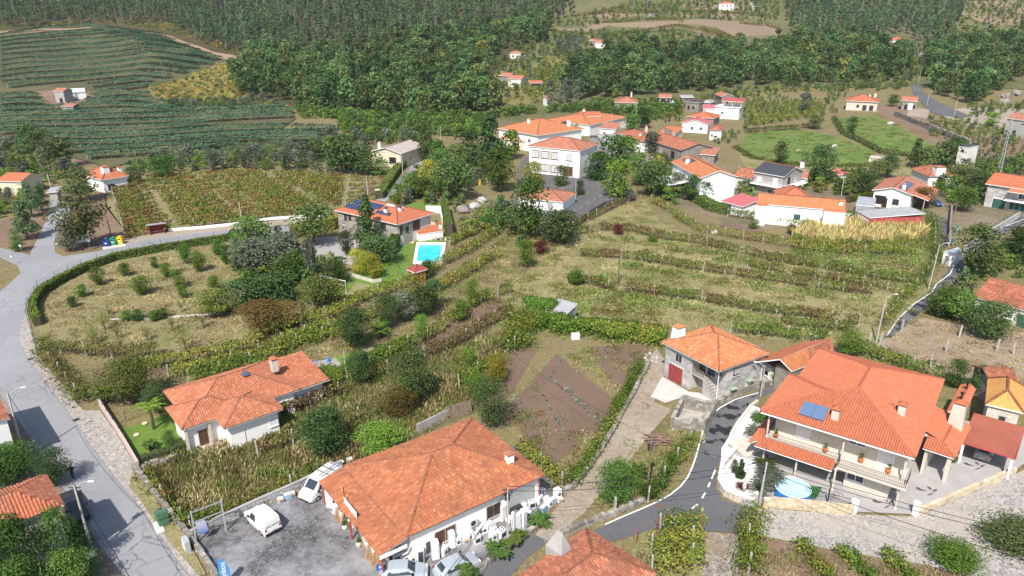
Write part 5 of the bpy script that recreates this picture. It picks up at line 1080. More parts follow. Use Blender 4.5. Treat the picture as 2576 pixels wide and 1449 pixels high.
def fence(name,label,uv,h,gap,post=METAL,wires=3,mesh=None,pr=.04,cat='fence',base=0.,boards=False):
 P=lie([at(u,v) for u,v in uv],base);t=thing(name,label,cat,P[0]);o=P[0];me=MB().tube([(0,0,-.1),(0,0,h)],pr,5).mesh('post',post);w=MB();pts=[]
 for a,b in zip(P,P[1:]):
  n=max(1,round((b-a).length/gap));pts+=[a.lerp(b,i/n) for i in range(n)]
 pts.append(P[-1])
 for p in pts:link('post',me,t,loc=p-o)
 for a,b in zip(pts,pts[1:]):
  for k in range(wires):z=Vector((0,0,h*(k+1)/wires-.04));w.tube([a-o+z,b-o+z],.011 if not boards else .03,3,cap=False)
  if mesh:
   n=max(1,int((b-a).length/mesh))
   for i in range(n):q=a.lerp(b,i/n)-o;w.tube([q,q+Vector((0,0,h-.05))],.006,3,cap=False)
 w.build('wire' if not boards else 'rail',post,t);return t
fence('wire_fence','green wire mesh fence on posts along inner edge of road bend',[(98,900),(80,842),(68,800),(72,770),(97,726),(140,702),(205,670),(285,645),(407,621),(582,595)],1.5,3.2,DARKM,4,.5)
fence('garden_fence','dark mesh fence on wall corner beside villa lawn',[(252,1020),(272,1052),(318,1120)],1.7,2.5,DARKM,4,.3)
fence('villa_back_fence','dark mesh fence behind villa lawn under dark shrubs',[(318,1062),(370,1042),(420,1020)],1.5,2.5,DARKM,4,.3)
fence('school_fence','wire fence along edge of school yard above vines',[(1445,553),(1480,530),(1522,505)],2.6,4,METAL,3,.6)
fence('road_rail_fence','green metal panel fence on stone wall beside right-hand road',[(2562,545),(2530,565),(2480,595),(2425,633)],2.1,2.5,GREENS,6,.2)
fence('pasture_fence','line of pale fence posts along upper edge of pasture',[(1890,300),(1960,290),(2080,283),(2240,284)],1.3,6,POST,2,None,.07)
fence('pasture_divider','post fence and shrubs between two green pastures',[(2095,300),(2120,340),(2170,362),(2215,385)],1.3,7,POST,2,None,.07)
fence('red_rail','thin rusty rail bordering trellis plot beside junction',[(1600,1370),(1650,1348),(1765,1340)],2.1,9,REDSH,1,None,.04)
# ------ woods
def wood_tree(name,w,h,th,shape,mat,bark,seed,n=260,blobs=22,leaf=.95,tr=.16):
 c=quads(name+'_crown',crown(w,h-th,th,blobs,n,leaf,seed,shape,.2,(.26,.42) if shape!='cone' else (.3,.5)),mat)
 t=MB().tube([(0,0,-.3),(0,0,h*.5),(0,0,h*.86)],[tr,tr*.75,tr*.3],5).mesh(name+'_trunk',bark)
 return join_meshes(name,[c,t])
PINES=[wood_tree('pine_tree',4.6,15,4.5,'cone',F_PINE,BARK,1),wood_tree('pine_tree',4.0,17,6,'column',F_PINE,BARK,2),wood_tree('pine_tree',5.4,14,3.5,'cone',F_PINE,BARK,3),wood_tree('pine_tree',4.2,16,6,'column',F_EUC,BARKP,4),wood_tree('pine_tree',4.8,13,4,'cone',F_WOOD,BARK,5)]
BROAD=[wood_tree('broadleaf_tree',8.0,9.5,1.5,'round',F_WOOD,BARK,11,480,26),wood_tree('broadleaf_tree',9.0,8.5,1.2,'round',F_WOOD,BARK,12,480,28),wood_tree('broadleaf_tree',7.2,10.5,1.5,'round',F_DARK,BARK,13,460,24),wood_tree('broadleaf_tree',8.2,9,1.2,'round',F_OAK,BARK,14,470,26),wood_tree('broadleaf_tree',7.5,9,1.2,'round',F_CHES,BARK,15,450,24),wood_tree('broadleaf_tree',6.5,11,1.5,'column',F_WOOD,BARK,16,440,24),wood_tree('broadleaf_tree',8.0,9,1.2,'round',F_OAK,BARK,17,480,26)]
SILVER=[wood_tree('silver_poplar',7,10,1.2,'round',F_OLI,BARKP,21,460,26,.8),wood_tree('olive_tree',5.5,5,.8,'round',F_OLI,BARK,22,380,20,.6)]
def woods(polys,spacing,protos,name,label,group,cat,stuff,slabel,smin=.75,smax=1.25,ex=(),individuals=300,weights=None):
 P=np.concatenate([fill(q,spacing,.45,ex) for q in polys]);P=P[np.argsort(P[:,1])]
 for i in range(min(individuals,len(P))):
  o=link(name,random.choices(protos,weights)[0],None,P[i].tolist());o.rotation_euler=(0,0,random.uniform(0,6.28));s=random.uniform(smin,smax)
  o.scale=(s*random.uniform(.9,1.15),s,s*random.uniform(.85,1.15));tag(o,label,cat,group)
 if len(P)>individuals:
  kit=protos if weights is None else [p for p,w in zip(protos,weights) for _ in range(w)]
  scatter(stuff,P[individuals:],kit,RNG.uniform(smin,smax,len(P)-individuals),slabel)
sheet('forest_floor',[(-120,-10),(1400,-10),(1390,70),(1240,190),(1240,300),(1000,310),(850,300),(740,275),(640,255),(640,190),(570,150),(610,145),(530,128),(465,105),(420,90),(330,72),(230,68),(0,76),(-120,85)],.28,soil('forest_floor_mat',[(.35,(.035,.042,.016)),(.55,(.075,.065,.03)),(.7,(.13,.09,.05))],.06,.5),12)
woods([[(-140,-16),(1440,-16),(1445,40),(1280,70),(1180,100),(980,128),(760,150),(660,158),(612,140),(530,124),(470,98),(420,62),(330,66),(230,60),(0,70),(-140,80)],[(1970,-16),(2410,-16),(2420,60),(2320,110),(2180,112),(2010,104),(1975,60)]],6.0,PINES,'pine_tree',
'slender pine or eucalyptus in the wood edging the dirt track','pines along the upper wood','tree','pine_forest','far pine and eucalyptus wood covering the upper hillside',.85,1.25,[[(2222,90),(2300,90),(2300,160),(2222,160)]])
woods([[(612,160),(760,148),(980,126),(1180,98),(1290,66),(1400,70),(1370,110),(1280,120),(1240,150),(1230,190),(1250,250),(1240,295),(1000,300),(850,292),(745,268),(600,240),(575,185)],[(1470,160),(1560,138),(1640,132),(1800,134),(1960,122),(2010,112),(2180,114),(2290,120),(2285,200),(2100,212),(1860,222),(1700,235),(1500,255),(1440,245),(1390,205),(1480,190)],[(2330,130),(2420,118),(2600,85),(2640,190),(2560,195),(2490,250),(2440,262),(2360,240),(2335,205)]],7.4,BROAD,'broadleaf_tree',
'broad green deciduous tree in the mixed valley wood','trees of the valley wood','tree','broadleaf_forest','dense mixed deciduous wood on the far valley slope',.7,1.7,[[(1700,180),(1790,170),(1800,190),(1720,200)],[(2225,98),(2300,96),(2300,150),(2225,150)]],weights=[5,4,4,4,2,2,3])
woods([[(1400,112),(1445,110),(1480,130),(1455,148),(1400,140)],[(1380,240),(1470,240),(1460,275),(1380,272)],[(1760,118),(1850,112),(1830,128),(1760,132)]],7.5,SILVER[:1],'silver_poplar','silvery grey-green poplar standing out in the dark valley wood','silver poplars of the valley','tree','poplars','silver poplars',.7,1.1)
SHRUB=[quads('shrub_clump',crown(3.2,2.6,.1,12,190,.5,s,'round',.2),m) for s,m in ((31,F_MID),(32,F_WOOD),(33,F_BRI),(34,F_OLI),(35,F_OAK),(36,F_CHES))]
FERN=[quads('bracken_clump',crown(3.0,1.2,.05,10,130,.45,s,'round',.3),m) for s,m in ((41,F_FERN),(42,F_CHES),(43,F_YEL),(44,F_OAK))]
def under(name,label,polys,spacing,kit,smin,smax,ex=()):
 P=np.concatenate([fill(q,spacing,.5,ex) for q in polys]);scatter(name,P,kit,RNG.uniform(smin,smax,len(P)),label);return P
under('valley_scrub','mixed shrubs and saplings along the valley bottom',[[(860,290),(1240,295),(1250,330),(1200,350),(1080,340),(900,345),(850,330)],[(1240,300),(1500,262),(1560,262),(1700,262),(1710,285),(1560,300),(1500,285),(1370,285),(1300,275)],[(740,270),(1000,305),(870,300),(760,300)]],2.7,[SHRUB[i] for i in (0,1,2,2,4)],.6,1.5)
under('slope_scrub','bushes among old terraces and vine slopes on far hill',[[(1240,160),(1300,120),(1380,100),(1480,120),(1440,200),(1380,240),(1250,270)],[(1380,60),(1460,40),(1700,5),(1960,5),(1960,50),(1720,50),(1530,60),(1380,66)],[(1380,80),(1560,80),(1740,80),(1820,105),(1640,105),(1480,118),(1400,108)],[(2400,-10),(2640,-10),(2640,80),(2420,115),(2330,120)],[(2260,118),(2340,115),(2330,190),(2290,200)],[(1960,100),(2300,110),(2290,225),(1700,250),(1860,225),(2100,214)]],4.8,SHRUB+FERN[1:],.6,1.5)
under('bracken','yellowing bracken on slope between kiwi field and wood',[[(370,222),(480,192),(560,158),(640,190),(640,250),(740,268),(560,275),(420,262)],[(-60,66),(0,66),(230,58),(330,64),(440,82),(540,122),(610,138),(600,128),(430,62),(200,55),(-60,60)]],3.2,FERN,.6,1.3)
under('field_bushes','shrubs and olives scattered between kiwi field and autumn vineyard',[[(-60,365),(100,375),(160,395),(260,425),(200,440),(130,470),(-60,440)],[(330,428),(520,402),(700,388),(860,350),(930,360),(920,420),(860,440),(640,428),(460,432),(340,440)],[(440,280),(560,276),(730,272),(640,255),(420,262)],[(830,350),(1060,340),(1060,385),(1020,372),(960,362),(900,380)],[(-60,470),(110,470),(110,505),(0,555),(-60,555)]],3.0,SHRUB+SILVER[1:],.5,1.15,[[(150,395),(250,395),(250,425),(150,425)]])
under('village_green','garden shrubs and vines between village houses',[[(1560,262),(1800,250),(1900,240),(2080,250),(2110,285),(1900,300),(1870,330),(1820,300),(1740,300),(1690,310),(1560,300)],[(1790,300),(1870,330),(1850,372),(1800,362)],[(2080,230),(2130,225),(2126,250),(2080,262)]],3.8,SHRUB,.35,.85,[[(1720,280),(1870,250),(1870,335),(1720,330)]])
under('right_bushes','rough bushes on banks right of the pastures',[[(2330,300),(2420,305),(2520,320),(2600,330),(2600,420),(2480,420),(2440,380),(2340,345)],[(2420,300),(2600,280),(2600,260),(2440,262)],[(2380,420),(2480,420),(2470,470),(2400,480)]],4.0,SHRUB,.4,.9)
under('road_bank_bushes','bushes lining right-hand road bank',[[(2440,690),(2500,655),(2600,610),(2600,700),(2520,700),(2440,720)],[(2360,745),(2420,700),(2450,720),(2440,780),(2350,800),(2320,800)]],2.0,SHRUB,.4,.9)
under('garden_thicket','leafy shrubs and small trees filling gardens round school and pool house',[[(1075,425),(1240,390),(1300,400),(1240,455),(1160,500),(1160,545),(1125,520),(1015,512),(1045,445)],[(590,610),(690,600),(740,640),(790,665),(860,690),(820,720),(790,740),(700,780),(620,770),(590,690)],[(1130,610),(1250,510),(1300,560),(1330,640),(1250,590)],[(1640,410),(1690,400),(1690,470),(1740,500),(1700,520),(1620,480)],[(1850,450),(1892,460),(1890,505),(1850,500)],[(2000,455),(2190,445),(2170,490),(2140,495),(2010,480)],[(2400,420),(2600,400),(2600,440),(2470,470),(2400,460)],[(2350,455),(2480,480),(2470,520),(2420,520),(2350,500)]],2.8,SHRUB,.6,1.35)
V_MIX=vinefol('vine_mixed',[(.1,(.07,.12,.02)),(.3,(.11,.16,.03)),(.5,(.17,.18,.05)),(.66,(.15,.10,.045)),(.82,(.13,.05,.035))],.15)
# ------ trained rows: vines, kiwi, hedges
POSTM={}
def P0y(uv):return at(*uv[0]).y
ORD='first second third fourth fifth sixth seventh eighth ninth tenth eleventh twelfth thirteenth fourteenth fifteenth sixteenth seventeenth'.split()
def row(name,label,uv,mat,w=1.0,h=1.9,dens=40,leaf=.34,cat='vine row',group=None,droop=.5,post=4.0,patch=.35,ph=None,z0=.8,stems=True,flat=False):
 if P0y(uv)<300:leaf*=.8;dens*=1.45
 P=[at(u,v) for u,v in uv];t=thing(name,label,cat,P[0],0,group);o=np.array(P[0][:]);seg=[(a,b,(b-a).length) for a,b in zip(P,P[1:])]
 Ltot=sum(s[2] for s in seg);n=int(Ltot*dens);d=RNG.uniform(0,Ltot,n)
 keep=(np.sin(d*.9+random.uniform(0,6))+np.sin(d*.37+1)+np.sin(d*2.3)*.6+RNG.normal(0,.5,n))>-2.2+patch*2.6*(1 if patch else 0)-(0 if patch else 9)
 d=d[keep];n=len(d);acc=0;C=np.zeros((n,3));T=np.zeros((n,3))
 for a,b,L in seg:
  k=(d>=acc)&(d<=acc+L);f=((d[k]-acc)/L)[:,None];C[k]=np.array(a[:])*(1-f)+np.array(b[:])*f;T[k]=np.array(((b-a)/L)[:]);acc+=L
 N=np.stack([-T[:,1],T[:,0],np.zeros(n)],1);wob=.5+.5*np.sin(d*.55+2)*np.sin(d*.21)
 q=RNG.normal(0,.34,n)*w*(.7+.6*wob);drop=RNG.random(n)**2.2*droop*h
 if flat:q=RNG.uniform(-.5,.5,n)*w*(.85+.3*wob);drop=np.where(np.abs(q)>w*.4,RNG.random(n)*droop*h,RNG.random(n)*.15);q=q+1.3*np.sin(d/17+n)+.7*np.sin(d/7)
 C+=N*q[:,None];C[:,2]+=h+.22*np.sin(d*1.7)*np.sin(d*.6)+RNG.normal(0,.12,n)-drop-np.abs(q)*(0 if flat else .25)
 C+=RNG.normal(0,.12,(n,3))
 gz=hgt(C[:,0],C[:,1]);C[:,2]=np.maximum(C[:,2]+(gz if P[0].y>325 else 0)-(np.interp(d,[0,Ltot],[P[0].z,P[-1].z]) if P[0].y>325 else 0),gz+.1)
 nn=np.stack([N[:,0]*np.sign(q),N[:,1]*np.sign(q),np.full(n,2.6 if flat else .8)],1)
 link('foliage',quads('foliage',leaves(C-o,nn,leaf,.6,.75),mat),t)
 if post:
  k=(round(ph or h,1),'p')
  if k not in POSTM:POSTM[k]=MB().box(-.075,.075,-.075,.075,-.2,(ph or h)+.25).mesh('post',POST)
  acc=0;nxt=0;st=MB()
  for a,b,L in seg:
   while nxt<=acc+L:
    p=a.lerp(b,(nxt-acc)/L);z=hz(p.x,p.y) if p.y>325 else 0
    q=link('post',POSTM[k],t,loc=(p.x-o[0],p.y-o[1],z-o[2]));q.rotation_euler=(random.uniform(-.06,.06),random.uniform(-.06,.06),random.uniform(0,3))
    if stems:
     for s in (.3,.6,.85):
      if nxt+post*s<acc+L:r=a.lerp(b,(nxt+post*s-acc)/L)-Vector(o);st.tube([r,r+Vector((.1,.05,h*.5)),r+Vector((-.1,.1,h))],[.035,.03,.02],4,cap=False)
    nxt+=post
   acc+=L
  if st.v:tag(st.build('vine_stems',STEM,t),kind='stuff')
 return t
def lerp2(a,b,f):return (a[0]+(b[0]-a[0])*f,a[1]+(b[1]-a[1])*f)
def along(pts,f):
 L=[math.dist(a,b) for a,b in zip(pts,pts[1:])];s=f*sum(L)
 for (a,b),l in zip(zip(pts,pts[1:]),L):
  if s<=l:return lerp2(a,b,s/l)
  s-=l
 return pts[-1]
upper=[((0,96),(120,82),(230,75),(330,84)),((0,106),(150,92),(260,84),(400,92)),((0,116),(160,100),(300,92),(440,108)),((0,127),(180,112),(330,102),(470,122)),((0,139),(180,124),(340,113),(500,134)),((0,152),(200,137),(360,123),(530,144)),((0,165),(200,149),(370,135),(555,153)),((0,179),(180,163),(360,148),(535,164)),((0,193),(170,178),(360,161),(500,175)),((0,207),(170,193),(350,176),(470,186)),((20,222),(180,207),(340,192),(430,198)),((230,222),(340,206),(385,206)),((240,236),(330,224),(372,218))]
lower=[((0,252),(60,246),(100,250)),((0,264),(60,262),(118,266)),((230,250),(300,240),(370,246)),((215,262),(330,254),(430,268)),((0,280),(120,280),(300,270),(445,277)),((0,296),(200,290),(400,284),(560,280),(720,274)),((0,310),(200,304),(420,298),(600,290),(738,284)),((0,324),(200,320),(420,313),(560,304),(735,297)),((0,340),(180,338),(400,329),(520,318)),((60,354),(200,354),(400,344),(560,334),(690,330),(830,332)),((110,370),(260,370),(420,359),(560,350),(700,344),(850,344)),((160,386),(320,384),(480,370),(640,358),(800,354)),((220,402),(360,394),(480,384),(600,372))]
for n_,r in enumerate(upper+lower):row('kiwi_row',(ORD[n_]+' dark kiwi pergola row counted down from dirt track' if n_<13 else ORD[n_-13]+' dark kiwi pergola row counted down from farm yard'),r,V_KIWI,6.4,2.5,46,.85,'kiwi row','rows of the kiwi field',.38,7,.1,2.4,.6,False,True)
n_v=13;T0,T1=[(280,474),(330,452),(640,437),(868,450)],[(318,606),(400,592),(690,552),(850,528)]
for i in range(n_v):
 f=(i+.2)/n_v;a=[lerp2(along(T0,g),along(T1,g),f) for g in (0,.2,.4,.6,.8,1)]
 row('vineyard_row',ORD[i]+' autumn vine row of red vineyard counted from its upper edge',a,V_AUT,1.7,1.6,38,.55,'vine row','rows of the autumn vineyard',.6,7,.5,1.6)
for i in range(4):
 f=i/3;row('vineyard_row',ORD[i]+' short autumn vine row beside upper road, counted from top',[lerp2((880,455),(870,520),f),lerp2((975,458),(945,500),f)],V_AUT,1.3,1.5,34,.45,'vine row','rows of the autumn vineyard',.6,6,.4,1.6)
VR=lambda lab,uv,mat,**k:row('vine_row',lab,uv,mat,**k)
VR('top vine row of dry field, curling from school corner past the dark soil',[(1638,510),(1690,535),(1713,558),(1763,584),(1863,602),(1932,612),(2057,635),(2180,640),(2300,640)],V_YEL,w=1.8,dens=70,droop=.8,patch=.1)
VR('thin second vine row of dry field with reddish bushes at its start',[(1400,598),(1480,588),(1525,578),(1595,584),(1660,602),(1750,612),(1835,632),(1932,655),(2007,668),(2107,683),(2227,706),(2300,715)],V_MIX,w=1.15,h=1.7,dens=80,patch=.22,droop=.85,leaf=.34)
VR('middle vine row across dry field behind slim utility pole',[(1460,645),(1540,650),(1595,654),(1675,667),(1763,682),(1825,692),(1908,704),(2032,724),(2110,733),(2195,742)],V_MIX,w=1.15,h=1.7,dens=80,patch=.22,droop=.85,leaf=.34)
VR('fourth vine row across dry field in front of the slim utility pole',[(1428,712),(1478,714),(1538,732),(1613,737),(1663,745),(1763,758),(1838,772),(1913,787),(2020,798),(2095,810),(2160,820)],V_MIX,w=1.15,h=1.7,dens=80,patch=.22,droop=.85,leaf=.34)
VR('faint broken vine row between second and middle rows',[(1880,672),(1980,690),(2090,705),(2200,722),(2250,735)],V_MIX,w=1.0,h=1.5,dens=50,patch=.4,droop=.85,leaf=.34)
VR('short broken vine row below the fourth row',[(1960,815),(2060,828),(2150,838)],V_MIX,w=1.0,h=1.5,dens=50,patch=.3,droop=.85,leaf=.34)
VR('lowest green vine row of dry field behind granite house and barn',[(1838,838),(1932,848),(2032,858),(2080,862)],V_GRN,w=1.6,dens=80,patch=.1)
VR('dense green vine row edging dry field beside lower right lane',[(2360,640),(2345,680),(2310,720),(2265,760),(2240,800),(2215,830)],V_GRN,w=1.8,dens=60,patch=.15)
VR('bushy vine wall between dry maize and upper lane',[(2050,560),(2180,548),(2280,542),(2345,555),(2350,600),(2345,640)],V_GRN,w=2.4,dens=90,droop=.9,patch=.05)
VR('vine row under dry maize plot in front of cabbages',[(1990,610),(2060,622),(2180,628),(2330,622)],V_GRN,w=1.8,dens=70,droop=.9,patch=.1)
VR('leafy vine row by white wall beneath long house',[(1830,545),(1880,552),(1940,562),(2040,575),(2090,568)],V_GRN,w=1.6,dens=70,patch=.15)
VR('autumn vines along foot of school yard wall',[(1440,575),(1470,558),(1510,540),(1555,518),(1595,505)],V_DRY,w=1.2,h=1.6,dens=60,patch=.2)
VR('yellow-green trellis row nearest the swimming pool',[(292,948),(400,926),(525,902),(644,875),(659,850),(769,815),(844,795),(931,750),(1019,728),(1119,665),(1194,627),(1246,590)],V_YEL,w=2.0,dens=75,droop=.6,patch=.1,leaf=.4)
VR('second yellow-green trellis row running up from villa roof',[(425,953),(550,928),(644,903),(719,868),(819,833),(919,810),(981,773),(1106,730),(1194,682),(1250,642)],V_YEL,w=2.0,dens=75,droop=.6,patch=.15,leaf=.4)
VR('short third trellis row directly behind hipped villa',[(475,966),(560,945),(644,920),(719,884),(794,858),(869,845)],V_GRN,w=2.0,dens=80,droop=.7,patch=.1,leaf=.4)
VR('upper trellis row between pool hedge and stony path',[(1130,620),(1180,595),(1235,575)],V_YEL,w=2.0,dens=70,patch=.15,leaf=.4)
VR('vine row beside clipped hedge with reddish tips',[(739,1020),(830,985),(920,942),(1034,876),(1094,848),(1144,810),(1181,778),(1230,755),(1288,737)],V_GRN,w=1.4,dens=60,patch=.25,leaf=.36)
VR('autumn vine row crossing slope above tilled strip',[(1069,905),(1120,885),(1169,862),(1210,830),(1256,808),(1290,792)],V_DRY,w=1.5,dens=70,patch=.15,leaf=.36)
VR('vine row running down to small dark tree left of tilled plot',[(1156,978),(1190,955),(1219,938),(1256,914),(1290,878)],V_GRN,w=1.8,dens=80,patch=.15,leaf=.38)
VR('red and brown vines on leaning posts by left pavement',[(100,880),(170,893),(235,897),(310,902),(400,895)],V_DRY,w=1.3,dens=90,patch=.1,leaf=.34)
VR('tangled vines along pale pavement edge by road bend',[(105,900),(140,930),(165,965),(195,1000),(225,1015)],V_DRY,w=2.4,dens=110,droop=.8,patch=.1,leaf=.34)
VR('vines tumbling over crumbling roadside wall',[(375,1195),(400,1240),(440,1290),(480,1330)],V_AUT,w=1.0,h=1.4,dens=110,droop=.9,patch=.2,leaf=.3,post=5)
VR('vines behind empty billboard frame along block wall',[(480,1330),(540,1310),(620,1275),(700,1240),(790,1200)],V_AUT,w=1.0,h=1.2,dens=80,droop=.9,patch=.3,leaf=.3,post=5)
VR('thin vine row in weedy field above shop roof',[(650,1150),(740,1120),(860,1080),(940,1050),(1030,1020)],V_DRY,w=1.0,dens=45,patch=.45,leaf=.34)
VR('vine row at lower edge of clipped hedge near villa eave',[(705,1055),(760,1035),(840,1005),(910,970),(1010,925),(1060,905)],V_DRY,w=1.0,dens=60,patch=.3,leaf=.34)
VR('yellow vines between shop roof corner and tilled plot',[(1310,1130),(1350,1165),(1390,1200),(1420,1230)],V_YEL,w=1.8,h=1.5,dens=110,droop=.9,patch=.05,leaf=.32)
VR('bright green vine hedge along left wall of dirt lane',[(1432,1225),(1475,1175),(1505,1125),(1540,1055),(1565,1010),(1595,955),(1612,925)],V_GRN,w=1.3,h=1.3,dens=110,droop=.9,patch=.08,leaf=.3,post=0)
VR('vine row beside black road below wood pile',[(1630,1262),(1650,1235),(1675,1205),(1700,1165),(1740,1110)],V_GRN,w=1.6,h=1.6,dens=120,droop=.9,patch=.1,leaf=.3)
VR('vine row hiding back fence of big villa along dry plot',[(2150,885),(2200,900),(2260,925),(2310,940),(2365,960)],V_GRN,w=1.8,h=1.9,dens=110,droop=.9,patch=.05,leaf=.34)
VR('leafy vine column beside cobbled drive at bottom',[(1895,1308),(1880,1350),(1885,1400),(1880,1460)],V_GRN,w=2.4,h=2.2,dens=190,droop=.9,patch=.0,leaf=.3)
for i,q in enumerate((((1660,1345),(1700,1335),(1765,1330)),((1640,1395),(1700,1380),(1765,1375)),((1640,1450),(1700,1430),(1765,1420)))):
 VR(('trellis vines along top of bottom plot beside junction','middle trellis vines of bottom plot by cobbled drive','lowest trellis vines of bottom plot near mossy roof')[i],q,V_YEL if i else V_GRN,w=2.0,h=2.1,dens=110,patch=.2,leaf=.32,droop=.7)
for i,q in enumerate((((2010,1372),(2050,1420),(2090,1470)),((2110,1390),(2160,1430),(2200,1470)),((2225,1400),(2270,1440),(2300,1470)))):
 VR(('first young vine row below cobbled street, leftmost','second young vine row below cobbled street, in middle','third young vine row below cobbled street, rightmost')[i],q,V_GRN,w=1.1,h=1.2,dens=120,patch=.2,leaf=.3,droop=.9,post=5)
for i in range(9):
 f=i/8;row('slope_vine_row',ORD[i]+' small yellowish vine row on far cottage slope from top',[lerp2((1300,190),(1340,262),f),lerp2((1420,165),(1440,215),f)],V_YEL,1.8,1.6,14,.8,'vine row','vine rows of far slope',.7,8,.2)
for i in range(8):
 f=i/7;row('village_vine_row',ORD[i]+' short bright vine row of village vineyard from left',[lerp2((1560,290),(1700,268),f),lerp2((1600,312),(1712,290),f)],V_GRN,2.2,1.7,22,.7,'vine row','vine rows of village vineyard',.8,7,.1)
for i in range(9):
 f=i/8;row('plot_vine_row',ORD[i]+' yellowish vine row left of driveway house, from top',[lerp2((1880,262),(2060,258),f),lerp2((1900,318),(2070,292),f)],V_YEL,2.0,1.7,24,.65,'vine row','vine rows beside driveway house',.8,7,.15)
for i,q in enumerate((((1560,85),(1700,78),(1850,100)),((1480,60),(1600,52),(1720,50)),((1390,82),(1500,88),(1600,90)),((1760,72),(1820,88),(1850,102)),((1440,42),(1540,32),(1660,34)),((1700,30),(1800,32),(1950,44)),((1500,110),(1600,108),(1700,98)),((1860,60),(1930,66),(1965,76)))):
 row('terrace_hedge_row',('hedge row across middle of far terraced fields','hedge row left of far white house terraces','lowest ragged hedge row left below far terraces','hedge row at right end of far brown field','upper left hedge row on far terraces','hedge row just below far white house','hedge row beside far terrace cottage','short hedge row at right of far brown field')[i],q,V_DRY,3,1.6,16,.95,'hedge','hedge rows of far terraces',.9,0,.2)
row('leaf_pergola','huge bright green leafy pergola bending round head of tilled plot',[(1295,885),(1305,840),(1330,805),(1390,825),(1488,840),(1588,848),(1675,860)],V_GRN,3.8,2.3,330,.38,'pergola',None,.85,5,.0,2.2)
row('leaf_pergola','rounded leafy vine mound climbing beside grey lean-to shed',[(1320,800),(1355,795),(1395,808)],F_BRI,3.2,3.2,330,.38,'pergola',None,.8,5,.0,2.2)
def hedge(label,uv,w,h,mat,dens=420,leaf=.2,name='hedge',tall=0):
 P=[at(u,v) for u,v in uv];o=np.array(P[0][:]);CC=[];NN=[];core=MB()
 for a,b in zip(P,P[1:]):
  d=(b-a);L=d.length;d.normalize();n=Vector((-d.y,d.x,0));m=int(L*dens*(w+2*h)/4)
  s=RNG.uniform(0,L,m);e=RNG.uniform(0,w+2*h,m);y=np.where(e<h,-w/2,np.where(e<h+w,e-h-w/2,w/2));z=np.where(e<h,e,np.where(e<h+w,h,w+2*h-e))
  C=np.array(a[:])+s[:,None]*np.array(d[:])+y[:,None]*np.array(n[:])+z[:,None]*np.array((0,0,1.))+RNG.normal(0,.06,(m,3));CC.append(C-o)
  nz=(z>=h-.02).astype(float);sg=np.sign(y)*(1-nz);NN.append(sg[:,None]*np.array(n[:])+nz[:,None]*np.array((0,0,1.)))
  M=Matrix(((d.x,n.x,0,a.x-o[0]),(d.y,n.y,0,a.y-o[1]),(0,0,1,a.z-o[2]),(0,0,0,1)));core.box(0,L,-w/2+.1,w/2-.1,-.1,h-.1,M=M)
 t=thing(name,label,'hedge',P[0]);link('foliage',quads('foliage',leaves(np.concatenate(CC),np.concatenate(NN),leaf,.5,.7),mat),t);core.build('branches',STEM,t);return t
hedge('long clipped box hedge along upper edge of weedy field',[(735,1000),(830,965),(909,925),(1029,868)],1.3,1.5,F_HEDGE)
hedge('leafy green hedge growing inside wire fence round road bend',[(98,820),(88,800),(86,775),(105,742),(150,714),(215,682),(290,655),(407,632),(500,618),(590,604)],1.0,1.5,F_BRI,160,.3)
hedge('low clipped hedge along front of villa lawn',[(357,1160),(415,1142),(468,1122)],.9,.6,F_DARK,420,.16)
hedge('tall dark cypress hedge right of pool terrace',[(1118,535),(1124,570),(1132,603)],1.4,3.4,F_MID,200,.26)
hedge('upright clipped conifer hedge beside steps of pool house',[(986,640),(1000,612),(1006,590)],1.6,2.6,F_HEDGE,200,.26)
hedge('yellow-green hedge enclosing court of pool house',[(738,600),(770,588),(840,575),(855,568)],1.8,2.6,F_YEL,160,.3)
hedge('long clipped hedge behind orange long house',[(2130,510),(2190,498)],1.2,1.6,F_HEDGE,150,.3)
hedge('feathery green reed hedge along left of upper road',[(955,500),(975,470),(1000,432),(1015,420)],2.0,1.8,F_GREENG,130,.45)
hedge('hedge of dense green climbers by white gabled house',[(1700,470),(1740,500),(1790,530),(1830,540)],2.4,2.2,F_MID,130,.35)
hedge('hedge beside right-hand road verge below granite block house',[(2440,682),(2500,645),(2560,615),(2600,600)],2.0,1.3,F_MID,130,.35)
# ------ single trees and shrubs
KIND={'oak':('oak_tree','tree',F_OAK,'round',.2,BARK),'dark':('broad_tree','tree',F_DARK,'round',.14,BARK),'mid':('leafy_tree','tree',F_MID,'round',.14,BARK),'bri':('bright_tree','tree',F_BRI,'round',.14,BARK),
'yel':('golden_shrub','shrub',F_YEL,'round',.05,BARK),'oli':('olive_tree','tree',F_OLI,'round',.18,BARK),'aut':('brown_shrub','shrub',F_AUT,'round',.1,BARK),'ora':('orange_tree','tree',F_ORA,'round',.1,BARK),
'con':('conifer','tree',F_DARK,'cone',.08,BARK),'pin':('young_pine','tree',F_PINE,'cone',.12,BARK),'bus':('bush','shrub',F_DARK,'round',.03,BARK),'bum':('bush','shrub',F_MID,'round',.03,BARK),'che':('chestnut_tree','tree',F_CHES,'round',.16,BARK),
'col':('slim_tree','tree',F_OLI,'column',.3,BARKP),'spa':('fruit_tree','tree',F_CHES,'round',.3,BARK),'red':('red_shrub','shrub',F_RED,'round',.05,BARK),'ivy':('creeper_bush','shrub',F_MID,'round',.02,BARK)}
PROTO={}
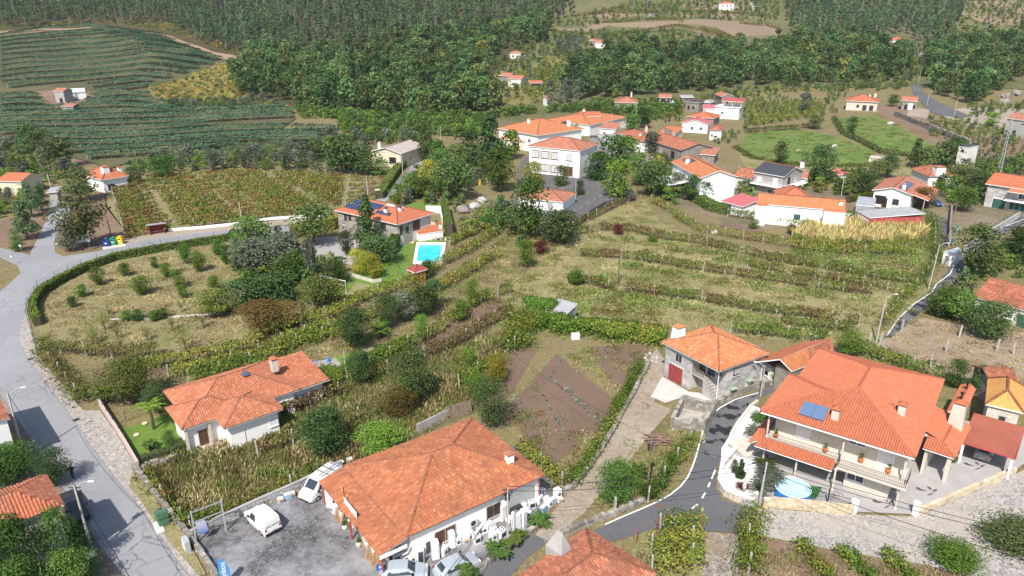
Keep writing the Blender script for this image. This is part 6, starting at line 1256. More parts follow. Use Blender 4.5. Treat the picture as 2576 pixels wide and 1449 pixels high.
def tproto(k,fine,var):
 key=(k,fine,var)
 if key not in PROTO:
  nm,cat,mat,shp,ts,bark=KIND[k];n,leaf,bl=((900,.48,30),(2600,.29,46),(6000,.185,64))[fine]
  if k=='spa':n//=5;bl//=2
  if k in ('pin','con'):n=int(n*1.3);bl=int(bl*1.6)
  c=quads('crown',crown(6,6*(1-ts),6*ts,bl,n,leaf,hash((var,fine))%997+len(k),shp,.25,(.2,.36) if fine else (.26,.42)),mat)
  PROTO[key]=(c,trunk(6*(.75 if k not in ('con','pin') else .9),.16 if k not in ('bus','bum','yel','ivy') else .08,var+3,5 if k!='con' else 0,.3,.4 if k not in ('con','pin') else .95).mesh('trunk',bark))
 return PROTO[key]
def tree(k,u,v,w,h,label,group=None):
 p=at(u,v);fine=0 if p.y>210 else 1 if p.y>105 else 2;c,tr=tproto(k,fine,random.randrange(3));nm,cat=KIND[k][:2]
 t=thing(nm,label,cat,p,random.uniform(0,6.28),group);w*=1.28;h*=1.12;s=(w/6,w/6,h/6)
 for d,n in ((c,'crown'),(tr,'trunk')):link(n,d,t).scale=s
 return t
TR="""oak 205 507 11 7 spreading dark oak beside branch road left of vineyard
oak 212 622 11 9 big dark oak on road corner behind recycling bins
oli 175 632 5 4 grey-green olive on road corner below the oak
pin 69 602 6.5 8.5 nearest young pine on bank left of branch road
pin 82 547 5.5 8 middle young pine on bank left of branch road
pin 106 532 4.5 6.5 farthest young pine leaning over branch road
bum 47 632 3.5 3 round bush at mouth of left side road
bri 25 477 7 5 glossy citrus in front of orange cottage
oak 155 422 9 8 tree beside small sandy field at left
dark 100 395 10 8 dark tree left of small sandy field
oli 135 395 6 6 grey olive right of dark tree near sandy field
dark 70 378 9 8 leftmost dark tree below the kiwi field
bum 412 449 9 6 large bushy tree at head of autumn vineyard
oak 340 460 6 4 brownish tree right of white gable house
dark 800 405 8 6 dark tree under pale maize field
oak 860 438 12 10 tall tree left of beige house
dark 920 440 9 7 dark tree in front of beige house
bum 955 440 7 4 shrub mass below beige house
dark 1040 395 6 7 dark cypress-like tree right of beige house
bri 1025 400 5 4 bright shrub at porch of beige house
dark 1070 405 7 8 dark round tree by bend of upper road
bri 1094 418 8 7 bright tree right of upper road bend
bri 999 520 5 5 bright fig behind orange roofed pool house
mid 1034 500 7 6 fig-like tree beside upper road
mid 1064 500 6 5 shrub row behind pool lawn
yel 1078 475 7 7 yellowish tree right of upper road
oak 1141 505 12 10 big bronze-green oak behind pool hedge
mid 1110 455 9 8 leafy tree between upper road and bronze oak
oak 1151 432 9 7 brownish tree above the garden thicket
dark 1194 440 8 7 dark bush tree left of big cedar
con 1235 405 11 15 huge dark cedar left of the school
dark 1180 400 9 8 dark tree mass left of cedar
mid 1256 482 10 10 tall green tree left of school yard
bri 1285 400 7 8 bright bush beside cedar
mid 1420 352 7 6 bushy tree in front of village hall
bri 1445 352 6 5 bright shrub below village hall
dark 1392 345 4 5 dark round tree below ochre villa
yel 1340 474 7.5 6.5 yellow-green lime tree before school front
con 1354 428 3.2 7 slim conifer before left school windows
dark 1410 480 4.8 6 dark small tree left of school door steps
dark 1458 503 3 4.5 narrow dark tree by slim pole on school yard
bri 1550 508 10 9.5 round bright green tree right of school yard
mid 1500 464 9 8 spreading tree against right end of school
dark 1538 440 10 10 tall tree behind right corner of school
bri 1570 425 9 9 bright acacia behind school trees
mid 1608 468 8 8 tree beside street lamp right of school
oak 1643 495 11 8 wide dull green tree below white awning
oli 1700 490 7 5 greyish shrub tree before gabled house
yel 1652 440 5 5 golden shrub at left of gabled house
oli 1640 385 7 6 olive before long red row house
mid 1752 506 8 6 climbing mass against gabled house wall
mid 1328 600 10 11.5 great round dark green tree in centre below annex
dark 1408 614 10 6.5 low spreading dark tree right of great round tree
bri 1323 676 3.6 5 bright cone shrub below great round tree
red 1360 640 3.5 2.5 purple-red bush beside centre terrace
red 1555 590 3 2 red vine stump bush at top of dry field
bri 1448 717 3.5 2.5 bright lone vine bush low on dry field
bum 1640 610 2.5 1.6 small green bush at top of dry field
dark 1964 415 5 6.5 small dark tree at left edge of pasture
dark 2057 462 9 9.5 dark leafy tree right of red tile store
dark 2177 492 8 5.5 rounded dark tree left of solar house
con 2157 458 4 4.5 small dark bush by pink shed
oak 2202 452 6 5 dull tree between pink shed and solar house
dark 2232 448 6 6 dark tree left of wedge chimney house
con 2300 422 5 9 tall dark conifer before right pasture
oak 2322 428 7 6 bush tree beside tall dark conifer
dark 2377 422 10 7 dark trees left of transformer tower
dark 2400 412 8 7 dense tree touching transformer tower
aut 2320 523 6 4.5 olive-brown bush beside grey workshop
mid 2422 533 6.5 5 round green fruit tree in walled garden
oak 2407 465 10 5 wide shrub below wedge chimney house
dark 2460 482 7 5 dark shrub left of granite block house
oak 2452 698 9 8.5 big dull tree beside lower right road
dark 2556 652 8 5.5 dark tree at right edge above road
bum 2370 797 6 4.5 bush at bend of black lane
mid 2405 803 7 4 bush left of the farmhouse palm
dark 2485 852 8.5 5 round dark camellia before farmhouse
bum 2512 818 3 1 low clipped bush under farmhouse window
bri 2132 893 5 3.2 yellow-green bush behind villa roof peak
bum 2402 972 4 3.5 bush at right end of villa back hedge
con 2455 992 3 4 small conifer beside narrow tiled strip
dark 1042 1012 6.2 6.5 blue-dark round tree alone in weedy field
aut 1004 1046 5 3.2 olive-brown bush left of blue-dark tree
dark 909 967 4.2 4.4 dark laurel beside clipped hedge pole
dark 1239 1076 5 5.6 dark orange tree behind shop roof
dark 894 877 6 5.5 dark holly behind small lawn
dark 974 827 5 5 dull tree above banana plants
oli 1019 808 5 4.5 grey-green tree on trellis path
oak 1064 798 5 4.5 dull tree midway on trellis slope
dark 1091 778 4.2 4.5 dark tree at upper trellis path
bri 1061 852 2.6 3.4 bright small lemon on bare strip
bri 1156 808 3.4 3 bright fig low on trellis slope
bri 1189 772 2.8 4.4 tall bright conifer shrub on trellis slope
bri 1180 916 2.6 2 small bright bush beside autumn vines
bri 1201 1004 3.6 3 bright bush at left of tilled plot
yel 1250 960 4 3.4 golden bush at corner of leafy pergola
che 804 775 6.5 5 light green tree below volleyball lawn
che 845 765 4 4 small pale tree right of light green tree
spa 764 802 4 3.6 sparse old fruit tree near brown bushes
aut 660 838 8 4.5 large brown thicket in lower orchard
aut 720 820 6 3.6 second brown thicket right of larger one
che 332 1012 8 5 wide yellowing tree behind villa lawn
dark 400 1040 4 3.5 dark shrub at corner of hipped villa
dark 819 1140 6.6 4.8 dark bushy tree above white van
bri 956 1140 6 3 bright creeper bush above shop roof edge
bum 1547 1260 4.4 4 round clipped bush beside dirt lane
bum 1628 1252 2 1.4 bush at corner of vine row near junction
bri 1592 1222 2.6 .8 low bright squash patch in lane garden
dark 2450 700 4 3 small dark shrub at road fork
bum 1945 965 2.2 2 small shrub at corner of black road
aut 1990 590 2.5 2 dry brown shrub beside tilled dark soil
bum 1896 575 3 2 dark bush right end of dark soil
bri 2392 1418 5.5 1.9 bright spreading bush below cobbled street
oak 2552 1372 8 1.7 low grey heather mound at right edge of street
ivy 190 1400 4 2.6 ivy mass nearest leaning road pole
ivy 205 1455 4 2.4 bottom ivy mass beside road sign
ivy 30 1185 6 3 bush behind roadside house by white wall
yel 20 1160 4 2.6 yellowish bush below white edge house
dark 140 1222 4 4 dark sapling leaning over road by pickup
mid 20 1215 6 3 lower bush behind roadside house
dark 786 724 3.4 2 dark sapling under white-trunk tree
mid 740 715 8 5 leafy shrub left of white-trunk tree
dark 690 770 9 5 dark thicket above brown thicket
oli 640 690 9 6 grey willow thicket at orchard edge
oli 690 690 8 6 second grey willow near orchard edge
mid 640 640 8 7 tall shrub by road beside orchard hedge
dark 620 785 8 5 dark laurel thicket by orchard kerb
che 545 794 7 4 mixed laurel with orange twig in orchard
oli 720 655 8 5 olive by drive gate of pool house
oak 791 617 10 7.5 spreading walnut in court of pool house
con 926 626 7 11 dark spruce before pool house wall
dark 874 643 3.4 4.4 small round tree in pool house court
dark 956 662 8.5 4.8 dark plum tree on pool lawn
yel 901 688 3.8 4.2 left golden conifer above volleyball lawn
yel 921 693 3.8 4.2 middle golden conifer above volleyball lawn
yel 944 699 3.8 4 right golden conifer above volleyball lawn
dark 835 720 4 4.4 dark shrub by volleyball net
mid 850 712 5 3.4 bright shrub beside volleyball net
mid 1075 700 3 3 sparse tree before swimming pool
dark 2140 338 5 6 small dark tree on pasture divider
oak 2050 325 7 5 bushy tree at top of left pasture
oli 2020 285 7 8 silver tree left of driveway house
mid 2190 262 5 4 vine arbour before driveway house
dark 2245 268 6 5 bush right of driveway house
bri 2490 318 7 5 bright tree beside orange tractor
dark 1330 560 4 3 dark bush behind great round tree
oli 1780 470 4 4 grey shrub against gabled house gable
mid 1590 330 8 6 dark tree before orange store
dark 1620 322 8 7 round dark tree in village centre
col 786 726 3.2 8.5 slim white-trunked poplar by volleyball net"""
for ln in TR.split('\n'):
 k,u,v,w,h,lab=ln.split(' ',5);tree(k,float(u),float(v),float(w),float(h),lab)
for x_,y_,w_,h_,lab in ((-7.5,-1.5,5.2,6.3,'tall ivy mass at left end of roadside house wall'),(-4,-1.6,5.2,6.2,'tall ivy mass in middle of roadside house wall'),(-.6,-1.5,4.8,6.0,'tall ivy mass below new tiles of roadside house'),(2.2,-1.4,4.2,5.6,'tall ivy mass at corner of roadside house'),(-6,-4.2,6,4.6,'ivy mass lower down before roadside house, left'),(-1.5,-4.4,6,4.4,'ivy mass lower down before roadside house, middle'),(2.0,-4.2,5,3.8,'ivy mass lower down before roadside house, near road')):
 p_=RH.world(x_,y_);k_=FOC/(p_.y*math.cos(PITCH)+CAM_H*math.sin(PITCH));tree('ivy',1288+k_*p_.x,float(proj([p_[:]])[1][0]),w_/1.2,h_*1.25,lab)
for u,v,w,h in ((249,718,2.9,3.2),(358,741,3.9,3),(390,675,1.9,2),(420,698,2.5,2.5),(452,725,2.9,3),(468,663,3.2,3.4),(502,684,3.4,3.5),(573,665,3.3,3.6),(550,642,3.2,3),(540,731,2.6,2.4),(207,747,2.5,1.9),(184,773,2.1,1.7),(460,751,2.1,2.2),(315,695,2.6,2.2)):
 tree('ora',u,v,w,h,'round green orange tree on dry orchard grass inside road bend','orange trees of the orchard')
for u,v,w,h in ((265,831,2.6,3),(236,868,3,2.8),(297,853,2,2.4),(435,831,1.6,2.4),(512,826,2.2,2.6),(467,881,3,3),(370,858,2.4,2),(305,878,1.8,2),(457,786,1.8,2.4),(277,793,1.6,1.4)):
 tree('spa',u,v,w,h,'thin half-bare fruit sapling on lower orchard grass','fruit saplings of the orchard')
for u,v in ((347,806),(410,801),(390,806),(320,806)):tree('bum',u,v,2.6,1.5,'low dark shrub along kerb wall of orchard','shrubs along orchard kerb')
def fronds(n,L,lift,seed,leaf=.5,dens=14,wid=.28):
 rng=np.random.default_rng(seed);C,N=[],[];m=[]
 for i in range(n):
  a=2*math.pi*i/n+rng.uniform(-.2,.2);el=rng.uniform(lift-.5,lift+.5);l=L*rng.uniform(.8,1.1)
  s=np.linspace(.12,1,dens);r=l*s*np.cos(el*(1-s*.7));z=l*s*math.sin(el)-(s**2)*l*.55
  for sg in (-1,1):
   tip=np.stack([np.cos(a)*r,np.sin(a)*r,z],1);off=np.array((-math.sin(a),math.cos(a),0))*sg
   d=off*(leaf*(1.05-s)[:,None]+.1)+np.array((math.cos(a),math.sin(a),-.35))*leaf*.35
   wv=np.array((math.cos(a),math.sin(a),0))*wid*.3
   m.append(np.stack([tip-wv,tip+d*.5-wv*.5,tip+d,tip+wv+d*.1],1))
 return np.concatenate(m)
def palm(name,label,u,v,h,L,n=22,lift=.7,r=.16,leaf=.5,mat=None,cat='palm',clusters=1):
 t=thing(name,label,cat,at(u,v));rng=random.Random(u)
 if clusters==1:
  if h>.3:MB().tube([(0,0,-.1),(.03,0,h*.5),(0,0,h)],[r*1.2,r,r*1.1],8).build('trunk',STEM,t)
  o=link('crown',quads('crown',fronds(n,L,lift,int(u),leaf),mat or F_PALM),t);o.location=(0,0,h)
 else :
  q=[];m=MB()
  for i in range(clusters):
   x,y,z=rng.uniform(-.9,.9),rng.uniform(-.9,.9),h*rng.uniform(.5,1.1);m.tube([(x*.4,y*.4,-.1),(x,y,z)],[r,r*.8],6);q.append(fronds(n,L,lift,int(u)+i,leaf*.5,8,.4)+np.array((x,y,z)))
  m.build('trunk',STEM,t);link('crown',quads('crown',np.concatenate(q),mat or F_PALM),t)
 return t
palm('tree_fern','tree fern with flat green crown on villa lawn',387,1080,3.0,1.9,16,.45,.16,.5,F_BRI);palm('small_palm','small shaggy palm on front villa lawn',380,1133,.8,.8,16,.9,.22,.3)
palm('yucca_clump','bright spiky yucca beside villa garden fence',265,1012,1.8,1.3,16,.7,.1,.3,F_BRI,'yucca',5);palm('fan_palm','fan palm with hanging yellowed fronds before farmhouse',2440,818,2.6,1.9,22,.5,.2,.6)
for u,v,lab in ((1602,1196,'dark cycad beside dirt lane above round bush'),(1357,1318,'dark cycad among appliances at end of shop yard'),(823,935,'cycad on pale patio beside flat annex roof'),(955,885,'left cycad on bare bed beside small lawn'),(983,882,'right cycad on bare bed beside small lawn'),(1912,1058,'cycad in upper white gravel bed'),(1925,1175,'cycad in lower white gravel bed by inflatable pool'),(1900,1095,'grey spiky agave on white gravel')):
 palm('cycad',lab,u,v,.35,1.35 if 'left' not in lab else 1.1,26,.8,.2,.28,F_PALM if 'agave' not in lab else F_OLI,'cycad')
for u,v,lab in ((1251,1402,'yucca clump beside leaning pole at yard edge'),(1172,1462,'yucca clump in front of silver hatchback'),(1290,1378,'small yucca right of pole at yard edge')):palm('yucca_clump',lab,u,v,1.0,.7,16,.9,.08,.22,F_PALM,'yucca',4)
palm('banana_plant','pale banana-like plants above small lawn',957,852,1.6,1.6,12,.9,.1,.5,F_BRI,'plant',4);palm('date_palm','date palm by wall of slate-roofed house',1935,485,2.2,2.4,22,.6,.25,.5);palm('date_palm','pale palm behind driveway house roof',2098,240,3.2,2.6,20,.6,.25,.6)
palm('agave_spikes','tall grey oleander spikes beside inflatable pool',1945,1215,.8,1.5,14,1.1,.08,.3,F_OLI,'plant',6);palm('agave_spikes','grey spiky shrub behind garden gate pole',1920,1240,.6,1.2,14,1.1,.08,.3,F_OLI,'plant',4)
t=thing('topiary_cone','clipped dark topiary cone on white gravel bed','topiary',at(1861,1206));V=crown(1.9,2.6,.1,46,1900,.2,77,'cone',.1,(.2,.3));link('crown',quads('crown',V,F_DARK),t);MB().tube([(0,0,-.1),(0,0,.6)],.1,6).build('trunk',STEM,t)
tree('mid',429,1126,1.9,1.9,'small umbrella-shaped topiary tree on villa lawn');tree('dark',1845,1193,1.0,1.6,'rounded clipped shrub left of topiary cone');tree('red',1868,1230,1.6,.5,'dark red ground plant on white gravel');tree('red',2258,1230,1.5,1.2,'dark red shrub under villa balcony corner');tree('bri',2395,1165,1.2,1.0,'leafy pot plant in villa porch bed')
row('pasture_hedge','ragged dark hedge between the two green pastures',[(2097,300),(2120,338),(2172,362),(2215,386),(2290,394),(2380,402)],F_OAK,w=1.6,h=1.5,dens=60,leaf=.5,cat='hedge',droop=.9,patch=.2,post=0)
row('pasture_hedge','scrubby strip of bushes along lower edge of left pasture',[(1850,372),(1890,398),(1980,415),(2090,421),(2185,418)],F_CHES,w=2.2,h=.9,dens=40,leaf=.5,cat='hedge',droop=.9,patch=.45,post=0)
row('pasture_hedge','bushy upper edge of left pasture below vineyard plot',[(1875,335),(1960,328),(2010,324),(2060,318)],F_OAK,w=2.2,h=1.8,dens=45,leaf=.5,cat='hedge',droop=.9,patch=.3,post=0)
def blades(w,n,h,width,mat,seed,lean=.35,name='tuft'):
 rng=np.random.default_rng(seed);b=np.stack([rng.uniform(-w/2,w/2,n),rng.uniform(-w/2,w/2,n),np.zeros(n)],1);a=rng.uniform(0,6.28,n);hh=h*rng.uniform(.5,1.2,n)
 s=np.stack([np.cos(a),np.sin(a),np.zeros(n)],1)*width;tip=b+np.stack([rng.normal(0,lean,n)*hh,rng.normal(0,lean,n)*hh,hh],1);m=(b+tip)/2+np.array((0,0,.1))*h
 return quads(name,np.stack([b-s*.5,m-s*.6,tip,m+s*.6],1),mat)
WEED=[blades(2.4,70,.75,.10,m,i) for i,m in enumerate((F_GRASS,F_GRASS,F_STRAW,F_GREENG))];SHORT=[blades(2.6,80,.28,.12,m,9+i,.9) for i,m in enumerate((F_STRAW,F_STRAW,F_GRASS))];GREEN=[blades(2.4,70,.4,.12,m,19+i,.6) for i,m in enumerate((F_GREENG,F_GREENG,F_GRASS))]
CORN=[blades(1.2,26,2.3,.16,F_CORN,29,.22),blades(1.2,26,2.0,.18,F_CORN,30,.3)];CAB=[quads('cabbage',crown(.7,.5,.02,5,26,.28,s,'round',.2),F_CAB) for s in (51,52)]
LANEX=[[(1430,1240),(1545,1087),(1625,920),(1672,900),(1668,960),(1560,1190),(1385,1364)]]
VEX=[[(416,1100),(400,960),(671,890),(830,950),(760,1010),(730,1045),(600,1098),(480,1135)],[(816,1214),(1186,1030),(1372,1192),(1300,1300),(960,1400)]]
under('tall_weeds','tall olive and straw weeds filling field above the shop',[[(355,1195),(470,1125),(710,1035),(900,950),(1060,905),(1240,850),(1250,900),(1200,960),(1180,1030),(1040,1100),(860,1175),(640,1275),(490,1345),(420,1290)]],1.25,WEED,.6,1.15,VEX)
under('dry_grass','dry grass tufts over big field with vine terraces',[[(1390,620),(1480,570),(1560,525),(1620,505),(1660,560),(1760,605),(1900,630),(2050,650),(2300,660),(2350,720),(2230,840),(2190,870),(1900,850),(1690,830),(1500,800),(1330,780),(1260,750)]],3.0,SHORT+SHORT+GREEN[2:],.7,1.3)
under('green_weeds','green weeds among vegetable rows below maize',[[(1990,620),(2340,625),(2300,700),(2100,680),(1960,655)],[(1400,715),(1640,745),(1660,800),(1450,790)],[(1440,700),(1560,690),(1640,700),(1600,720),(1480,716)],[(1560,592),(1700,616),(1840,640),(2000,678),(2200,715),(2200,728),(2000,694),(1840,658),(1700,632),(1560,604)],[(1560,662),(1700,680),(1840,704),(2040,734),(2190,752),(2190,764),(2040,750),(1840,722),(1700,698),(1560,676)],[(1480,722),(1660,752),(1840,784),(2030,810),(2150,826),(2150,836),(2030,822),(1840,800),(1660,768),(1480,738)]],1.9,GREEN,.7,1.4)
under('orchard_grass','short bleached grass under orchard trees',[[(110,750),(205,690),(285,662),(407,638),(560,612),(640,650),(740,720),(760,800),(640,845),(420,875),(250,875),(110,870)]],2.3,SHORT,.6,1.2)
under('rough_grass','rough grass between trellis rows and garden plots',[[(240,960),(640,890),(900,800),(1120,690),(1260,600),(1380,560),(1440,600),(1300,760),(1280,900),(1080,880),(900,925),(640,960),(400,1000)],[(1300,1010),(1400,885),(1560,870),(1620,900),(1540,1060),(1440,1200),(1320,1120),(1240,1040)],[(1600,1090),(1690,1080),(1760,1090),(1700,1210),(1600,1270),(1500,1290),(1560,1190)]],2.2,SHORT+GREEN+WEED[:2],.5,1.1,VEX+LANEX+[[(1405,890),(1540,1000),(1500,1090),(1340,1000)],[(834,900),(909,878),(1000,868),(946,897),(870,935),(780,920)]])
under('lane_grass','strip of low weeds between wheel tracks of dirt lane',[[(1392,1330),(1470,1240),(1528,1160),(1590,1080),(1625,1000),(1640,930),(1648,930),(1634,1005),(1600,1085),(1538,1165),(1480,1245),(1402,1336)],[(1500,1150),(1545,1087),(1590,1000),(1625,920),(1618,920),(1582,995),(1538,1082),(1490,1150)],[(1690,1030),(1640,1087),(1560,1190),(1470,1290),(1480,1296),(1570,1196),(1650,1092)]],1.1,SHORT+GREEN[:1],.35,.7)
under('pasture_tufts','longer grass tufts dotted over pastures',[[(1880,335),(2010,325),(2110,345),(2200,380),(2190,412),(2100,418),(1990,412),(1900,397),(1855,370)],[(2095,298),(2200,292),(2270,322),(2340,365),(2425,408),(2330,405),(2212,376),(2120,337)]],4.5,GREEN+SHORT[2:],.6,1.6)
under('plot_grass','withered grass on brown plot behind big villa',[[(2195,885),(2230,855),(2322,805),(2480,835),(2600,850),(2600,950),(2400,965),(2310,920)]],2.6,SHORT,.5,1.0)
under('bottom_weeds','weeds and dry grass under trellis at bottom',[[(1600,1340),(1765,1345),(1765,1470),(1620,1470)],[(1932,1360),(2135,1400),(2308,1426),(2480,1464),(1900,1470),(1866,1350)]],1.3,WEED[:2]+SHORT+GREEN,.4,.8)
under('maize_stand','dry straw-coloured maize standing in plot by chapel lane',[[(1990,598),(2037,574),(2120,566),(2182,562),(2257,553),(2315,575),(2334,592),(2322,607),(2182,620),(2032,616)]],1.0,CORN,.8,1.15)
under('young_maize','pale green maize crop in strip below kiwi field',[[(315,418),(480,380),(700,359),(715,370),(690,384),(520,401),(400,424),(340,427)]],2.2,[blades(2.4,50,1.5,.3,F_GREENG,61,.3),blades(2.4,50,1.5,.3,F_OLI,62,.3)],.8,1.2)
P=[]
for a,b in (((1415,905),(1375,960)),((1395,960),(1500,1060)),((1430,980),(1530,1075)),((1355,985),(1440,1120)),((2150,634),(2290,642)),((2160,640),(2290,647)),((1295,1000),(1350,1060))):
 A,B=at(*a),at(*b);n=int((B-A).length/.55);P+=[(A.lerp(B,i/n)+Vector((random.uniform(-.15,.15),random.uniform(-.15,.15),0)))[:] for i in range(n) if random.random()<.85]
scatter('cabbages',P,CAB,RNG.uniform(.35,.8,len(P)),'blue-green cabbages in thin rows on tilled soil')
P=np.concatenate([fill(q,.8) for q in ([(2395,575),(2412,570),(2414,590),(2396,596)],[(2388,608),(2405,604),(2406,618),(2390,620)])]);scatter('garden_cabbages',P,CAB,RNG.uniform(1,1.6,len(P)),'cabbage bed in walled garden beside upper lane')
# ------ smaller things
def Rz(a):return Matrix.Rotation(a,4,'Z')
def pool():
 out=[at(u,v) for u,v in ((1039,664),(1112,669),(1122,612),(1048,612))];inn=[at(u,v) for u,v in ((1049,659),(1104,663),(1113.5,617),(1054,617))]
 t=thing('swimming_pool','turquoise rectangular swimming pool with broad white surround on lawn','pool',out[0]);o=out[0];m=MB()
 for i in range(4):
  a,b,c,d=out[i]-o,out[(i+1)%4]-o,inn[(i+1)%4]-o,inn[i]-o;z=Vector((0,0,.22));k=Vector((0,0,-.1))
  m.poly([a+z,b+z,c+z,d+z]).poly([a+k,b+k,b+z,a+z]).poly([c+k,d+k,d+z,c+z])
 m.build('coping',WHITE,t);n=NT('pool_water');p=n.pos();c=n.mix(n.ramp(n.noise(p,.5,3),[(.35,0.),(.65,1.)]),(.02,.48,.56),(.05,.60,.66))
 MB().poly([q-o+Vector((0,0,.1)) for q in inn]).build('water',n.bsdf(c,.06,n.noise(p,3,3),.15,.03,.5),t)
 l=MB();q=inn[3].lerp(inn[2],.2)-o
 for s in (0,.5):l.tube([q+Vector((s,.3,.2)),q+Vector((s,.3,.9)),q+Vector((s,-.2,.9)),q+Vector((s,-.25,.1))],.03,5)
 l.build('ladder',STEEL,t)
pool()
t=thing('inflatable_pool','round blue-walled frame pool with pale water behind sandstone wall','pool',at(1992,1243));m=MB();m.lathe([(0,1.75),(.1,1.8),(.75,1.75),(.8,1.7)],24);m.build('wall',plain('pool_blue',(.03,.20,.55),.45,.15,1.2),t)
MB().lathe([(.8,1.62),(.812,1.6)],24).build('water',glassy('pale_pool_water',(.42,.66,.68),.1),t);fr=MB()
for i in range(24):a=i*math.pi/12;b=a+math.pi/12;fr.tube([(1.72*math.cos(a),1.72*math.sin(a),.84),(1.72*math.cos(b),1.72*math.sin(b),.84)],.045,5)
fr.build('rim',WHITE,t);MB().box(-.3,.2,-1.86,-1.74,.15,.6).build('panel',WHITE,t)
sheet('green_mat',[(1945,1250),(2052,1258),(2068,1228),(1960,1215)],.14,plain('green_mat_mat',(.03,.12,.03),.9,.1))
def carbody(m,L,W,st,mi=0):
 rings=[]
 for x,zb,zs,zr,ws,wr in st:
  b=len(m.v);h=W/2
  m.v+=[(x,-h*ws*.93,zb),(x,-h*ws,zb+(zs-zb)*.45),(x,-h*ws*.97,zs),(x,-h*wr,zr),(x,h*wr,zr),(x,h*ws*.97,zs),(x,h*ws,zb+(zs-zb)*.45),(x,h*ws*.93,zb)];rings.append(b)
 for a,b in zip(rings,rings[1:]):
  for k in range(8):m.f.append((a+k,a+(k+1)%8,b+(k+1)%8,b+k));m.mi.append(mi)
 m.f.append(tuple(rings[0]+k for k in reversed(range(8))));m.mi.append(mi);m.f.append(tuple(rings[-1]+k for k in range(8)));m.mi.append(mi)
SHAPES={'hatch':(4.1,1.76,[(0,.35,.62,.7,.86,.7),(.12,.25,.8,.92,.97,.8),(.3,.22,.92,1.05,1,.72),(.75,.2,.95,1.44,1,.64),(1.6,.2,.95,1.5,1,.66),(2.4,.2,.93,1.46,1,.66),(3.05,.2,.92,1.0,1,.8),(3.75,.22,.8,.86,.95,.78),(4.1,.35,.55,.6,.8,.66)],(.3,.78,2.4,3.05,1.0)),
'van':(4.3,1.8,[(0,.3,.7,.8,.95,.8),(.08,.25,.9,1.72,1,.82),(.25,.22,.95,1.82,1,.82),(1.6,.2,.95,1.84,1,.82),(2.5,.2,.95,1.78,1,.78),(3.2,.2,.98,1.12,1,.8),(3.9,.22,.88,.95,.95,.76),(4.3,.35,.6,.66,.8,.66)],(.05,.1,2.5,3.2,1.0)),
'bigvan':(4.9,1.9,[(0,.3,.8,.9,.97,.85),(.08,.25,1.0,1.85,1,.86),(.3,.22,1.05,1.95,1,.86),(2.4,.2,1.05,1.96,1,.86),(3.3,.2,1.05,1.88,1,.8),(4.1,.2,1.05,1.2,1,.8),(4.6,.24,.9,.98,.94,.76),(4.9,.35,.6,.66,.8,.66)],(.05,.1,3.3,4.1,1.1)),
'pickup':(5.1,1.8,[(0,.35,.95,1.0,.98,.95),(.1,.3,.98,1.03,1,.95),(2.0,.3,.98,1.03,1,.95),(2.15,.3,1.0,1.62,1,.72),(3.2,.3,1.0,1.68,1,.72),(3.9,.3,1.02,1.12,1,.82),(4.8,.32,.9,.98,.95,.8),(5.1,.4,.65,.72,.85,.7)],(2.05,2.15,3.2,3.9,1.05))}
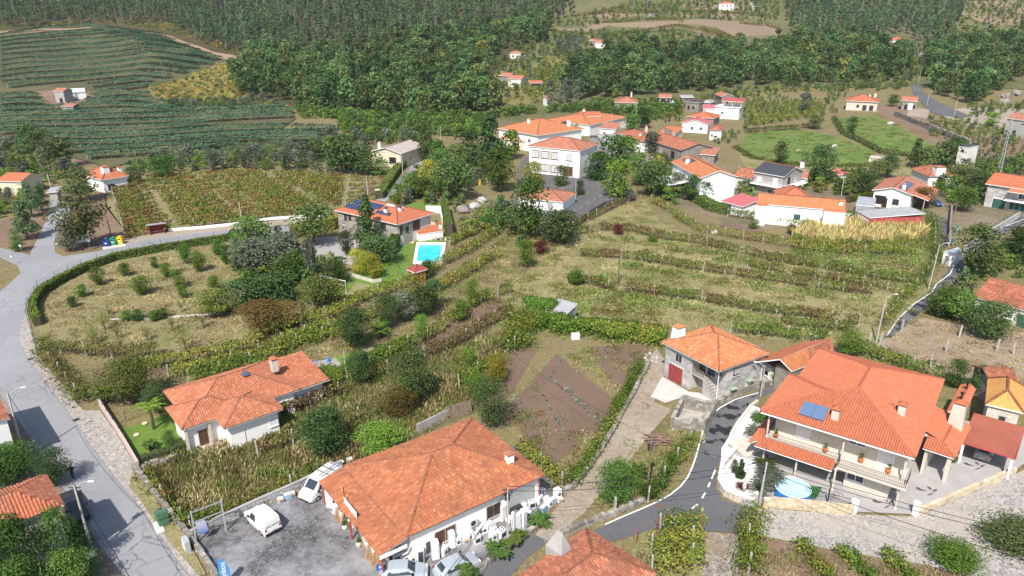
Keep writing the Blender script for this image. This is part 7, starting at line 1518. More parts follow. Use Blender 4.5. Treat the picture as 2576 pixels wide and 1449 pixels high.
def car(name,label,rear,front,shape,paint,text=None,rack=False):
 R,F=at(*rear),at(*front);d=(F-R).normalized();L,W,st,(xr0,xr1,xw0,xw1,zb)=SHAPES[shape];mid=(R+F)/2
 t=thing(name,label,'van' if 'van' in shape else 'car',mid-d*L/2,math.atan2(d.y,d.x));t['category']='van' if 'van' in shape else 'pickup' if shape=='pickup' else 'car'
 m=MB();carbody(m,L,W,st);b=m.build('body',paint,t,False)
 zt=max(s[3] for s in st);hw=W/2
 def P(s,k):x,zb_,zs,zr,ws,wr=s;return {'s':(hw*ws*.97,zs),'r':(hw*wr,zr)}[k]
 s0=max((s for s in st if s[0]<=xw0+.01),key=lambda s:s[0]);s1=min((s for s in st if s[0]>=xw1-.01),key=lambda s:s[0])
 n=Vector((s0[3]-s1[3],0,s1[0]-s0[0])).normalized()*.02
 ws=[Vector((s1[0],-hw*s1[5]*.92,s1[3])),Vector((s1[0],hw*s1[5]*.92,s1[3])),Vector((s0[0],hw*s0[5]*.92,s0[3])),Vector((s0[0],-hw*s0[5]*.92,s0[3]))]
 c=sum(ws,Vector())/4;MB().poly([c+(p-c)*.9+n for p in ws]).build('windscreen',GLASS,t)
 cab=[s for s in st if s[3]>1.3]
 for sg in (-1,1):
  lo,hi=(cab[0],cab[-1]);
  if shape in ('van','bigvan'):lo=cab[-2]
  x0,x1=lo[0]+.15,hi[0]+(.45 if shape!='van' else .35);zt0=min(lo[3],hi[3])-.1;wt=hw*min(lo[5],hi[5])
  g=MB();q=[(x0-(.25 if shape=='hatch' else 0),sg*(hw*.985),1.0 if shape!='bigvan' else 1.12),(x1,sg*(hw*.975),1.0 if shape!='bigvan' else 1.12),(hi[0]-.05,sg*(wt+.06),zt0),(x0,sg*(wt+.06),zt0)];g.poly(q if sg<0 else q[::-1]);g.build('side_window',GLASS,t)
  MB().box(hi[0]+.35,hi[0]+.55,sg*hw-(.02 if sg<0 else -.02)-.1,sg*hw+.1,1.0,1.15).build('mirror',BLACK,t)
  MB().box(L-.22,L-.06,sg*hw*.62-.17,sg*hw*.62+.17,.58,.74).build('headlight',SHUT,t)
  MB().box(.0 if shape!='hatch' else .08,.14,sg*hw*.8-.1,sg*hw*.8+.1,.75,1.0).build('tail_light',plain('tail_red',(.35,.01,.012),.3,.05),t)
 if shape in ('hatch',):
  a,e=st[2],st[3];nn=Vector((a[3]-e[3],0,e[0]-a[0])).normalized()*.02
  q=[Vector((a[0],hw*a[5]*.9,a[3])),Vector((a[0],-hw*a[5]*.9,a[3])),Vector((e[0],-hw*e[5]*.9,e[3])),Vector((e[0],hw*e[5]*.9,e[3]))];c=sum(q,Vector())/4;MB().poly([c+(p-c)*.86+nn for p in q]).build('rear_window',GLASS,t)
 MB().box(-.03,.06,-hw*.9,hw*.9,.3,.5).box(L-.08,L+.02,-hw*.72,hw*.72,.3,.48).build('bumper',BLACK if 'van' in shape else paint,t)
 MB().box(-.045,-.03,-.26,.26,.5 if 'van' not in shape else .62,.6 if 'van' not in shape else .73).build('number_plate',SHUT,t)
 wm=MB().tube([(0,-.1,0),(0,.1,0)],.31,14).mesh('tyre',RUBBER);rm=MB().tube([(0,-.11,0),(0,.11,0)],.19,10).mesh('rim',STEEL)
 for x in (L*.19,L*.8):
  for sg in (-1,1):w=link('wheel',wm,t,loc=(x,sg*(hw-.09),.31));link('rim',rm,w)
 if rack:
  for x in (.5,1.3,2.1):MB().box(x-.03,x+.03,-hw*.86,hw*.86,zt+.02,zt+.1).build('roof_bar',DARKM,t)
  ld=MB()
  for y in (.15,.55):ld.box(.1,2.9,y-.03,y+.03,zt+.1,zt+.16)
  for i in range(9):ld.box(.2+i*.32,.25+i*.32,.15,.55,zt+.1,zt+.14)
  tag(ld.build('roof_ladder',STEEL,t),None)
 if shape=='pickup':MB().box(.15,1.95,-hw*.82,hw*.82,1.035,1.05).build('load_bed',DARKM,t)
 if text:words(text,t,Matrix(((0,0,-1,-.012),(-1,0,0,0),(0,1,0,1.12),(0,0,0,1))),.24,DARKM)
 return t
def words(s,parent,M,size,mat,name='lettering'):
 c=bpy.data.curves.new(name,'FONT');c.body=s;c.size=size;c.align_x='CENTER';c.extrude=.004;o=bpy.data.objects.new(name,c);COL.objects.link(o)
 bpy.context.view_layer.update();me=bpy.data.meshes.new_from_object(o.evaluated_get(bpy.context.evaluated_depsgraph_get()));bpy.data.objects.remove(o);me.materials.clear();me.materials.append(mat);me.name=name;return link(name,me,parent,M=M)
WP,SP,GP,KP=carpaint('white_car_paint',(.74,.74,.73)),carpaint('silver_car_paint',(.34,.38,.42)),carpaint('grey_car_paint',(.30,.31,.33)),carpaint('black_car_paint',(.02,.02,.025))
car('small_van','small white delivery van with lettered rear doors parked in middle of shop yard',(688,1345),(634,1296),'van',WP,'CASA SANTOS')
car('large_van','white panel van with roof bars and ladder parked against block wall',(846,1207),(772,1262),'bigvan',WP,rack=True)
car('silver_car','silver hatchback at bottom edge in front of shop appliances',(968,1456),(1066,1450),'hatch',SP);car('silver_car','silver hatchback behind yucca near low yard wall',(1105,1458),(1195,1418),'hatch',SP)
car('grey_car','grey hatchback seen from behind under rust-red carport',(2466,1166),(2484,1118),'hatch',GP);car('black_pickup','black pickup truck under eaves of roadside house',(168,1262),(208,1316),'pickup',KP)
car('blue_car','dark blue car parked beside white solar-roofed bungalow',(2338,511),(2364,521),'hatch',carpaint('blue_car_paint',(.03,.06,.14)));car('white_car','white car parked at right end of long white house',(2118,556),(2142,549),'hatch',WP);car('red_car','tiny red car on far slope by rose-roofed farm',(1237,208),(1246,206),'hatch',carpaint('red_car_paint',(.35,.03,.04)))
t=thing('tractor','small orange tractor on earth bank beside bright tree at right','tractor',at(2482,318),.6);MB().box(.3,2.2,-.4,.4,.6,1.1).box(-.5,.3,-.5,.5,.7,1.0).build('body',plain('tractor_orange',(.65,.13,.02),.5),t);MB().box(-.4,.3,-.45,.45,1.9,1.98).tube([(-.35,-.4,1),(-.35,-.4,1.9)],.04,5).tube([(-.35,.4,1),(-.35,.4,1.9)],.04,5).build('roll_bar',DARKM,t)
for x,r in ((0,.65),(1.9,.42)):
 for y in (-.65,.65):MB().tube([(x,y-.15,r),(x,y+.15,r)],r,12).build('wheel',RUBBER,t)
def skinned(name,V,E,R,mats,pick,parent,sub=1):
 me=bpy.data.meshes.new(name);me.from_pydata(V,E,[]);o=bpy.data.objects.new(name,me);COL.objects.link(o)
 s=o.modifiers.new('skin','SKIN');u=o.modifiers.new('sub','SUBSURF');u.levels=u.render_levels=sub
 for i,r in enumerate(R):me.skin_vertices[0].data[i].radius=(r,r) if not isinstance(r,tuple) else r
 me.skin_vertices[0].data[0].use_root=True
 bpy.context.view_layer.update();ev=o.evaluated_get(bpy.context.evaluated_depsgraph_get());nm=bpy.data.meshes.new_from_object(ev);bpy.data.objects.remove(o)
 for m in mats:nm.materials.append(m)
 nm.polygons.foreach_set('material_index',[pick(p.center) for p in nm.polygons]);nm.polygons.foreach_set('use_smooth',[True]*len(nm.polygons));nm.name=name;return link(name,nm,parent)
SKIN=plain('skin',(.45,.27,.19),.6,.05)
def person(label,u,v,rz,top,legs,hair,stride=.3):
 t=thing('person',label,'person',at(u,v)+Vector((0,0,.06)),rz);s=stride
 V=[(0,0,.95),(.02,0,1.2),(.03,0,1.42),(.05,0,1.52),(.07,0,1.63),(.08,0,1.74),(0,.1,.9),(s*.55,.1,.5),(s*.6,.1,.09),(s*.6+.2,.1,.04),(0,-.1,.9),(-s*.2,-.1,.5),(-s,-.1,.12),(-s+.18,-.1,.04),
 (.02,.2,1.42),(-.08,.26,1.15),(.05,.25,.92),(.1,.25,.82),(.02,-.2,1.42),(.1,-.26,1.15),(.28,-.22,1.0),(.36,-.2,.97)]
 E=[(0,1),(1,2),(2,3),(3,4),(4,5),(0,6),(6,7),(7,8),(8,9),(0,10),(10,11),(11,12),(12,13),(2,14),(14,15),(15,16),(16,17),(2,18),(18,19),(19,20),(20,21)]
 R=[(.17,.12),(.16,.11),(.17,.11),.055,.095,.085,.095,.07,.05,.04,.095,.07,.05,.04,.07,.05,.04,.045,.07,.05,.04,.045]
 skinned('body',V,E,R,[top,legs,SKIN,BLACK],lambda c:2 if c.z>1.49 or (.78<c.z<1.02 and abs(c.y)>.2) else 3 if c.z<.1 else 1 if c.z<.96 else 0,t)
 MB().lathe([(1.68,.098),(1.76,.092),(1.83,.05)],10,(.06,0,0)).build('hair',hair,t)
person('man in navy jacket and dark trousers walking up the road',185,1207,2.0,plain('navy_cloth',(.012,.018,.04),.9),plain('dark_jeans',(.03,.035,.05),.9),plain('grey_hair',(.10,.08,.06),.9))
person('person in light blue shirt standing before plank door of farmhouse',2509,797,-1.6,plain('blue_shirt',(.12,.38,.60),.9),plain('blue_jeans',(.07,.12,.22),.9),plain('dark_hair',(.03,.02,.015),.9),.05)
def horse(label,u,v,rz,mat,s=1.,name='horse'):
 t=thing(name,label,name,at(u,v),rz);t.scale=(s,s,s)
 V=[(0,0,1.15),(.55,0,1.18),(.85,0,1.2),(1.15,0,.95),(1.4,0,.55),(1.5,0,.3),(1.62,0,.12),(-.55,0,1.2),(-.8,0,1.1),(-.95,0,.7)]
 E=[(0,1),(1,2),(2,3),(3,4),(4,5),(5,6),(0,7),(7,8),(8,9)];R=[.28,.27,.22,.15,.11,.12,.07,.28,.16,.05]
 for x,k,j in ((.6,1,.03),(-.6,7,-.12)):
  for y in (-.16,.16):
   b=len(V);V+=[(x,y,.85),(x+j,y,.5),(x+.02,y,.12),(x+.08,y,.03)];E+=[(k,b),(b,b+1),(b+1,b+2),(b+2,b+3)];R+=[.13,.07,.05,.06]
 skinned('body',V,E,R,[mat],lambda c:0,t);MB().tube([(.95,0,1.3),(1.15,0,1.1),(1.3,0,.85)],[.03,.06,.03],5).build('mane',STEM,t)
WH=plain('white_hide',(.62,.58,.52),.8,.08);horse('white horse grazing in middle of left pasture',2098,374,.4,WH);horse('dark brown horse grazing beside the white horse',2088,373,2.6,plain('brown_hide',(.09,.05,.03),.8));horse('sandy calf standing alone at left of pasture',2007,384,.2,plain('sandy_hide',(.48,.36,.24),.8),.8,'calf');horse('brown and cream horse in upper right pasture',2177,347,.5,plain('bay_hide',(.30,.20,.12),.8,.4,3))
def pole(label,u,v,h,lean=(0,0),lamp=None,mat=POST,r=.13,box=False,name='utility_pole',arm=1.3):
 p=at(u,v);t=thing(name if not lamp else 'street_lamp' if h<7 else name,label,'street lamp' if lamp else 'pole',p);top=Vector((lean[0],lean[1],h));m=MB().tube([(0,0,-.3),top],[r,r*.7],6 if mat is not POST else 4);m.build('pole',mat,t)
 if lamp is not None:
  a=Vector((math.cos(lamp),math.sin(lamp),.12));q=top-Vector((0,0,.25));MB().tube([q,q+a*arm*.6+Vector((0,0,.35)),q+a*arm+Vector((0,0,.35))],.035,5).build('lamp_arm',METAL,t);e=q+a*arm+Vector((0,0,.33));MB().box(-.1,.4,-.09,.09,-.04,.05,M=Matrix.Translation(e)@Rz(lamp)).build('lamp_head',SHUT,t)
 if box:
  for k in range(3):MB().box(-.5,.5,-.03,.03,h-.35-k*.4,h-.28-k*.4,M=Matrix.Translation((lean[0],lean[1],0))@Rz(k*.4)).build('crossarm',DARKM,t)
  MB().box(-.22,.22,.12,.4,h-1.6,h-.9,M=Matrix.Translation((lean[0],lean[1],0))).build('junction_box',DARKM,t)
 return p+top
q1=pole('leaning concrete lamp pole beside ivy at lower left roadside',236,1399,7.5,(-.3,.2),.1,box=True);q2=pole('concrete lamp pole at white edge house on left roadside',63,1157,8,(-.2,.4),.6)
yp=pole('concrete pole with tangle of cables among shop appliances',1277,1377,6.6,(0,0),None,box=True);gp=pole('concrete pole with wires beside grey villa gate',1903,1303,6.3,(.25,.1),None,box=True);wp=pole('dark wooden pole beside dirt lane and wood pile',1629,1233,6.2,(0,0),None,WOOD,.11,True);sp=pole('grey lamp post at corner of granite house and black road',1912,999,4.4,(.1,.1),2.6,arm=1.0)
fp=pole('thin wooden pole in weedy field below villa',632,1184,5.2,(0,0),None,WOOD,.07);hp=pole('pole with bird-box top at end of clipped hedge',870,940,3.4,(0,0),None,POST,.12);tp=pole('grey pole between trellis rows above weedy field',1213,905,4.6,(0,0),None,WOOD,.1);dp=pole('slim dark pole alone on dry vine field',1555,718,5.6,(0,0),None,DARKM,.08)
scp=pole('slim tall pole before school annex corner',1447,514,8,(0,0),None,POST,.1);pole('white-headed street lamp right of school',1609,446,4.5,(0,0),2.2);pole('street lamp between gabled house and slate house',1863,470,5,(0,0),2);pole('street lamp by fence below pink shed',2116,492,5,(0,0),2.4);pole('street lamp beside grey workshop',2318,542,4.5,(0,0),.4)
bp=pole('tall weathered pole at lane wall above chapel',2381,612,8.5,(.6,.3),None,WOOD,.12);lp=pole('leaning lamp pole among vines below chapel',2335,727,8,(.5,.3),.1);rp=pole('leaning concrete lamp pole behind the big villa',2203,862,7.2,(.4,.3),.1);pole('white transmission pole at bend of far road',2309,212,10,(.6,.3));pole('lamp pole on bank beside far grey road',2399,292,8,(.4,.2),.1);pole('lamp pole left of far grey road by derelict barn',2331,267,6.5,(.2,.2),.2)
up=pole('concrete pole on upper road beside beige house',1013,437,7.2,(0,0));u2=pole('concrete pole behind roof of pool house',926,499,6,(-.1,0));pole('wooden pole at head of autumn vineyard',356,459,5.6,(-.3,0),None,WOOD);rv=pole('pale concrete pole at vineyard edge by white wall',611,573,6,(-.1,0));pole('pole leaning by flat concrete hut',137,501,6.5,(-.5,.2));pole('street lamp beside oak on branch road',191,514,4.8,(0,0),2.8);c1=pole('wooden pole behind recycling bins',281,595,5.6,(-.4,0),None,WOOD);c2=pole('pole with white transformer in olive at road corner',185,629,6.2,(-.3,0),None,POST,.13,True);pole('distant pole right of beige house',1109,366,7,(0,0));vp=pole('pole beside zinc-roofed house in village',1538,334,7,(0,0),1.5);pole('pole behind red long house in village',1600,300,7,(0,0))
def cable(label,a,b,sag=.5,r=.02,n=8):
 a,b=Vector(a),Vector(b);pts=[a.lerp(b,i/n)-Vector((0,0,sag*4*(i/n)*(1-i/n)))-a for i in range(n+1)];o=MB().tube(pts,r,3,cap=False).build('cable',BLACK);o.location=a;tag(o,label,'cable')
dz=Vector((0,0,.45))
cable('upper black cable from yard pole to gate pole',yp,gp,.5,.03);cable('lower black cable from yard pole to gate pole',yp-dz,gp-dz,.8,.03);cable('cable from wooden lane pole to gate pole',wp,gp,.5,.025);cable('upper cable from gate pole over cobbled street',gp,at(2700,1365,6),.5,.03);cable('middle cable from gate pole over cobbled street',gp-dz,at(2700,1375,5.6),.6,.03);cable('lower cable from gate pole over cobbled street',gp-dz*2,at(2700,1440,5),.6,.03);cable('cable from yard pole down past silver cars',yp,at(1080,1520,5.5),.3,.03);cable('second cable from yard pole down past silver cars',yp-dz,at(1060,1520,5.0),.3,.03)
cable('cable from wooden lane pole across tilled plot',wp,tp,1.0,.02);cable('cable from trellis pole to hedge pole',tp,hp+dz*2,.8,.015);cable('cable from gate pole up to granite house lamp',gp,sp,.3,.015);cable('cable along left roadside from ivy pole',q1,q2,.6,.03);cable('cable from ivy pole out of picture',q1,at(420,1600,6.5),.3,.03);cable('cable from recycling pole to vineyard pole',c1,rv,.7,.015);cable('cable from vineyard pole to pool house pole',rv,u2,.6,.015);cable('cable from pool house pole to upper road pole',u2,up,.5,.015);cable('cable from chapel pole to vine lamp pole',bp,lp,.5,.02);cable('cable from vine lamp pole to villa lamp pole',lp,rp,.6,.02)
t=thing('lattice_mast','tall galvanised lattice mast left of granite block house','mast',at(2509,452));H_=18;m=MB()
for i in range(4):
 a,b=i*math.pi/2,(i+1)*math.pi/2
 m.tube([(.55*math.cos(a),.55*math.sin(a),-.2),(.22*math.cos(a),.22*math.sin(a),H_)],.06,4)
m.build('legs',STEEL,t);m=MB()
for k in range(18):
 z0,z1=k,k+1;r0,r1=.55-.33*z0/H_,.55-.33*z1/H_
 for i in range(4):a,b=i*math.pi/2,(i+1)*math.pi/2;m.tube([(r0*math.cos(a),r0*math.sin(a),z0),(r1*math.cos(b),r1*math.sin(b),z1)],.035,3,cap=False)
tag(m.build('bracing',STEEL,t),kind='stuff')
pm=MB().box(-.11,.11,-.11,.11,-.2,1.9).mesh('concrete_post',POST)
for u,v,lab in ((2341,923,'concrete vine post with loose wires, nearest villa hedge'),(2379,886,'concrete vine post in middle of brown plot'),(2413,848,'concrete vine post before fan palm'),(2507,883,'concrete vine post below round camellia'),(2549,893,'short broken vine post at right of brown plot'),(2268,833,'concrete post on edge of black lane'),(2213,866,'concrete post beside leaning villa lamp pole'),(2186,868,'stubby post left of leaning villa lamp pole'),(2145,862,'leaning post behind barn roof'),(1547,1289,'square stone gate post beside lane verge wall'),(2550,760,'post before farmhouse green door')):
 o=link('concrete_post',pm,None,at(u,v));o.rotation_euler=(random.uniform(-.08,.08),random.uniform(-.08,.08),random.random());tag(o,lab,'post','concrete posts')
for u,v,col,cn in ((270,620,(.02,.04,.22),'dark blue'),(286.5,617,(.02,.22,.13),'green'),(303.5,614,(.62,.40,.01),'yellow')):
 t=thing('recycling_bin',cn+' recycling container on plinth at road corner','recycling bin',at(u,v),.2);mt=plain(cn.replace(' ','_')+'_bin',col,.5,.08);m=MB()
 prof=[(-.6,.12),(.6,.12),(.6,1.35),(.35,1.7),(-.35,1.7),(-.6,1.35)];n=len(m.v)
 for y in (-.6,.6):m.v+=[(x,y,z) for x,z in prof]
 m.f+=[tuple(n+i for i in range(6))[::1],tuple(n+6+i for i in reversed(range(6)))]+[(n+(i+1)%6,n+i,n+6+i,n+6+(i+1)%6) for i in range(6)];m.mi+=[0]*8;m.build('body',mt,t)
 MB().box(-.25,.25,-.63,-.59,1.1,1.25).build('slot',BLACK,t);MB().box(-.18,.18,-.625,-.6,.7,.95).build('sticker',SHUT,t);MB().box(-.12,.12,-.12,.12,1.68,1.8).build('lifting_lug',STEEL,t)
wall('bin_plinth','low concrete plinth under three recycling bins',[(259,626),(316,617)],.16,1.7,CONC,cat='plinth')
A,B=at(378,592),at(415,587);d=B-A;t=thing('bus_shelter','red open-fronted bus shelter with grey sheet roof beside road','bus shelter',A,math.atan2(d.y,d.x));L=d.length;RD=plain('shelter_red',(.42,.03,.035),.6,.1)
MB().box(0,L,1.2,1.32,0,2.1).build('back_wall',RD,t);MB().box(0,.12,0,1.2,0,2.1).build('side_wall',RD,t);MB().box(L-.12,L,0,1.2,0,2.1).build('side_wall',RD,t);MB().poly([(-.4,-.5,2.35),(L+.4,-.5,2.35),(L+.4,1.5,2.1),(-.4,1.5,2.1)]).poly([(-.4,1.5,2.02),(L+.4,1.5,2.02),(L+.4,-.5,2.27),(-.4,-.5,2.27)]).box(-.4,L+.4,-.53,-.5,2.25,2.36).build('roof',FIBRE,t);MB().box(.2,L-.2,.75,1.2,.4,.48).build('bench',CONC,t)
def sign(label,u,v,w,h,z,rz,face,posts=2,txt=None,tcol=None,name='road_sign',back=METAL):
 t=thing(name,label,'sign',at(u,v),rz);m=MB()
 for x in ((-w*.35,w*.35) if posts==2 else (0,)):MB().tube([(x,.04,-.1),(x,.04,z+h)],.035,5).build('post',METAL,t)
 MB().box(-w/2,w/2,-.02,.02,z,z+h).build('panel',face,t)
 if txt:
  for i,s in enumerate(txt):words(s,t,Matrix(((1,0,0,0),(0,0,-1,-.025),(0,1,0,z+h-(i+1)*h/(len(txt)+.35)),(0,0,0,1))),h/len(txt)*.75,tcol or BLACK)
 return t
sign('white notice board with dark lettering beside recycling bins',217,624,2.0,1.6,1.3,.35,SHUT,2,['||||||','||| ||','||||'] if False else None);sign('small white arrow sign above notice board',224,622,1.0,.3,2.6,.35,SHUT,1);sign('round-backed grey sign left of notice board',199,626,.6,.6,1.6,.5,METAL,1);sign('pair of small signs at mouth of left side road',55,638,.8,.3,1.5,-.5,SHUT,1);sign('small low sign beside olive at road corner',147,623,.8,.2,.8,.3,SHUT,1);sign('white direction sign on upper road behind pool house',951,497,1.3,.6,1.6,.1,SHUT,1);sign('thin sign post on left road edge',33,666,.5,.4,1.4,-.6,SHUT,1);sign('grey-backed road sign in ivy at bottom left',230,1449,1.3,.6,1.8,.6,METAL,1)
sign('blue parking sign with white P at bottom beside silver hatchback',958,1452,.62,.62,.75,.25,plain('sign_blue',(.01,.10,.42),.4,.05),1,['P'],WHITE)
t=thing('dumpster','open green wheeled rubbish container on verge by stone wall','dumpster',at(411,1318),-.9);G=plain('dumpster_green',(.07,.16,.10),.6,.25,2);m=MB().prism([(-.65,-.45),(.65,-.45),(.65,.45),(-.65,.45)],.2,1.15);m.build('body',G,t);MB().box(-.68,0,-.48,.48,1.15,1.24).build('lid',G,t);MB().box(.68,.74,-.48,.48,1.1,1.75).build('lid',G,t);MB().box(.02,.6,-.38,.38,1.152,1.17).build('load',BLACK,t)
for x in (-.5,.5):
 for y in (-.35,.35):MB().tube([(x,y-.04,.1),(x,y+.04,.1)],.1,8).build('wheel',RUBBER,t)
o=MB().box(-.9,.9,-.35,.35,0,.25).build('rubble_slab',DIRTY);o.location=at(400,1330);o.rotation_euler=(0,0,-.95);tag(o,'white concrete slab lying in front of green dumpster','slab')
t=thing('utility_cabinet','grey metering cabinet with white front at corner of roadside wall','cabinet',at(471,1387),-.9);MB().box(-.55,.55,-.2,.25,0,1.35).build('body',METAL,t);MB().box(-.42,.42,-.23,-.2,.4,1.2).build('door',SHUT,t)
A,B=at(495,1368),at(569,1338);d=B-A;t=thing('billboard_frame','empty steel billboard frame above block wall with torn banner','frame',A,math.atan2(d.y,d.x));L=d.length
for x in (0,L):MB().box(x-.06,x+.06,-.06,.06,-.1,3.6).build('post',METAL,t)
for z in (2.3,3.4):MB().box(.06,L-.06,-.04,.04,z,z+.1).build('rail',STEEL,t)
n=NT('banner_print');s=n.n('ShaderNodeSeparateXYZ');n.l(n.pos(),s.inputs[0]);MB().poly([(.15,-.05,2.3),(1.0,-.08,2.3),(1.15,-.3,1.1),(.35,-.15,.9)]).build('banner',n.bsdf(n.ramp(n.math('MULTIPLY',s.outputs[2],.4),[(.35,(.02,.12,.45)),(.75,(.35,.36,.42))]),.6),t)
t=thing('feather_flag','light blue feather flag with white script beside yard wall','flag',at(556,1478),.45);pts=[]
for i in range(9):f=i/8;pts.append((f,.12+.75*math.sin(math.pi*min(1,.25+f*.75))**.6))
m=MB().poly([(.02,0,.5)]+[(.05+w,0,.5+2.5*f) for f,w in pts]+[(.05,0,3.05)]);m.build('flag',plain('flag_blue',(.07,.27,.55),.6,.05),t);MB().tube([(0,0,-.1),(0,0,3.1)],.025,5).build('pole',DARKM,t)
words('noqui',t,Matrix(((0,1,0,.3),(0,0,-1,-.012),(-1,0,0,1.75),(0,0,0,1))),.66,WHITE)
A,B=at(873,1329),at(904,1370);d=B-A;t=thing('shop_sign','white shop sign board on two dark poles in front of canopy','sign',A,math.atan2(d.y,d.x));L=d.length
for x in (0,L):MB().tube([(x,.04,0),(x,.04,4.6 if x==0 else 3.6)],.05,6).build('post',DARKM,t)
MB().box(.05,L+.05,-.06,.0,2.25,3.6).build('panel',SHUT,t);words('CASA SANTOS',t,Matrix(((1,0,0,L/2),(0,0,-1,-.065),(0,1,0,2.7),(0,0,0,1))),.42,plain('sign_red',(.3,.02,.03),.5));words('CASA SANTOS',t,Matrix(((-1,0,0,L/2),(0,0,1,.005),(0,1,0,2.7),(0,0,0,1))),.42,plain('sign_red',(.3,.02,.03),.5))
t=thing('flag','limp green and red national flag on sign pole before shop','flag',at(873,1329,3.9));MB().poly([(0,0,.7),(.12,.1,.7),(.2,.05,-.2),(.02,0,-.1)]).build('green_half',plain('flag_green',(.02,.2,.06),.8),t);MB().poly([(.12,.1,.7),(.3,-.05,.6),(.28,.1,-.5),(.2,.05,-.2)]).build('red_half',plain('flag_red',(.5,.02,.03),.8),t)
def pot(label,P,r=.3,mat=None,k=1.0,name='plant_pot',leafy=F_MID):
 t=thing(name,label,'plant pot',P);MB().lathe([(0,r*.5),(r*.9,r*.95),(r*1.5,r*.9),(r*1.9,r*.55),(r*2.1,r*.65)],10).build('pot',mat or plain('terracotta',(.42,.13,.05),.7,.1),t);o=link('plant',quads('plant',crown(r*2.2*k,r*1.8*k,r*2,8,120,r*.5,int(P.x*10)%99,'round'),leafy),t);return t
TUB=plain('pale_tub',(.55,.5,.42),.8)
pot('cream planter at foot of left sign pole',at(868,1333),.28,TUB);pot('cream planter at foot of right sign pole',at(903,1376),.28,TUB)
for x,y,z,lab in ((1.6,1.2,2.98,'terracotta urn with plant at left end of villa balcony'),(6.6,1.4,2.98,'terracotta urn with plant near balcony column'),(10.0,1.6,2.98,'terracotta urn with plant beside balcony door'),(12.6,1.2,2.98,'terracotta pot at right end of arched balcony'),(2.0,2.2,.12,'slim terracotta urn under left canopy'),(6.3,2.4,.12,'tall terracotta urn against lower villa wall')):pot(lab,BV.world(x,y,z),.28)
pot('terracotta bowl on villa path by porch column',at(497,1116),.3);pot('terracotta pot on pool terrace wall',at(1098,566),.3);pot('potted plant on tiled pool terrace',at(1035,578),.35)
APP={}
def appliance(kind,label,u,v,rz,group='old appliances round the shop',z=.06):
 P=at(u,v);P.z=z;nm,cat={'washer':('washing_machine','washing machine'),'fridge':('fridge','fridge'),'stove':('stove','stove'),'tv':('television','television'),'box':('carton','carton'),'ac':('fan_unit','fan unit'),'case':('display_fridge','display fridge'),'dark':('dark_cabinet','cabinet'),'pallet':('pallet','pallet'),'blue':('blue_crate','crate')}[kind]
 if kind in APP:return copy_tree(APP[kind],P,rz,random.uniform(.95,1.08),label)
 t=thing(nm,label,cat,P,rz,group);APP[kind]=t;ENA=plain('enamel',(.78,.78,.78),.35,.04)
 if kind in ('washer','stove'):
  MB().box(-.3,.3,-.3,.3,.02,.85).build('body',ENA,t);MB().box(-.3,.3,-.315,-.3,.72,.84).build('control_panel',SHUT,t)
  if kind=='washer':
   d=MB().tube([(0,-.3,.42),(0,-.335,.42)],.2,16).build('door',METAL,t);MB().tube([(0,-.336,.42),(0,-.345,.42)],.14,14).build('glass',GLASS,d);MB().box(-.26,-.08,-.325,-.315,.745,.815).build('drawer',ENA,t)
  else :
   MB().box(-.24,.24,-.32,-.3,.2,.62).build('oven_door',GLASS,t);MB().box(-.22,.22,-.36,-.33,.64,.67).build('handle',STEEL,t)
   for x in (-.14,.14):
    for y in (-.12,.14):MB().tube([(x,y,.85),(x,y,.875)],.09,10).build('burner',BLACK,t)
 elif kind in ('fridge','case'):
  MB().box(-.3,.3,-.3,.3,.02,1.7).build('body',ENA,t)
  if kind=='fridge':
   for z0,z1 in ((.05,1.1),(1.13,1.68)):d=MB().box(-.3,.3,-.35,-.305,z0,z1).build('door',ENA,t);MB().box(.2,.23,-.38,-.35,z1-.35,z1-.05).build('handle',STEEL,d)
  else :
   d=MB().box(-.26,.26,-.33,-.302,.3,1.6).build('door',METAL,t);MB().box(-.21,.21,-.336,-.33,.36,1.54).build('glass',GLASS,d)
 elif kind=='tv':MB().box(-.45,.45,-.04,.05,.1,.68).build('screen',BLACK,t);MB().box(-.2,.2,-.12,.12,0,.1).build('stand',DARKM,t)
 elif kind=='box':MB().box(-.3,.3,-.25,.25,0,.42).build('body',DIRTY,t);MB().box(-.3,.3,-.5,-.25,.4,.42).build('flap',plain('cardboard',(.38,.25,.14),.9),t)
 elif kind=='ac':MB().box(-.4,.4,-.16,.16,0,.6).build('body',DIRTY,t);MB().tube([(.08,-.16,.3),(.08,-.18,.3)],.23,14).build('fan',DARKM,t)
 elif kind=='dark':MB().box(-.35,.35,-.3,.3,0,1.0).build('body',DARKM,t);MB().box(-.3,.3,-.32,-.3,.06,.94).build('door',WOOD,t)
 elif kind=='blue':MB().box(-.35,.35,-.25,.25,0,.5).build('body',plain('crate_blue',(.25,.40,.52),.6),t);MB().box(-.3,.3,-.2,.2,.5,.54).build('lid',DIRTY,t)
 elif kind=='pallet':
  W_=plain('pallet_wood',(.33,.19,.09),.85,.2,3);me=MB().box(-.6,.6,-.05,.05,0,.02).mesh('plank',W_)
  for i in range(7):link('plank',me,t,M=Matrix.Rotation(1.2,4,'X')@Matrix.Translation((0,.08+i*.17,.06)))
  for x in (-.5,0,.5):MB().box(x-.05,x+.05,0,1.2,-.06,.058,M=Matrix.Rotation(1.2,4,'X')).build('bearer',W_,t)
 return t
e1=.7;e0=-.95
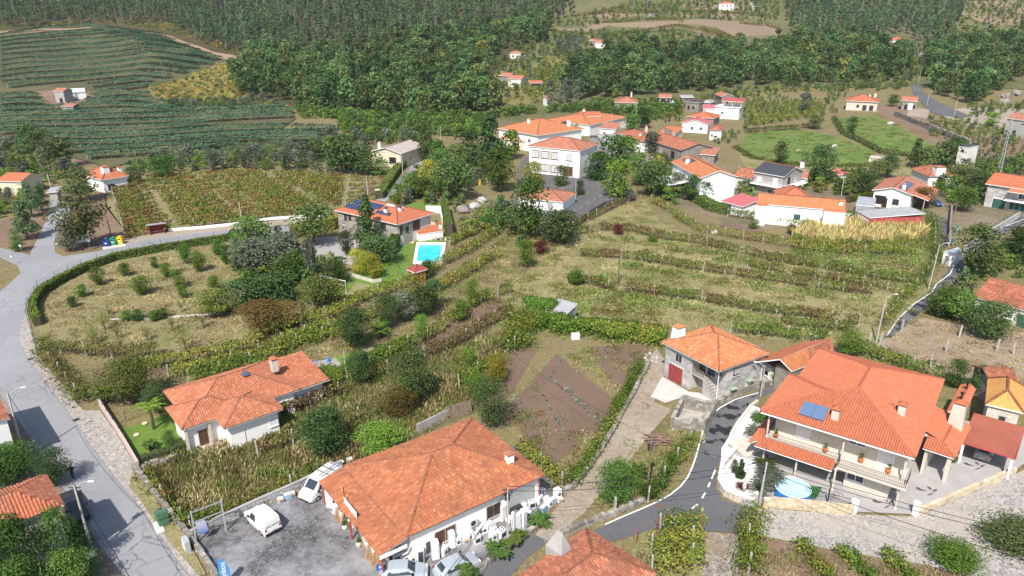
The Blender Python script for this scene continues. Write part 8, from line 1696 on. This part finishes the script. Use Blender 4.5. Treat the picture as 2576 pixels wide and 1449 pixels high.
LST="""washer|white washing machine with round door at end of canopy row|885 1326 S;washer|white washing machine half under canopy|864 1307 S;washer|white washing machine beside grey fridge under canopy|843 1290 S;fridge|tall fridge at canopy corner by large van|830 1274 S;stove|cooker between washing machines under canopy|873 1297 S
box|white carton with flap before canopy post|916 1366 S;box|white carton on heap at canopy end|925 1378 S;pallet|pallet leaning near left sign pole|851 1314 S;pallet|pallet leaning at canopy end|930 1412 S;pallet|second pallet leaning lower at canopy end|945 1432 S;fridge|fridge lying beside canopy pallets|950 1408 S
stove|dark-doored cooker under canopy eave|985 1408 E;stove|dark-doored cooker next to canopy eave cooker|998 1412 E;washer|washing machine left of glass display fridge|1020 1412 E;washer|second washing machine left of glass display fridge|1034 1406 E;case|tall glass-doored display fridge by silver hatchback|1058 1420 E;case|narrow display fridge behind the first|1074 1396 E
fridge|wide white fridge in front of dark window|1095 1404 E;washer|washer right of wide white fridge|1116 1396 E;tv|black television leaning below shop window|1073 1364 E;tv|large black television on pile|1114 1360 E;fridge|tallest white fridge beside large television|1136 1376 E;stove|cooker behind large television|1100 1376 E;box|carton behind the wide fridge|1085 1378 E
washer|washing machine by copper bowl|1150 1370 E;ac|round fan unit under ladder foot|1160 1340 E;washer|washing machine under ladder|1178 1358 E;stove|black-windowed oven at front of pile|1199 1366 E;washer|washing machine below ladder top|1186 1334 E;washer|washing machine behind black-windowed oven|1205 1344 E;fridge|fridge against shop wall by ladder|1196 1316 E
washer|twin washing machine, left one before red basket|1216 1340 E;washer|twin washing machine, right one before red basket|1228 1332 E;stove|small cooker standing before cable pole|1240 1342 E;fridge|fridge with grey cooker on top at wall|1238 1312 E;fridge|white fridge behind cable pole|1262 1308 E;dark|black cabinet right of cable pole|1290 1298 E;dark|brown-doored cabinet right of black cabinet|1304 1296 E
washer|washing machine beside brown-doored cabinet|1314 1286 E;stove|oven before grey shutter|1336 1278 E;washer|tall-stacked washing machine before grey shutter|1354 1266 E;blue|pale blue crate on porch floor|1362 1242 E;washer|washing machine at front of end cluster|1326 1304 E;fridge|toppled white fridge at front of end cluster|1314 1322 E;fridge|white fridge standing before yucca|1298 1330 E
blue|blue crate in end cluster by cycad|1366 1286 E;washer|washing machine in end cluster near wall|1380 1274 E;blue|blue plastic crate near vine wall|1388 1266 E;box|white carton near vine wall|1408 1262 E;washer|washing machine at far corner of yard|1402 1250 E;box|carton behind end cluster|1374 1262 E;stove|small oven left of red item by yucca|1262 1352 E;box|white carton before yuccas|1250 1348 E;washer|washing machine near yuccas|1240 1358 E
washer|washing machine in middle of pile by shutter|1320 1296 E;stove|cooker against wall under grille|1252 1300 E;box|carton among middle pile|1222 1320 E;washer|washing machine with lid up by wall|1148 1348 E;box|carton near foot of ladder|1168 1364 E;ac|fan unit on ground by porch column|1344 1252 E;box|carton by brown cabinet|1282 1312 E;washer|washing machine behind cable pole|1272 1292 E"""
for ln in LST.replace('\n',';').split(';'):
 k,lab,q=ln.split('|');u,v,f=q.split();a=SHOP.root.rotation_euler.z+(0 if f=='S' else math.pi/2)+random.uniform(-.35,.35);appliance(k,lab,float(u),float(v),a)
for u,v,lab,k in ((706,1262,'white carton on ledge of block wall','box'),(735,1248,'open carton by front of large van','box'),(660,1284,'flattened carton beside small van','box'),(858,1170,'carton heap behind roof of large van','box'),(880,1162,'second carton heap behind canopy roof','box'),(724,1254,'blue crate between cartons by block wall','blue')):appliance(k,lab,u,v,.5)
t=thing('ladder','aluminium ladder leaning on shop wall above appliances','ladder',at(1166,1345),SHOP.root.rotation_euler.z+2.5);m=MB()
for y in (-.2,.2):m.tube([(0,y,0),(1.7,y,2.6)],.03,4)
m.build('rail',STEEL,t);rg=MB().tube([(0,-.2,0),(0,.2,0)],.018,4).mesh('rung',STEEL)
for i in range(9):link('rung',rg,t,loc=(.15+i*.18,0,.23+i*.275))
t=thing('red_basket','red plastic basket on pile of appliances by wall','basket',at(1221,1312));t.location.z=.9;MB().box(-.4,.4,-.25,.25,0,.35).build('body',plain('basket_red',(.5,.02,.04),.5),t);MB().box(-.3,.3,-.2,.2,.35,.42).build('contents',DIRTY,t)
A,B=at(2022,1256),at(2140,1287);d=B-A;t=thing('iron_gate','black wrought-iron sliding gate with scroll crest behind sandstone wall','gate',A,math.atan2(d.y,d.x));L=d.length
m=railing([(0,0,.15),(L,0,.15)],1.25,.16,.015);tag(m.build('bars',BLACK,t),kind='stuff');s=MB()
for cx in (L*.35,L*.62):
 pts=[(cx+math.cos(a*.5)*(.75-a*.03),0,1.55+math.sin(a*.5)*(.35-a*.012)) for a in range(26)];s.tube(pts,.025,4)
s.box(L*.485,L*.515,-.04,.04,.1,2.0);s.build('scroll_crest',BLACK,t)
for u,v,lab in ((2146,1291,'white gate pillar at right end of sandstone wall'),(2301,1296,'white gate pillar at left end of terrace wall'),(1900,1273,'stone gate pillar behind gate pole')):o=MB().box(-.22,.22,-.22,.22,0,1.45).box(-.27,.27,-.27,.27,1.45,1.55).build('gate_pillar',WHITE if 'white' in lab else STONEW);o.location=at(u,v);o.rotation_euler=(0,0,.5);tag(o,lab,'pillar')
for (a,b),lab in ((((1864,1272),(1900,1281)),'grey sheet gate at foot of white gravel bed'),(((1866,1350),(1888,1318)),'open grey metal gate beside cobbled drive')):
 A,B=at(*a),at(*b);d=B-A;t=thing('metal_gate',lab,'gate',A,math.atan2(d.y,d.x));L=d.length;MB().box(0,L,-.02,.02,.1,.8).build('panel',METAL,t);railing([(0,0,.8),(L,0,.8)],.5,.15,.014).build('bars',METAL,t)
for u,v,r in ((2222,1268,.3),(2332,1238,.2),(2452,1175,.1)):
 m=MB();o=at(u,v)
 for a,l,w,x,y in ((2.6,1.1,.16,0,0),(1.4,.8,.2,.5,.1),(.4,1.0,.16,.4,-.2),(2.0,.6,.22,-.5,.2),(3.4,1.2,.1,.6,-.25)):
  c,s=math.cos(a+r),math.sin(a+r);m.poly([(x,y,0),(x+c*l*.5+s*w,y+s*l*.5-c*w,0),(x+c*l,y+s*l,0),(x+c*l*.5-s*w,y+s*l*.5+c*w,0)])
 for i in range(5):m.v=m.v
 q=m.build('paving_motif',plain('dark_paving',(.10,.10,.10),.85,.1));q.location=o+Vector((0,0,.135));tag(q,kind='structure')
t=thing('closed_parasol','folded white parasol on white gravel bed behind grey gate','parasol',at(1870,1245));MB().lathe([(.6,.1),(1.0,.22),(2.2,.06),(2.3,.02)],8).build('canopy',plain('parasol_cloth',(.6,.57,.52),.9),t);MB().tube([(0,0,0),(0,0,2.4)],.03,6).build('pole',METAL,t)
t=thing('swing_set','small green swing frame with two seats on pool lawn','swing',at(990,696),.6);m=MB().tube([(-1.3,0,1.9),(1.3,0,1.9)],.04,5)
for x in (-1.3,1.3):
 for y in (-.8,.8):m.tube([(x,0,1.9),(x*1.08,y,0)],.04,5)
m.build('frame',GREENS,t)
for x,c in ((-.5,(.02,.45,.12)),(.5,(.6,.08,.02))):s=MB().box(x-.22,x+.22,-.1,.1,.45,.5).build('seat',plain('seat%d'%(x>0) if False else ('seat_green' if x<0 else 'seat_red'),c,.5),t);MB().tube([(x-.2,0,.5),(x-.2,0,1.9)],.012,3).tube([(x+.2,0,.5),(x+.2,0,1.9)],.012,3).build('rope',BLACK,s)
A,B=at(808,724),at(871,738);d=B-A;t=thing('volleyball_net','white volleyball net on two posts across small lawn','net',A,math.atan2(d.y,d.x));L=d.length
for x in (0,L):MB().tube([(x,0,0),(x,0,2.4)],.05,6).build('post',WHITE,t)
MB().box(.05,L-.05,-.015,.015,2.2,2.32).build('top_tape',WHITE,t);MB().box(.05,L-.05,-.015,.015,1.35,1.43).build('bottom_tape',WHITE,t);m=MB()
for i in range(40):m.tube([(L*i/40,0,1.4),(L*i/40,0,2.25)],.006,3,cap=False)
m.build('netting',METAL,t)
t=thing('picnic_table','stone garden table with benches on small lawn above pool','table',at(1103,604),.1);MB().box(-.9,.9,-.45,.45,.7,.8).build('top',CONC,t)
for x in (-.55,.55):MB().box(x-.15,x+.15,-.3,.3,0,.7).build('leg',CONC,t)
for x in (-1.5,1.5):MB().box(x-.25,x+.25,-.3,.3,0,.45).build('bench',CONC,t)
def boulder(label,u,v,r,seed,mat=None,fl=.7):
 rng=np.random.default_rng(seed);m=MB();n,k=9,6;b=0
 for j in range(k+1):
  th=math.pi*j/k
  for i in range(n):a=2*math.pi*i/n;q=r*rng.uniform(.8,1.15);m.v.append((q*math.sin(th)*math.cos(a),q*math.sin(th)*math.sin(a),q*fl*math.cos(th)+r*fl*.55))
 for j in range(k):
  for i in range(n):m.f.append((j*n+i,(j+1)*n+i,(j+1)*n+(i+1)%n,j*n+(i+1)%n));m.mi.append(0)
 o=m.build('boulder',mat or STONED);o.location=at(u,v);tag(o,label,'boulder')
boulder('large lichened granite boulder left of school annex',1165,535,1.7,1,STONED);boulder('grey boulder above the large lichened one',1195,525,1.5,2,STONE);boulder('upper boulder nearest school fence',1212,508,1.3,3,STONE);boulder('white stone at corner of tilled dark soil',1798,588,.8,4,DIRTY);boulder('grey rocks on slope right of far road',2530,248,2.6,5,STONED);boulder('second rock on slope right of far road',2555,240,2.8,6,STONED);boulder('dark rock below far right slope rocks',2525,262,3,7,STONED);boulder('pale rock pile by pasture terrace wall',2240,312,1.6,8,STONE,.4)
for i in range(14):
 boulder('pale rubble block heaped by granite house corner',1632+random.uniform(-9,22),905+random.uniform(-14,10),random.uniform(.16,.32),20+i,STONE);bpy.context.scene.collection.objects[-1]['group']='rubble by granite house'
t=thing('timber_pile','heap of grey-red poles and planks beside dirt lane above garden','timber pile',at(1650,1108),.2);pk=[MB().box(-1.1,1.1,-.045,.045,0,.08).mesh('plank',m) for m in (WOOD,plain('red_grey_plank',(.26,.16,.13),.9,.3))]
for i in range(26):link('plank',random.choice(pk),t,M=Matrix.Translation((random.uniform(-.6,.6),random.uniform(-1,1),.05+.03*(i//3)))@Matrix.Rotation(random.uniform(-.5,.5),4,'Z')@Matrix.Rotation(random.uniform(-.08,.08),4,'Y'))
t=thing('plank_stack','grey planks leaning on boundary wall behind shop roof','planks',at(1150,1046),.55);pl=MB().box(-.12,.12,-.02,.02,0,1.7).mesh('plank',WOOD)
for i in range(14):link('plank',pl,t,M=Matrix.Translation((-1.6+i*.26,-.35,0))@Matrix.Rotation(-.2,4,'X')@Matrix.Rotation(random.uniform(-.06,.06),4,'Y'))
t=thing('white_cabinet','white cabinet standing under leafy pergola','cabinet',at(1447,853),.2);MB().box(-.6,.6,-.25,.25,0,.95).build('body',WHITE,t);MB().box(.15,.5,-.27,-.25,.1,.85).build('door',SHUT,t)
t=thing('trampoline','dark round trampoline behind school annex fence','trampoline',at(1266,516));MB().lathe([(.7,1.9),(.76,1.9)],20).build('mat',DARKM,t)
for i in range(6):a=i*math.pi/3;MB().tube([(1.8*math.cos(a),1.8*math.sin(a),0),(1.8*math.cos(a),1.8*math.sin(a),.7)],.04,5).build('leg',METAL,t)
o=MB().lathe([(0,.42),(.012,.42)],18).build('manhole_cover',plain('rusty_iron',(.16,.10,.08),.8));o.location=at(1658,1274,.066);tag(o,'round rusty manhole cover in asphalt beside white line','manhole cover')
for u,v,lab in ((77,903,'square drain grate in pavement near road bend'),(192,1056,'square drain grate in pavement by villa corner')):o=MB().box(-.35,.35,-.3,.3,0,.02).build('drain_grate',DARKM);o.location=at(u,v,.14);o.rotation_euler=(0,0,.9);tag(o,lab,'drain grate')
t=thing('water_pump','bright blue plastic toy or pump on pale patio behind annex roof','toy',at(826,911));MB().lathe([(0,.25),(.4,.25),(.5,.15),(.75,.2),(.85,.08)],10).build('body',plain('bright_blue',(.02,.25,.6),.5),t)
o=MB().tube([(.8*math.cos(i*.5),.8*math.sin(i*.5),.08) for i in range(13)],.05,5).build('garden_hose',plain('hose_blue',(.02,.12,.55),.5));o.location=at(783,915,.08);tag(o,'coil of blue hose at annex corner on patio','hose')
o=MB().tube([(math.cos(i*.6)*(1.2-i*.05),math.sin(i*.6)*1.6+i*.15,.04) for i in range(16)],.03,4).build('black_hose',BLACK);o.location=at(1540,888,.06);tag(o,'black irrigation hose looping over bare soil below pergola','hose')
t=thing('stone_ornament','flat mushroom-like stone ornament on villa lawn','ornament',at(365,1068));MB().lathe([(0,.12),(.15,.1),(.18,.35),(.26,.3)],9).build('stone',SANDS,t);t=thing('stone_ornament','second stone ornament lower on villa lawn by small palm','ornament',at(344,1097));MB().lathe([(0,.12),(.15,.1),(.18,.35),(.26,.3)],9).build('stone',SANDS,t)
t=thing('yellow_bin','bright yellow bin under tree at left of school yard','bin',at(1206,464));MB().box(-.35,.35,-.35,.35,0,1.1).build('body',plain('bin_yellow',(.62,.42,.01),.5),t);MB().box(-.38,.38,-.38,.38,1.1,1.18).build('lid',plain('bin_yellow',(.62,.42,.01),.5),t)
t=thing('garden_steps','broad beige stone steps beside villa between gravel beds','steps',at(1880,1135));st_=MB().box(0,2.6,0,.45,0,.16).mesh('step',STONEW);yaw=BV.root.rotation_euler.z+1.2
for i in range(6):link('step',st_,t,M=Rz(yaw)@Matrix.Translation((-1.3,-1.0+i*.45,.1+i*.07)))
# ------ haze: one closed box of thin even air round camera and scene
t=NT('haze_air');v=t.n('ShaderNodeVolumePrincipled');v.inputs['Color'].default_value=(.86,.92,1,1);v.inputs['Density'].default_value=.00008;v.inputs['Anisotropy'].default_value=.2
t.l(v.outputs[0],t.out.inputs['Volume'])
tag(MB().box(-1520,1520,-220,1120,-1.6,225).build('haze',t.m),'thin pale summer haze over the whole valley',None,None,'stuff')
